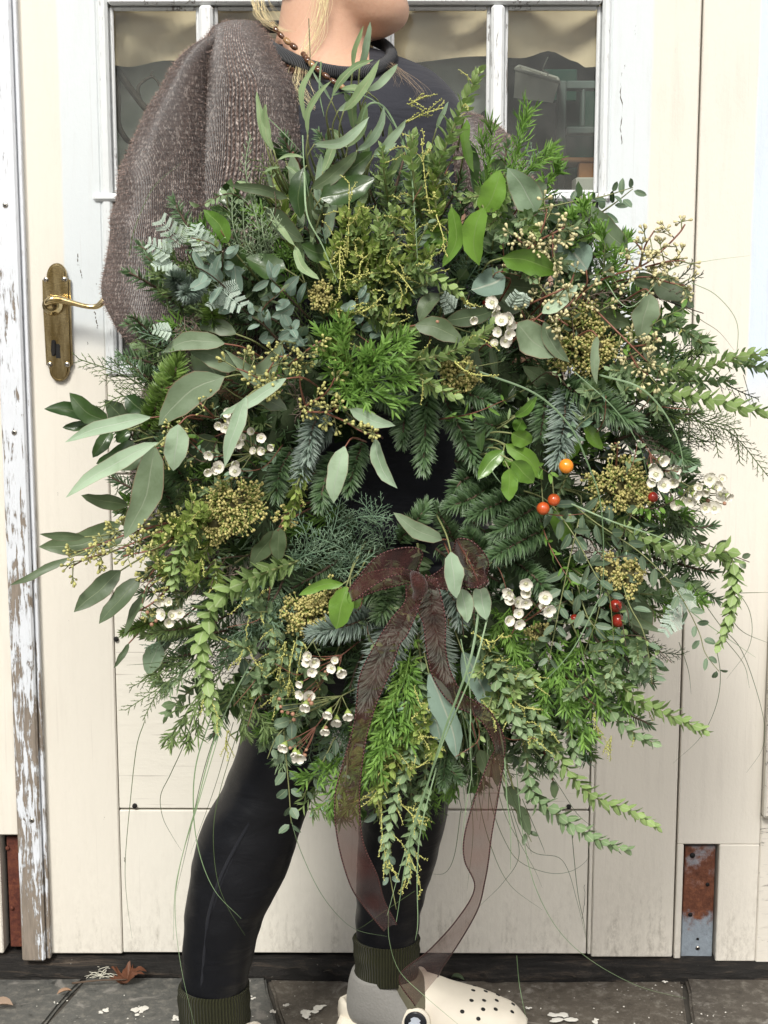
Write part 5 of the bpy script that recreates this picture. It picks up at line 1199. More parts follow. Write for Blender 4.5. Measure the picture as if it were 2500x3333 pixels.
# ------------------------------------------------------------------ wreath base and background foliage
mb = MB(); ring = [W(CX + 470 * math.cos(a * math.pi / 24), CY + 60 + 500 * math.sin(a * math.pi / 24), -.03) for a in range(49)]
mb.tube(ring, .022, .022, 10, cap=False)
for _ in range(5200):
    p = ring[rnd.randrange(48)].lerp(ring[rnd.randrange(48)], 0); i = rnd.randrange(48); p = ring[i].lerp(ring[i + 1], rnd.random()); d_ = rv(1).normalized(); q = p + d_ * .021; mb.needle(q, q + (d_ + rv(.6)) * U(.008, .022), .0016, CAMN, 1, U(0, 1))
mb.build('moss_base', [m_moss, m_fir], wreath)
POLY = [(620,800),(720,760),(860,700),(960,560),(1100,520),(1260,560),(1340,600),(1480,620),(1620,600),(1700,680),(1820,740),(1910,820),(1970,930),(2050,1060),(2110,1200),(2130,1350),(2190,1520),(2200,1700),(2180,1860),(2080,2000),(2020,2180),(1900,2330),(1760,2400),(1600,2430),(1480,2540),(1330,2600),(1200,2560),(1060,2430),(940,2380),(830,2260),(700,2230),(620,2100),(560,1950),(560,1760),(500,1600),(480,1420),(520,1260),(520,1120),(560,960)]
def inside(x, y):
    c = False; j = len(POLY) - 1
    for i in range(len(POLY)):
        (xi, yi), (xj, yj) = POLY[i], POLY[j]
        if (yi > y) != (yj > y) and x < (xj - xi) * (y - yi) / (yj - yi) + xi: c = not c
        j = i
    return c
def hole(x, y, g=0): return ((x - 1330) / (155 + g)) ** 2 + ((y - 1570) / (150 + g)) ** 2 < 1
def outward(x, y, L, jit=.5):
    a = math.atan2(y - CY, x - CX) + U(-jit, jit); return x + L * math.cos(a), y + L * math.sin(a)
# dense under-layer, each spray its own stem
cells = []
for gy in range(540, 2620, 74):
    for gx in range(470, 2220, 74):
        x, y = gx + U(-32, 32), gy + U(-32, 32)
        if inside(x, y) and not hole(x, y, 45): cells.append((x, y))
rnd.shuffle(cells)
for i, (x, y) in enumerate(cells):
    L = U(130, 200); x1, y1 = outward(x, y, L)
    if hole(x1, y1) : continue
    d0 = U(-.085, -.02); d1 = d0 + U(-.005, .06); k = rnd.random(); mid = ((x + x1) / 2 + U(-14, 14), (y + y1) / 2 + U(-14, 14), (d0 + d1) / 2 + .01)
    pts = [(x, y, d0), mid, (x1, y1, d1)]
    if k < .34: fir(pts, m_fir, 50, 5.5, 2.6, 3)
    elif k < .46: acacia(pts, m_acab, 48, 28, 10, spread=60)
    elif k < .60: feather(pts, m_fea if rnd.random() < .4 else m_cypg, 75, 40, 6, 15)
    elif k < .72: cypress(pts, m_cypg if rnd.random() < .6 else m_cyp, 100, 13)
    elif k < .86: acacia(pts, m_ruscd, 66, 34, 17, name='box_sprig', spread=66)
    else: cypress(pts, m_cypd, 90, 12, name='rosemary_sprig', fan=36)
for p in ([(1480,1500,-.06),(1560,1500,-.05),(1640,1490,-.04)], [(1500,1560,-.06),(1590,1540,-.05),(1680,1530,-.04)], [(1520,1620,-.06),(1600,1580,-.05),(1690,1590,-.04)], [(1600,1450,-.06),(1620,1520,-.05),(1610,1600,-.04)], [(1680,1480,-.06),(1660,1560,-.05),(1680,1640,-.04)], [(1560,1660,-.06),(1620,1640,-.05),(1700,1650,-.04)]):
    fir(p, m_fir, 64, 8, 1.6, 5); acacia([(x + 20, y + 25, d - .03) for x, y, d in p], m_ruscd, 74, 42, 13, name='laurel_sprig', spread=70)
# deep layer that closes the gaps between the sprays
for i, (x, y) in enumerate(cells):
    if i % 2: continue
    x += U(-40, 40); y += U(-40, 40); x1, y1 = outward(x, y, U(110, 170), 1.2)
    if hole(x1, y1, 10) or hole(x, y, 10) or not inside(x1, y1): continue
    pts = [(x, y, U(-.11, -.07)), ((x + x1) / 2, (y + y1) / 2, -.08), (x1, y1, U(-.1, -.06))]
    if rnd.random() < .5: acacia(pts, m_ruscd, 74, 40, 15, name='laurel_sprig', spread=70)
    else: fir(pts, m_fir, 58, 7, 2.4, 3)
# back rim so that the silhouette is ragged all round
for i in range(90):
    k = rnd.randrange(len(POLY)); (xa, ya), (xb, yb) = POLY[k], POLY[(k + 1) % len(POLY)]; t_ = rnd.random(); x, y = xa + (xb - xa) * t_, ya + (yb - ya) * t_
    xi, yi = x + (CX - x) * .18, y + (CY - y) * .18
    if y < 1100 and x > 900: continue
    x1, y1 = outward(x, y, U(20, 110), .7); d = U(-.07, .03)
    pts = [(xi, yi, d), ((xi + x1) / 2 + U(-12, 12), (yi + y1) / 2 + U(-12, 12), d + .01), (x1, y1, d + U(-.02, .03))]
    k = rnd.random()
    if k < .22: fir(pts, m_fir, 44, 5, 2.6, 3)
    elif k < .45: cypress(pts, rnd.choice([m_cypg, m_cyp, m_heath]), 70, 13)
    elif k < .7: feather(pts, rnd.choice([m_fea, m_acab, m_cypg]), 60, 34, 5, 18)
    else: acacia(pts, rnd.choice([m_acab, m_parv, m_acay]), 42, 24, 12)

# ------------------------------------------------------------------ placed sprays
FIR = [
 ([(1395,1235,.03),(1385,1380,.05),(1378,1525,.06)],m_fir,62), ([(1450,1300,.03),(1510,1420,.05),(1560,1530,.06)],m_fir,60), ([(1330,1270,.02),(1318,1350,.03),(1310,1440,.04)],m_fir,56), ([(1470,1250,.04),(1530,1285,.06),(1605,1305,.07)],m_fir,54), ([(1690,1400,.04),(1630,1390,.07),(1570,1375,.08)],m_fir,60), ([(1600,1330,.03),(1600,1420,.06),(1610,1470,.07)],m_fir,56),
 ([(1845,1260,.05),(1835,1380,.08),(1812,1505,.10)],m_firb,66), ([(1830,1250,.05),(1940,1310,.08),(2070,1375,.09)],m_fir,72), ([(1780,1250,.04),(1770,1340,.06),(1760,1420,.07)],m_fir,60), ([(1600,1580,.02),(1540,1620,.05),(1460,1650,.06)],m_fir,58), ([(1700,1610,.03),(1620,1640,.06),(1530,1680,.07)],m_fir,60), ([(1560,1540,.02),(1500,1570,.04),(1470,1620,.04)],m_fir,52),
 ([(1780,1720,.05),(1680,1770,.08),(1590,1820,.09)],m_fir,62), ([(1760,1640,.05),(1680,1690,.08),(1610,1740,.08)],m_fir,60), ([(1680,1830,.04),(1750,1890,.07),(1790,1960,.08)],m_fir,54), ([(1620,1820,.04),(1560,1780,.06),(1520,1730,.07)],m_fir,54),
 ([(1080,1380,.02),(1010,1440,.05),(975,1560,.06)],m_firb,58), ([(1100,1480,.02),(1060,1560,.05),(1040,1650,.06)],m_fir,58), ([(1060,1330,.03),(1020,1390,.06),(1000,1500,.07)],m_firb,52), ([(1180,1440,.01),(1150,1530,.03),(1130,1600,.04)],m_fir,54), ([(950,1460,.03),(910,1540,.05),(900,1620,.06)],m_fir,56),
 ([(640,980,.03),(590,930,.06),(560,900,.09)],m_firb,56), ([(650,930,.03),(620,950,.08),(600,960,.11)],m_firb,50), ([(560,1400,.04),(560,1280,.07),(580,1160,.08)],m_firl,66), ([(480,1400,.04),(520,1290,.07),(545,1190,.07)],m_firl,56), ([(700,1060,.05),(690,1020,.07),(680,980,.08)],m_firl,50), ([(600,1560,.04),(560,1500,.06),(530,1440,.06)],m_fir,54), ([(560,1640,.03),(520,1570,.05),(505,1510,.05)],m_fir,54),
 ([(1230,2000,.06),(1130,2035,.09),(1015,2062,.09)],m_firb,62), ([(1250,1900,.06),(1260,1960,.08),(1230,2010,.09)],m_fir,60), ([(1290,1980,.06),(1240,2140,.08),(1190,2290,.08)],m_firb,74), ([(1330,1990,.06),(1290,2080,.08),(1270,2160,.08)],m_firb,66), ([(1400,1920,.05),(1420,2060,.075),(1455,2190,.08)],m_firb,64), ([(1440,1900,.05),(1480,1960,.07),(1500,2030,.08)],m_firb,56), ([(1340,1900,.05),(1300,1950,.07),(1240,1970,.08)],m_fir,60), ([(1180,1900,.05),(1230,1950,.07),(1260,2010,.08)],m_fir,56),
 ([(560,2010,.03),(480,2030,.05),(400,2060,.06)],m_firl,38), ([(640,2040,.03),(560,2050,.05),(470,2070,.05)],m_cypg,40), ([(2120,1430,.03),(2200,1480,.05),(2260,1510,.05)],m_fir,50), ([(2090,1400,.02),(2150,1440,.03),(2230,1470,.04)],m_fir,46), ([(1300,1760,.05),(1360,1690,.07),(1390,1640,.06)],m_fir,54), ([(1480,1760,.04),(1440,1690,.05),(1420,1650,.05)],m_fir,50), ([(1200,1200,.03),(1240,1290,.05),(1290,1330,.05)],m_fir,50), ([(1400,2440,.03),(1460,2500,.05),(1500,2540,.06)],m_fir,44), ([(1460,2400,.03),(1450,2490,.05),(1440,2560,.06)],m_fir,44), ([(1900,1220,.05),(1980,1260,.06),(2020,1300,.07)],m_firl,56)]
for p, m, nl in FIR: fir(p, m, nl, 7.6 if nl > 50 else 5.8, 1.35, 6)
CYP = [
 ([(1130,1840,.05),(1180,1740,.08),(1245,1640,.09)],m_cyp,120), ([(1020,1840,.05),(1080,1740,.08),(1110,1620,.09)],m_cyp,110), ([(1260,1800,.05),(1230,1710,.08),(1170,1620,.08)],m_cyp,100), ([(980,1860,.05),(1000,1760,.08),(970,1680,.09)],m_cyp,100), ([(1180,1860,.06),(1120,1790,.09),(1030,1750,.10)],m_cyp,100), ([(1100,1700,.07),(1200,1680,.10),(1280,1690,.10)],m_cyp,90), ([(930,1850,.05),(990,1810,.08),(1060,1790,.10)],m_cyp,90), ([(1080,1860,.06),(1160,1840,.09),(1220,1800,.09)],m_cyp,80),
 ([(800,1900,.05),(860,1990,.08),(905,2090,.09)],m_cyp,100), ([(930,1930,.05),(880,2010,.08),(860,2110,.08)],m_cyp,90), ([(900,2030,.05),(800,2050,.08),(720,2090,.09)],m_cyp,90), ([(780,1960,.04),(820,2040,.07),(790,2100,.08)],m_cyp,80), ([(700,2000,.04),(640,1990,.06),(560,1990,.07)],m_cyp,80), ([(820,2080,.04),(760,2130,.06),(700,2160,.07)],m_cyp,80), ([(620,2060,.03),(540,2080,.05),(470,2110,.05)],m_cyp,70),
 ([(520,1290,.04),(400,1220,.06),(255,1168,.07)],m_cypg,110), ([(500,1310,.04),(400,1290,.05),(320,1330,.06)],m_cypg,70), ([(480,1240,.04),(400,1190,.05),(340,1175,.06)],m_cyp,70), ([(560,1130,.05),(510,1100,.07),(450,1080,.08)],m_cyp,70), ([(640,1090,.05),(560,1090,.07),(500,1120,.08)],m_cyp,60),
 ([(620,2140,.04),(520,2190,.06),(420,2240,.06)],m_cypg,75), ([(640,2150,.04),(530,2230,.06),(408,2312,.06)],m_cypg,80), ([(560,2210,.04),(510,2260,.05),(465,2345,.05)],m_cypg,50),
 ([(2100,1330,.03),(2260,1370,.05),(2380,1410,.05),(2500,1550,.05)],m_cypg,110), ([(2260,1360,.03),(2320,1410,.05),(2340,1490,.05)],m_cypg,60), ([(2300,1370,.03),(2390,1400,.05),(2408,1505,.05)],m_cypg,60), ([(2180,1380,.03),(2250,1420,.05),(2300,1440,.05)],m_cypd,70), ([(2150,1220,.03),(2200,1160,.04),(2255,1105,.05)],m_cyp,60), ([(2180,1240,.03),(2240,1190,.04),(2290,1140,.05)],m_cypd,50), ([(2330,1230,.03),(2400,1270,.04),(2470,1300,.05)],m_cypd,50), ([(2120,1380,.03),(2180,1400,.05),(2220,1440,.05)],m_cypd,70), ([(2100,950,.03),(2200,940,.04),(2290,890,.05)],m_cypd,50), ([(2180,930,.03),(2240,880,.04),(2255,845,.05)],m_cypd,30),
 ([(860,880,.05),(800,780,.07),(790,640,.08)],m_heath,70), ([(850,860,.05),(840,740,.08),(800,560,.08),(815,440,.08)],m_heath,60), ([(890,860,.05),(860,780,.08),(850,700,.08)],m_heath,70), ([(800,850,.05),(760,740,.07),(755,640,.07)],m_heath,50), ([(870,800,.06),(900,740,.09),(880,680,.09)],m_heath,60), ([(1050,860,.05),(1060,800,.06),(1050,740,.06)],m_cyp,50)]
for p, m, r in CYP: cypress(p, m, r, 13 if r > 60 else 11)
for p in ([(720,2180,.04),(640,2270,.06),(560,2395,.06)], [(700,2200,.04),(660,2290,.06),(620,2390,.06)], [(760,2200,.03),(780,2290,.05),(790,2370,.05)], [(660,2130,.04),(590,2200,.05),(540,2230,.05)], [(800,2180,.03),(830,2300,.05),(860,2360,.05)], [(2050,1560,.03),(2160,1650,.05),(2200,1700,.05)], [(2150,1600,.03),(2230,1720,.04),(2260,1770,.04)], [(1050,2520,.02),(1010,2600,.04),(1060,2640,.04)], [(1130,2500,.02),(1120,2600,.03),(1110,2650,.03)]):
    feather(p, rnd.choice([m_cypd, m_cypg, m_acab]), 60, 40, 5.5, 17, name='needle_sprig', fan=40)
ACA = [
 ([(1395,640,.06),(1430,530,.08),(1495,370,.10),(1562,228,.11)],m_aca,44,3), ([(1375,720,.06),(1350,600,.09),(1338,500,.10),(1345,440,.10)],m_aca,42,3), ([(1450,660,.06),(1425,570,.08),(1400,490,.09)],m_aca,36,2), ([(1400,820,.05),(1420,700,.08),(1405,560,.09)],m_acay,38,5), ([(1270,700,.05),(1250,560,.08),(1245,480,.09)],m_aca,36,2),
 ([(1130,930,.06),(1110,800,.09),(1130,690,.10)],m_acay,36,4), ([(1210,940,.06),(1180,830,.09),(1190,740,.10)],m_acay,36,3), ([(1270,930,.06),(1260,800,.09),(1275,670,.10)],m_aca,34,1), ([(1320,930,.06),(1350,800,.09),(1330,700,.10)],m_acay,38,4), ([(1150,960,.07),(1230,870,.10),(1330,840,.11)],m_acay,38,4), ([(1200,970,.07),(1300,900,.10),(1380,870,.11)],m_acab,38,3), ([(1110,930,.07),(1080,860,.09),(1090,780,.10)],m_acay,34,5), ([(1300,960,.07),(1370,930,.10),(1440,910,.11)],m_acab,36,3), ([(1260,860,.08),(1240,760,.11),(1220,680,.11)],m_aca,34,2),
 ([(1286,1178,.07),(1366,1172,.10),(1472,1143,.11),(1556,1098,.12),(1605,1050,.12)],m_aca,42,3), ([(1282,1187,.07),(1362,1229,.10),(1421,1263,.11),(1499,1298,.11)],m_aca,42,3), ([(1240,862,.08),(1350,872,.11),(1430,912,.12),(1505,958,.12)],m_aca,38,4), ([(1180,1000,.07),(1270,1060,.09),(1340,1080,.10)],m_aca,44,2), ([(1060,1000,.07),(1120,1010,.09),(1200,1000,.09)],m_acay,30,6),
 ([(2050,1205,.05),(2180,1205,.07),(2300,1195,.08),(2406,1161,.09),(2515,1150,.09)],m_aca,42,0), ([(1976,1229,.06),(2066,1265,.08),(2247,1288,.09),(2530,1352,.10)],m_aca,46,0), ([(2120,1090,.05),(2170,1060,.06),(2215,1035,.07)],m_acab,40,0), ([(2180,1050,.05),(2250,1090,.07),(2318,1138,.08)],m_acab,38,2), ([(2150,1240,.03),(2260,1240,.05),(2380,1240,.06)],m_acab,42,0), ([(2360,1170,.06),(2440,1190,.07),(2520,1200,.07)],m_acab,40,0),
 ([(1990,1690,.05),(2049,1728,.08),(2192,1796,.10),(2305,1806,.11),(2372,1800,.11),(2392,1900,.11),(2370,2020,.11),(2342,2098,.11)],m_aca,44,0), ([(2330,1800,.10),(2375,1850,.10),(2385,1960,.10),(2360,2060,.10)],m_aca,38,0), ([(1980,2180,.06),(2064,2271,.08),(2154,2316,.09),(2299,2382,.10)],m_aca,42,1), ([(1930,2220,.05),(1970,2290,.07),(2040,2370,.08),(2132,2422,.08)],m_acab,42,1), ([(1700,2400,.04),(1717,2480,.06),(1735,2590,.07),(1823,2656,.08),(1928,2724,.08),(2043,2768,.08)],m_acab,44,0), ([(1780,2380,.04),(1815,2450,.06),(1868,2536,.07),(1950,2603,.08),(2041,2634,.08),(2138,2688,.08)],m_aca,42,0), ([(1950,1870,.05),(2100,1760,.06),(2180,1830,.06)],m_acab,36,0),
 ([(975,1824,.07),(829,1879,.10),(723,1939,.11),(671,2022,.12),(656,2128,.12),(678,2240,.12),(710,2358,.11)],m_aca,54,4), ([(1360,2060,.06),(1370,2200,.08),(1350,2400,.09),(1300,2560,.09),(1262,2720,.09),(1258,2830,.08)],m_acab,42,10), ([(1400,2180,.05),(1385,2330,.07),(1380,2460,.07)],m_aca,42,0), ([(1330,2420,.06),(1250,2520,.09),(1210,2620,.08)],m_acay,34,8), ([(1390,2480,.05),(1370,2620,.07),(1340,2740,.07),(1325,2860,.07)],m_acab,38,8), ([(1300,2350,.07),(1290,2460,.10),(1230,2600,.10)],m_acay,30,8),
 ([(1540,2020,.06),(1590,2140,.09),(1640,2260,.10),(1700,2390,.10)],m_acab,46,10), ([(1560,2100,.07),(1640,2180,.10),(1720,2220,.10)],m_acab,42,6), ([(1600,2250,.06),(1680,2330,.09),(1750,2420,.09)],m_acab,42,7), ([(1650,2230,.05),(1720,2300,.08),(1790,2380,.08)],m_acab,40,4), ([(1780,2200,.05),(1850,2290,.07),(1880,2360,.07)],m_acab,38,2), ([(1840,2280,.04),(1860,2400,.06),(1880,2480,.06)],m_acab,40,0), ([(1760,2300,.04),(1780,2420,.05),(1800,2520,.05)],m_acab,40,0),
 ([(680,1700,.06),(610,1760,.09),(545,1860,.10)],m_aca,38,3), ([(650,1690,.06),(560,1720,.09),(480,1790,.09)],m_acay,36,4), ([(640,1740,.06),(590,1830,.09),(560,1920,.09)],m_aca,38,3), ([(700,1740,.05),(650,1830,.08),(620,1900,.08)],m_acay,34,4), ([(780,1640,.05),(720,1590,.07),(660,1600,.08)],m_acab,36,1), ([(980,1550,.05),(960,1640,.07),(930,1700,.08)],m_acay,36,2), ([(1000,1500,.05),(970,1570,.07),(960,1620,.08)],m_acay,34,2), ([(960,2000,.05),(890,2120,.07),(830,2260,.08)],m_acab,40,5), ([(1000,2080,.05),(950,2160,.07),(920,2260,.07)],m_acab,36,6), ([(600,1930,.05),(540,1990,.07),(500,2010,.07)],m_acab,34,0), ([(1850,1540,.05),(1830,1580,.07),(1820,1610,.07)],m_acab,26,0), ([(900,1180,.06),(980,1200,.08),(1040,1180,.08)],m_acab,30,2)]
for p, m, L, b in ACA: acacia(p, m, L, L * .56, 8.0 if L < 40 else 8.8, buds=b)
for p in ([(1130,840,.10),(1135,740,.11),(1137,595,.11)], [(1110,790,.10),(1105,850,.11),(1108,900,.12),(1102,960,.12)], [(1400,690,.10),(1385,600,.11),(1372,450,.11)], [(1420,700,.10),(1440,760,.11),(1445,800,.11)], [(1160,940,.09),(1170,880,.11),(1175,850,.11)], [(1100,1010,.09),(1180,1015,.11),(1250,960,.11)], [(1290,880,.10),(1330,930,.12),(1350,960,.12)], [(1330,340,.07),(1360,325,.08),(1390,310,.08)], [(1320,400,.07),(1380,370,.08),(1445,350,.08)], [(930,2090,.09),(915,2170,.10),(905,2220,.10)], [(960,2090,.09),(945,2160,.10),(940,2240,.10)], [(985,2090,.09),(975,2150,.10),(965,2200,.10)], [(740,2380,.06),(735,2430,.06)], [(1240,2600,.08),(1245,2720,.09),(1262,2830,.09)], [(1310,2620,.08),(1350,2660,.09),(1390,2690,.09)], [(1330,2780,.08),(1360,2850,.09),(1370,2900,.09)], [(1290,2480,.09),(1350,2500,.10),(1400,2470,.10)], [(1540,2060,.10),(1600,2090,.11),(1640,2060,.11)], [(1650,2260,.10),(1700,2300,.11),(1760,2310,.11)], [(1480,1180,.12),(1530,1215,.13),(1600,1225,.13)], [(1500,960,.12),(1520,985,.12)], [(1935,2320,.07),(1950,2400,.07)], [(1990,2400,.07),(1985,2440,.07)], [(640,1700,.09),(600,1690,.10),(560,1720,.10)]):
    buds(p, side=5)
FEA = [
 ([(1120,1260,.06),(1130,1180,.11),(1110,1080,.12)],80), ([(1130,1250,.06),(1200,1180,.11),(1290,1120,.12)],80), ([(1130,1250,.06),(1200,1240,.11),(1300,1230,.12)],80), ([(1120,1260,.06),(1190,1280,.11),(1270,1310,.11)],70), ([(1110,1230,.06),(1070,1160,.10),(1060,1100,.11)],70), ([(1120,1250,.07),(1130,1290,.11),(1170,1320,.11)],60), ([(1160,1200,.08),(1220,1170,.12),(1260,1170,.13)],70),
 ([(1900,900,.04),(1880,800,.07),(1870,720,.08)],60), ([(1960,900,.04),(1970,820,.08),(1960,770,.09)],60), ([(1940,920,.04),(2000,870,.07),(2020,800,.07)],60), ([(1880,870,.04),(1920,770,.07),(1900,680,.07)],50),
 ([(1340,2080,.06),(1320,2200,.10),(1270,2320,.11)],80), ([(1320,2180,.06),(1280,2320,.10),(1240,2440,.11)],80), ([(1300,2100,.06),(1330,2250,.10),(1320,2380,.10)],80), ([(1270,2250,.06),(1230,2330,.10),(1190,2370,.10)],60), ([(1260,2350,.06),(1220,2430,.10),(1190,2460,.10)],60), ([(1290,2280,.07),(1250,2400,.11),(1230,2500,.11)],70),
 ([(1880,2050,.04),(1910,2180,.07),(1960,2300,.07)],90), ([(1820,2080,.04),(1800,2200,.07),(1760,2300,.07)],90), ([(1960,2080,.04),(1990,2200,.06),(2050,2300,.06)],80), ([(1740,2020,.04),(1720,2120,.06),(1700,2200,.06)],80), ([(1850,2150,.05),(1860,2270,.07),(1900,2370,.07)],90), ([(1780,2100,.05),(1830,2190,.08),(1840,2260,.08)],80), ([(1620,2000,.05),(1660,2080,.07),(1690,2150,.07)],70), ([(1100,2460,.04),(1050,2510,.07),(1000,2530,.07)],70), ([(1150,2420,.04),(1120,2520,.06),(1080,2600,.06)],70), ([(1660,1980,.05),(1620,2030,.07),(1600,2090,.07)],60), ([(1230,2440,.04),(1180,2540,.05),(1150,2620,.05)],70),
 ([(720,820,.05),(690,760,.06),(660,740,.06)],40)]
for p, s in FEA: feather(p, m_fea, s, 40, 6.5, 14)
for p in ([(1640,640,.05),(1670,540,.06),(1700,410,.06)], [(1650,640,.05),(1710,560,.06),(1765,500,.06)], [(1580,640,.05),(1590,520,.06),(1600,440,.06)], [(1640,600,.05),(1690,480,.06),(1715,380,.06)], [(1600,660,.04),(1580,560,.05),(1570,480,.05)], [(1690,600,.05),(1740,540,.06),(1770,520,.06)]):
    feather(p, m_fea, 62, 42, 4.2, 20, name='fine_fern_sprig', sub=5, fan=36)
for a in ((600,800,520,715), (560,830,480,790), (690,830,630,750), (650,800,640,730), (560,850,500,870), (590,880,545,900), (720,960,680,1000), (560,1080,500,1070), (700,930,790,1000), (1660,1000,1690,950), (1690,990,1720,965), (1480,1010,1440,960), (1500,1060,1530,1000), (2210,1990,2160,2060), (2260,1930,2190,1990)):
    silver(*a, d=U(.07, .09))
SEED = [
 ([(880,1290,.07),(850,1240,.10),(800,1210,.11),(770,1200,.11)],9,46,9.5,m_seed), ([(870,1270,.08),(870,1220,.11),(890,1180,.12)],8,42,9.5,m_seed), ([(1000,1340,.07),(980,1270,.09),(975,1220,.10)],2,30,8,m_seed), ([(980,1330,.08),(1060,1280,.10),(1090,1230,.11)],8,40,9,m_seed), ([(980,1340,.08),(1070,1340,.10),(1100,1320,.11)],6,36,9,m_seed), ([(1060,1345,.08),(1120,1370,.11),(1170,1400,.12),(1220,1420,.12)],8,34,9,m_seed), ([(940,1190,.08),(1000,1140,.11),(1045,1110,.11)],7,40,8.5,m_seed), ([(640,1440,.06),(580,1400,.09),(540,1390,.09)],7,30,7,m_seed), ([(600,1480,.06),(560,1450,.09),(530,1500,.09)],5,30,7,m_seed), ([(700,1360,.07),(670,1330,.10),(650,1310,.10)],5,30,7,m_seed), ([(950,1150,.07),(930,1160,.1),(900,1160,.1)],6,36,8,m_seed),
 ([(640,1690,.06),(500,1740,.09),(380,1790,.10),(280,1820,.10),(225,1850,.10)],22,44,8.5,m_seed), ([(560,1700,.06),(440,1730,.09),(330,1770,.10),(240,1800,.10)],16,44,8.5,m_seed), ([(620,1700,.06),(520,1780,.10),(400,1810,.11)],14,44,8.5,m_seed), ([(520,1830,.05),(490,1870,.07),(470,1890,.07)],6,34,7,m_seed), ([(560,1900,.05),(500,1960,.07),(450,1990,.07)],7,34,7,m_seed),
 ([(1640,880,.07),(1740,790,.10),(1770,730,.11),(1780,680,.11)],8,44,9.5,m_seedb), ([(1740,790,.10),(1800,760,.11),(1840,740,.11)],8,44,9.5,m_seedb), ([(1760,800,.10),(1700,790,.11),(1680,770,.11)],5,40,9.5,m_seedb), ([(1800,760,.10),(1800,800,.11),(1800,840,.11)],6,40,9,m_seedb), ([(1750,890,.09),(1760,860,.10),(1755,840,.10)],3,26,9,m_seedb), ([(1700,1000,.08),(1790,960,.11),(1850,930,.11),(1870,890,.11)],9,40,8.5,m_seedb), ([(1780,1010,.09),(1840,1000,.11),(1880,960,.11)],6,40,8.5,m_seedb), ([(1790,1010,.09),(1820,1040,.11),(1850,1060,.11)],5,36,8.5,m_seedb),
 ([(1830,1020,.06),(1950,915,.08),(2080,870,.10),(2150,820,.10),(2210,760,.10),(2230,730,.10)],14,54,9.5,m_seedb), ([(2080,870,.09),(2100,800,.10),(2130,750,.10)],6,50,9.5,m_seedb), ([(2100,870,.09),(2180,850,.10),(2230,850,.10)],8,50,9,m_seedb), ([(2120,900,.09),(2180,920,.10),(2230,930,.10)],7,44,8.5,m_seedb), ([(2080,870,.09),(2090,820,.10),(2070,790,.10)],3,36,9,m_seedb), ([(1900,970,.06),(1990,1060,.09),(2060,1130,.10),(2110,1180,.10)],8,46,9,m_seedb), ([(2050,1130,.08),(2110,1120,.10),(2140,1100,.10)],8,40,9,m_seedb), ([(2050,1150,.08),(2080,1200,.10),(2110,1220,.10)],8,40,9,m_seedb), ([(2000,1570,.05),(2010,1460,.08),(2000,1440,.08)],3,26,7,m_seedb)]
for p, n, sp_, sz, m in SEED: seeds(p, n, sp_, sz * .92, m)
for a in ((760,1640,92,86,230), (700,1710,60,70,110), (1052,974,44,44,90), (1490,1212,66,60,170), (1880,1110,92,104,300), (1950,1130,60,70,120), (2010,1580,92,80,230), (2050,1630,70,44,110), (990,2000,78,66,190), (1050,1950,66,44,110), (2045,1870,44,62,90), (1985,1850,36,50,50), (1760,2055,44,30,50), (930,1690,34,40,30), (1090,1920,40,40,40)):
    skimmia(*a, d=U(.08, .10))
O, C_, B_ = 'open', 'cup', 'bud'
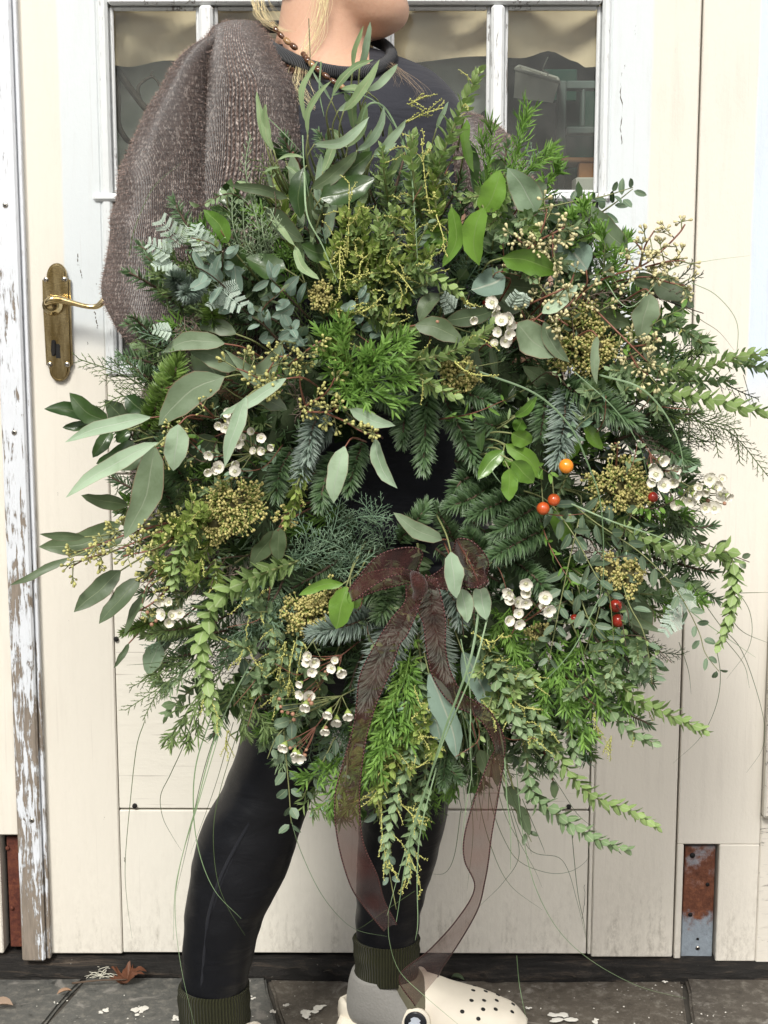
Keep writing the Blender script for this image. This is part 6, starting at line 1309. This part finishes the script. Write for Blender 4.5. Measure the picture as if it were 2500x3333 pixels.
WAX = [
 ((860,1500,.05),[(712,1384,C_),(735,1392,O),(752,1372,O),(745,1345,O),(795,1342,C_),(792,1425,C_),(820,1405,C_),(850,1425,O),(828,1468,C_),(855,1468,C_),(885,1454,C_),(775,1440,O),(680,1480,O),(715,1520,O),(675,1535,C_),(762,1510,C_),(765,1535,O),(700,1530,C_)],.115,18),
 ((1650,1140,.05),[(1602,985,O),(1612,1005,C_),(1610,1020,O),(1632,1045,O),(1658,1035,O),(1660,1060,O),(1622,1080,O),(1645,1110,O),(1612,1120,C_),(1655,1085,O),(1540,1040,C_),(1425,1045,B_)],.12,19),
 ((1650,2100,.05),[(1658,1930,O),(1712,1900,O),(1718,1930,C_),(1685,1960,O),(1712,1962,O),(1690,1998,O),(1655,2020,C_),(1690,2030,O),(1775,1945,O),(1785,1985,O),(1770,1975,C_),(1665,1950,C_)],.12,21),
 ((2080,1420,.05),[(2155,1498,C_),(2120,1520,C_),(2135,1545,O),(2175,1538,O),(2195,1530,C_),(2125,1570,C_),(2160,1580,O),(2190,1570,C_),(2205,1555,C_)],.10,21),
 ((2200,1560,.05),[(2310,1560,O),(2350,1560,C_),(2275,1590,C_),(2300,1600,C_),(2345,1610,O),(2370,1615,C_),(2295,1655,C_),(2325,1655,O),(2220,1630,C_),(2245,1630,O),(2205,1640,C_),(2360,1640,B_),(2305,1630,B_),(2330,1585,C_),(2262,1610,C_)],.10,21),
 ((1180,2080,.05),[(1005,2136,C_,-.4,.2),(1022,2155,C_,.2,-.1),(1000,2155,O),(1090,2150,C_,0,.3),(1080,2175,O,-.3,0),(1108,2185,C_,.4,-.5),(1015,2185,O),(978,2225,C_,-.6,-.3),(978,2260,O,-.6,-.2),(1005,2265,O,.2,0),(995,2295,C_,-.2,-.7),(1060,2185,B_)],.11,20),
 ((1200,2220,.05),[(1070,2320,C_,-.4,-.7),(1095,2345,C_,0,-.9),(1133,2325,C_,.1,-.8),(910,2275,B_),(912,2300,B_),(920,2315,B_),(935,2320,B_),(955,2325,B_),(958,2340,B_),(1060,2365,B_),(1058,2375,C_,0,-.8),(1005,2280,B_),(1015,2290,B_)],.11,21),
 ((1080,2300,.05),[(925,2428,C_,-.4,-.6),(960,2450,C_,0,-.8),(972,2462,O,.1,-.7),(998,2440,B_),(990,2458,B_),(945,2435,B_)],.10,21),
 ((640,1900,.04),[(520,1955,C_),(550,1960,C_),(530,2000,O),(560,2005,C_),(585,1995,O),(550,2025,C_),(480,1995,B_),(495,2030,B_),(510,2020,B_)],.085,20)]
for b, bl, d, s in WAX: waxflower(b, bl, d, s * .9)
for (x, y, r, m, d) in ((1843,1517,22,m_orange,.11), (1768,1655,20,m_orred,.09), (1803,1627,19,m_orred,.09), (2126,1618,16,m_red,.075), (2004,1972,20,m_red,.07), (2012,2020,21,m_red,.07), (1870,2015,15,m_red,.04), (1580,985,9,m_red,.08)):
    mb = MB(); c = W(x, y, d); mb.tube([c + Vector((0, .03, .03)), c + Vector((0, .004, r * PXM * .9))], .0008, .0008, 4, m=1)
    V, F = ICO1; bm_ = bmesh.new(); bmesh.ops.create_uvsphere(bm_, u_segments=16, v_segments=10, radius=r * PXM)
    off = len(mb.v)
    for v in bm_.verts: mb.vert(c + v.co)
    for f in bm_.faces: mb.face(tuple(off + v.index for v in f.verts), 0)
    bm_.free(); mb.build('berry', [m, m_stem], wreath)
# dry grey-brown sprays
for p in ([(1850,1010,.05),(1930,960,.07),(2010,950,.08)], [(1900,1030,.05),(2000,980,.07),(2100,985,.07)], [(1780,1040,.06),(1840,1010,.08),(1880,1000,.08)], [(2100,970,.04),(2180,960,.05),(2240,990,.05)], [(960,1300,.05),(960,1260,.07),(930,1240,.07)], [(1000,1290,.05),(990,1330,.07),(960,1360,.07)], [(600,1030,.05),(600,1070,.07),(570,1090,.08)], [(620,1040,.06),(640,1060,.08),(620,1090,.08)], [(690,1880,.03),(760,1870,.05),(830,1860,.05)], [(560,1880,.03),(500,1890,.05),(440,1900,.05)], [(2060,1400,.04),(2140,1480,.05),(2230,1540,.05)]):
    cypress(p, m_dry, 55, 10, name='dry_spray', thick=2.4)
# short leafy tufts that fill the light patches
for (cx_, cy_, rx_, ry_, n_, m_, L_, bd_) in ((1230,830,160,130,16,m_acay,30,1), (1300,880,140,90,8,m_aca,32,1), (1760,780,120,90,7,m_acab,34,0), (1640,660,80,60,4,m_aca,32,0), (890,2080,110,160,9,m_acab,34,2), (620,1790,90,110,8,m_acay,32,1), (1690,2280,120,130,9,m_aca,36,2), (1320,2420,90,170,9,m_acay,34,2), (2080,1240,120,60,6,m_acab,36,0), (1180,1130,120,60,5,m_acay,30,1), (2010,2120,110,130,7,m_acab,34,0)):
    for _ in range(n_):
        x, y = cx_ + U(-.9, .9) * rx_, cy_ + U(-.9, .9) * ry_; a = U(0, 6.28); l_ = U(50, 95)
        acacia([(x, y, U(.05, .08)), (x + .5 * l_ * math.cos(a) + U(-8, 8), y + .5 * l_ * math.sin(a), .09), (x + l_ * math.cos(a), y + l_ * math.sin(a), U(.09, .12))], m_, L_, L_ * .5, 8, buds=bd_, name='leafy_tuft')
# thin wandering twigs with a few small leaves, tangled through the front
for i in range(95):
    while True:
        x, y = U(560, 2150), U(640, 2450)
        if inside(x, y) and not hole(x, y, 60): break
    a = math.atan2(y - CY, x - CX) + U(-1.1, 1.1); l_ = U(110, 260); k = U(-70, 70); ca, sa = math.cos(a), math.sin(a)
    pts = [(x, y, U(.02, .05)), (x + .5 * l_ * ca - k * sa, y + .5 * l_ * sa + k * ca, U(.07, .10)), (x + l_ * ca, y + l_ * sa, U(.07, .12))]
    P = path3(pts); mb = MB(); mb.tube(P, .0009, .0004, 4, m=1); Q = resample(P, U(.008, .016)); L_ = U(14, 40); w_ = L_ * U(.22, .5); n_ = len(Q)
    for q in range(1, n_):
        T = (Q[q] - Q[q - 1]).normalized(); s_, u_ = perp(T)
        for _ in range(2):
            if rnd.random() < .25: continue
            b = U(0, 6.28); d_ = (T * U(.3, 1) + s_ * math.cos(b) + u_ * math.sin(b)).normalized(); mb.leaf(Q[q], Q[q] + d_ * L_ * PXM * U(.7, 1.2), w_ * PXM, rollN(d_, U(-1.2, 1.2)), (.5, .65), curl=U(-.15, .15), fold=.2, nl=4, nw=2)
    mb.build('twig', [rnd.choice([m_parv, m_acab, m_fea, m_aca, m_will, m_cyp, m_eucd]), rnd.choice([m_stem, m_stemb, m_stemr])], wreath)
# long grass blades
GR = [
 ([(640,2300,.05),(600,2420,.06),(555,2520,.05),(523,2590,.04),(530,2660,.03),(560,2720,.03),(592,2770,.03)],4,m_grassd), ([(470,2350,.05),(445,2430,.05),(425,2600,.04),(408,2800,.03),(412,2920,.02),(430,3055,.01)],4,m_grassd), ([(900,2000,.06),(720,2350,.08),(640,2620,.08),(600,2760,.07),(570,2900,.06),(565,3060,.05)],6,m_grass), ([(740,2300,.06),(650,2600,.06),(590,2800,.06),(570,2960,.06),(590,3150,.06),(635,3345,.06)],4,m_grass), ([(700,2300,.06),(640,2480,.06),(630,2640,.06),(650,2780,.06),(700,2900,.06),(785,2990,.06)],6,m_grass), ([(800,2300,.06),(720,2560,.06),(695,2700,.06),(705,2850,.06),(740,2950,.06),(798,3045,.06)],3,m_grassd), ([(720,2330,.05),(660,2520,.05),(610,2750,.05),(575,2900,.05)],4,m_grassd), ([(760,2350,.05),(700,2560,.05),(620,2780,.05)],3,m_grassd),
 ([(940,2640,.05),(975,2760,.03),(1040,2900,0),(1110,2990,-.05),(1170,3030,-.08),(1260,3048,-.1)],3.5,m_grass), ([(1350,2900,.02),(1260,2960,0),(1190,3010,-.03),(1157,3028,-.05)],3,m_grassd), ([(1265,2960,0),(1267,3060,-.02),(1300,3160,-.05),(1380,3240,-.05),(1490,3333,0),(1520,3360,0)],3.5,m_grass),
 ([(1560,1980,.10),(1530,2150,.13),(1450,2370,.14),(1390,2560,.13),(1330,2760,.12),(1290,3000,.11)],11,m_grass), ([(1590,2000,.10),(1540,2180,.13),(1440,2420,.13),(1360,2640,.12),(1310,2800,.11),(1260,2980,.1)],7,m_grass), ([(1420,2500,.08),(1370,2700,.1),(1358,2850,.1),(1360,3000,.1),(1352,3060,.1)],6,m_grass),
 ([(1500,2080,.10),(1530,2250,.11),(1530,2430,.11),(1535,2520,.1),(1515,2640,.1),(1500,2780,.1)],5,m_grass), ([(1600,2250,.08),(1640,2450,.09),(1650,2600,.09),(1662,2700,.09),(1662,2830,.09)],7,m_grass), ([(1580,2350,.05),(1600,2480,.05),(1640,2640,.05),(1690,2740,.05),(1740,2830,.04),(1765,2890,.04)],3.5,m_grassd), ([(1580,2440,.05),(1600,2620,.05),(1650,2750,.04),(1700,2810,.03),(1790,2842,.02),(1860,2835,.02),(1910,2800,.02),(1918,2765,.02)],2.6,m_grassd), ([(1550,2400,.04),(1560,2600,.04),(1600,2760,.04),(1660,2880,.03),(1765,2962,.02)],4,m_grassd), ([(1680,2500,.05),(1700,2700,.04),(1740,2880,.02),(1820,3030,-.02),(1930,3130,-.06),(2080,3210,-.1),(2230,3250,-.12)],4,m_grass), ([(1640,2560,.04),(1720,2760,.03),(1830,2800,.02),(1880,2940,.01),(1915,3090,0)],3,m_grassd), ([(1860,2700,.03),(1880,2900,.02),(1900,3000,.01),(1915,3095,0)],3,m_grassd), ([(1682,3110,-.05),(1690,3200,-.08),(1705,3280,-.05),(1722,3345,0)],3.5,m_grass),
 ([(1740,2440,.05),(1820,2560,.05),(1880,2650,.05),(1940,2700,.05)],3,m_grassd), ([(1500,2640,.05),(1480,2780,.04),(1450,2840,.03),(1400,2845,.02)],3,m_grassd), ([(1660,2640,.03),(1690,2780,.03),(1640,2870,.03),(1560,2950,.02)],2.4,m_grassd), ([(1700,2600,.03),(1760,2740,.03),(1775,2780,.02)],2.4,m_grassd),
 ([(1960,900,.08),(2050,1000,.10),(2180,880,.10),(2300,850,.10),(2440,832,.10)],4,m_grass), ([(1950,1220,.10),(2080,1260,.12),(2160,1340,.12),(2210,1440,.12),(2228,1540,.12)],9,m_grass), ([(1560,1210,.10),(1740,1280,.12),(1850,1380,.13),(1910,1500,.13),(1955,1640,.13),(1965,1850,.12),(1950,1960,.12)],9,m_grass), ([(1870,1210,.10),(2000,1330,.12),(2080,1450,.12),(2110,1560,.12)],5,m_grass), ([(1950,1950,.12),(1860,2120,.13),(1740,2250,.13)],6,m_grass), ([(1860,1640,.10),(2000,1700,.12),(2150,1750,.12),(2260,1810,.12)],7,m_grass), ([(2250,920,.05),(2330,960,.05),(2395,1040,.05),(2400,1130,.05),(2380,1200,.05),(2320,1250,.06),(2240,1250,.06)],3,m_grass), ([(2200,980,.05),(2280,1040,.05),(2340,1080,.05),(2390,1140,.05)],2.6,m_grassd), ([(2420,1220,.05),(2440,1300,.04),(2442,1390,.04)],2,m_grassd),
 ([(2250,1900,.06),(2340,2030,.05),(2410,2110,.04),(2460,2240,.03),(2488,2360,.02),(2480,2440,.02),(2430,2515,.02)],3.5,m_grassd), ([(2350,1960,.05),(2410,2050,.04),(2505,2095,.03)],4,m_grassd), ([(2330,2100,.05),(2345,2200,.04),(2330,2300,.03),(2280,2400,.02),(2190,2485,.02)],3,m_grassd), ([(2200,1950,.06),(2300,2030,.06),(2460,2140,.05)],5,m_grass), ([(2380,1900,.06),(2440,1990,.05),(2440,2100,.04),(2365,2210,.03)],2.2,m_grassd), ([(2410,1930,.05),(2510,1928,.04)],2.2,m_grassd), ([(2350,2070,.05),(2420,2160,.04),(2440,2240,.04)],2,m_grassd), ([(2210,2090,.05),(2240,2180,.05),(2250,2260,.05)],2.2,m_grassd),
 ([(990,560,.09),(1000,700,.11),(1050,800,.11),(1100,920,.11)],8,m_grass), ([(985,440,.09),(990,540,.10),(1005,640,.10)],6,m_grass), ([(1080,310,.08),(1140,300,.09),(1220,330,.09),(1285,410,.09)],6,m_grass), ([(1170,420,.08),(1200,340,.09),(1260,360,.09),(1330,520,.09),(1350,700,.10),(1362,900,.11)],9,m_grass), ([(1005,60,.07),(1010,200,.07),(1012,330,.07)],4,m_grassd), ([(1045,200,.08),(1040,300,.08),(1055,380,.08)],8,m_grass), ([(420,835,.02),(440,740,.02),(500,610,.01),(590,530,.0)],4,m_grassd), ([(560,2150,.05),(480,2160,.05),(412,2165,.05)],4,m_grassd), ([(1500,1560,.03),(1490,1640,.04)],6,m_grass), ([(1580,1450,.05),(1600,1530,.07),(1660,1600,.08),(1760,1660,.08)],6,m_grass), ([(1570,1480,.04),(1585,1540,.05)],6,m_grass), ([(870,380,.04),(930,440,.06),(985,500,.06)],2,m_grass), ([(1520,2500,.04),(1540,2700,.04),(1520,2900,.03)],3,m_grassd), ([(1470,2300,.05),(1430,2500,.06),(1380,2700,.06)],5,m_grassd), ([(1480,2250,.05),(1450,2450,.06),(1440,2600,.06)],5,m_grassd), ([(1520,2300,.05),(1530,2450,.06),(1510,2600,.06)],5,m_grassd), ([(1560,2330,.05),(1580,2500,.06),(1560,2700,.06)],4,m_grassd), ([(1500,2320,.04),(1480,2480,.05),(1470,2580,.05)],5,m_grassd), ([(1600,2380,.05),(1640,2520,.05),(1690,2650,.05),(1730,2780,.04)],5,m_grassd)]
for p, w, m in GR: grass(p, max(2.2, w * .66), m)
for i in range(26):
    x = U(1420, 1640); grass([(x - 10, U(2200, 2330), .02), (x + U(-30, 30), 2440, .03), (x + U(-70, 60), U(2520, 2680), .03)], U(4, 7), rnd.choice([m_grass, m_grassd]))

# ------------------------------------------------------------------ ribbon
def organza():
    g = NT('sheer_brown_organza'); uv = g.node('ShaderNodeUVMap').outputs[0]; q = g.xyz(uv)
    wv = g.noise(g.coord('UV', (60, 3, 1)), 3, 4)
    c = g.mix(wv, (0.060, 0.018, 0.015), (0.125, 0.044, 0.036))
    p = g.pbsdf(c, 0.55, spec=0.3, sheen=.5); tl = g.node('ShaderNodeBsdfTranslucent'); g.set(tl.inputs[0], c)
    m1 = g.node('ShaderNodeMixShader'); m1.inputs[0].default_value = .35; g.l.new(p, m1.inputs[1]); g.l.new(tl.outputs[0], m1.inputs[2])
    tr = g.node('ShaderNodeBsdfTransparent'); tr.inputs[0].default_value = (.93, .84, .82, 1)
    m2 = g.node('ShaderNodeMixShader'); g.set(m2.inputs[0], g.math('MULTIPLY_ADD', wv, .2, .34)); g.l.new(tr.outputs[0], m2.inputs[1]); g.l.new(m1.outputs[0], m2.inputs[2])
    return g.done(m2.outputs[0])
m_org = organza()
def wiremat():
    g = NT('stitched_wire_edge'); q = g.xyz(g.node('ShaderNodeUVMap').outputs[0])
    w = g.math('SINE', g.math('MULTIPLY', q[1], 1500.0)); c = g.mix(g.ramp(w, [(0.55, 0), (0.75, 1)]), (0.035, 0.009, 0.009), (0.16, 0.07, 0.062))
    return g.done(g.pbsdf(c, .45, g.bump(w, .5, .001), spec=.4))
m_wire = wiremat()
bow = empty('ribbon_bow', parent=wreath); bow['label'] = 'sheer brown organza ribbon tied in a bow with two long tails'
def ribbon(name, edges_, per=10, nw=6, ripple=.004):
    """edges_: rows of (x left, y left, d left, x right, y right, d right)"""
    A = crom([W(*e[:3]) for e in edges_], per); B = crom([W(*e[3:]) for e in edges_], per); mb = MB(); rows = []
    for i, (a_, b_) in enumerate(zip(A, B)):
        n_ = CAMN; rows.append([mb.vert(a_.lerp(b_, k / nw) + n_ * (ripple * math.sin(math.pi * k / nw) * math.sin(i * .45 + 1)), (k / nw, i / 40)) for k in range(nw + 1)])
    for P_, Q_ in zip(rows, rows[1:]):
        for k in range(nw): mb.face((P_[k], P_[k + 1], Q_[k + 1], Q_[k]))
    o = mb.build(name, m_org, bow)
    for E_ in (A, B):
        mb = MB(); mb.tube(E_, .0009, .0009, 5); mb.build('wired_edge', m_wire, bow)
    return o
ribbon('tail', [(1322,1905,.11,1385,1885,.12), (1318,1960,.12,1372,1950,.13), (1270,2020,.125,1328,2060,.135), (1215,2110,.125,1300,2100,.135), (1172,2200,.12,1268,2190,.13), (1160,2300,.115,1225,2290,.125), (1150,2370,.115,1195,2390,.12), (1118,2480,.11,1180,2480,.12), (1090,2600,.11,1170,2600,.11), (1100,2740,.10,1182,2740,.10), (1140,2880,.08,1228,2850,.08), (1185,2950,.05,1250,2930,.05), (1250,3030,.02,1292,3010,.02)], ripple=.006)
ribbon('tail', [(1350,1890,.11,1420,1880,.12), (1355,1970,.115,1435,1940,.125), (1378,2030,.12,1450,2020,.13), (1390,2120,.12,1450,2110,.13), (1412,2210,.115,1468,2190,.125), (1470,2290,.11,1510,2260,.12), (1560,2340,.10,1590,2310,.11), (1610,2430,.09,1640,2400,.10), (1590,2480,.08,1640,2470,.09), (1545,2600,.08,1622,2590,.08), (1512,2720,.07,1600,2720,.07), (1512,2800,.06,1590,2800,.06), (1545,2890,.03,1578,2870,.03), (1490,2990,-.02,1555,2960,-.02), (1400,3090,-.09,1500,3060,-.09), (1300,3180,-.17,1440,3150,-.16), (1352,3275,-.20,1425,3180,-.20)], ripple=.005)
ribbon('loop', [(1352,1872,.11,1385,1885,.10), (1375,1800,.12,1340,1880,.11), (1325,1782,.13,1300,1870,.13), (1230,1810,.14,1240,1890,.14), (1150,1900,.13,1165,1945,.14), (1138,1925,.12,1150,1955,.13), (1190,1870,.10,1220,1925,.11), (1290,1850,.09,1320,1900,.10), (1360,1865,.09,1372,1890,.09)])
ribbon('loop', [(1375,1890,.10,1385,1870,.11), (1440,1850,.11,1430,1915,.11), (1475,1790,.12,1500,1910,.11), (1490,1755,.13,1548,1912,.13), (1540,1765,.14,1590,1890,.13), (1590,1830,.13,1560,1915,.12), (1560,1900,.11,1500,1890,.11), (1470,1880,.10,1440,1910,.10), (1385,1890,.09,1385,1870,.10)])
mb = MB(); kp = [(1345,1868,.13), (1360,1890,.145), (1368,1920,.14), (1352,1945,.13)]; mb.tube(crom([W(*p) for p in kp], 6), 1, radii=[.004 + .005 * math.sin(math.pi * i / 18) for i in range(19)], n=12); mb.build('knot', m_org, bow)

# ------------------------------------------------------------------ small things on the ground
m_dead = leafmat('dead_maple_leaf', (0.055, 0.022, 0.013), (0.13, 0.045, 0.025), .7, (0.16, 0.08, 0.05), .1, .3, .02)
mb = MB(); gx, gy = gpt(415, 3208); c = Vector((gx, gy, .010))
OUT = [(-90, .16), (-70, .42), (-52, .60), (-40, .44), (-22, .50), (-8, .78), (2, .62), (14, .44), (28, .58), (36, .96), (44, .74), (56, .52), (68, .66), (78, .80), (90, 1.12)]
OUT = OUT + [(180 - a, r) for a, r in reversed(OUT[1:-1])]
def crumple(x, y): q = Vector((x * 1.0, y * 1.0, 0)) * 38; return .016 * noise.noise(q) + .007 * noise.noise(q * 2.4) + .010 * abs(math.sin(x * 70)) + .22 * max(0, y)
rows_l = []
for f in (0, .3, .6, .82, 1.0):
    row = []
    for a, r in OUT:
        for da, kr in ((0, 1), (5, .9)):
            x, y = math.cos(R(a + da)) * r * .036 * f * kr, math.sin(R(a + da)) * r * .036 * f * kr; row.append(mb.vert(c + Vector((x * 1.05, y * .7, crumple(x, y))), (.5 + .4 * math.cos(R(a * 5)), f), .2 + .5 * f))
    rows_l.append(row)
for A, B in zip(rows_l, rows_l[1:]):
    n_ = len(A)
    for k in range(n_): mb.face((A[k], A[(k + 1) % n_], B[(k + 1) % n_], B[k]))
lf = mb.build('fallen_leaf', m_dead); tag(lf, 'curled brown maple leaf lying on the slabs below the sill', 'leaf')
mb = MB(); p0 = c; q0 = Vector((*gpt(235, 3212), .006)); mb.tube(crom([p0, p0.lerp(q0, .5) + Vector((0, -.004, .004)), q0], 5), .0011, .0018, 5); mb.build('leaf_stalk', m_stemb, lf)
def groundbit(name, px, py, L, w, mat, label, cat, rot):
    x, y = gpt(px, py); mb = MB(); d_ = Vector((math.cos(rot), math.sin(rot), .05)); a_ = Vector((x, y, .005)) - d_ * L / 2
    mb.leaf(a_, a_ + d_ * L, w, Vector((0, -.3, 1)), (.4, .5), curl=.12, fold=.8, nl=6, nw=4); o = mb.build(name, mat); tag(o, label, cat); return o
groundbit('wood_chip', 210, 3240, .024, .007, plain('tan_wood', (.30, .19, .12), .7), 'small tan wood chip on the joint between two grey slabs', 'chip', .45)
groundbit('dry_leaf', 12, 3285, .03, .016, plain('dry_tan_leaf', (.28, .2, .14), .7), 'dry tan curled leaf on the grey slab beneath the rusted strap', 'leaf', .1)
groundbit('green_leaf', 1490, 3195, .024, .009, m_eucd, 'small fallen green leaf on the slab behind the cream clog', 'leaf', -.5)
groundbit('plaster_chip', 1075, 3175, .036, .009, plain('tan_plaster', (.42, .37, .28), .8), 'flat tan chip of plaster by the sill beside the clog heel', 'chip', 0.05)
mb = MB(); 
for k in range(14):
    x0, y0 = gpt(U(270, 330), U(3165, 3195)); x1, y1 = gpt(U(330, 410), U(3170, 3200)); a_, b_ = Vector((x0, y0, .004)), Vector((x1, y1, .004)); mb.tube(crom([a_, a_.lerp(b_, .5) + Vector((U(-.01, .01), U(-.012, .012), U(.002, .012))), b_], 5), .0006, .0004, 4)
tag(mb.build('frayed_string', plain('pale_straw_string', (.62, .60, .50), .7)), 'tangle of pale frayed string beside the brown fallen leaf', 'string')
mb = MB()
def splash(px, py, rx, ry, n=22):
    x, y = gpt(px, py); s_ = 0.00052
    cc = mb.vert(Vector((x, y, .0036))); vv = []; ph = U(0, 90)
    for k in range(n):
        a = 2 * math.pi * k / n; r_ = 1 + .55 * noise.noise(Vector((math.cos(a) + ph, math.sin(a), ph))) + .18 * noise.noise(Vector((math.cos(a) * 3 + ph, math.sin(a) * 3, 0)))
        vv.append(mb.vert(Vector((x + math.cos(a) * rx * s_ * r_, y + math.sin(a) * ry * s_ * 2.0 * r_, .0024))))
    for k in range(n): mb.face((cc, vv[k], vv[(k + 1) % n]))
for (x, y, rx, ry) in ((450,3296,26,16), (338,3294,15,8), (575,3318,14,9), (1010,3300,26,14), (1045,3283,22,10), (930,3275,14,6), (1830,3314,44,13), (1945,3327,14,10), (820,3250,12,6), (890,3296,12,5), (2162,3200,10,3), (1720,3285,12,4)):
    for _ in range(6): splash(x + U(-.8, .8) * rx, y + U(-.8, .8) * ry, rx * U(.25, .55), ry * U(.25, .6))
for _ in range(60):
    q_ = U(0, 1); splash(U(-20, 2520), 3185 + 155 * q_ ** .8, U(.8, 3.4), U(.6, 1.8), 7)
sp_o = mb.build('paint_splashes', m_splash); sp_o['kind'] = 'stuff'; sp_o['label'] = 'white paint splashes dried on the stone slabs'; sp_o['category'] = 'paint'
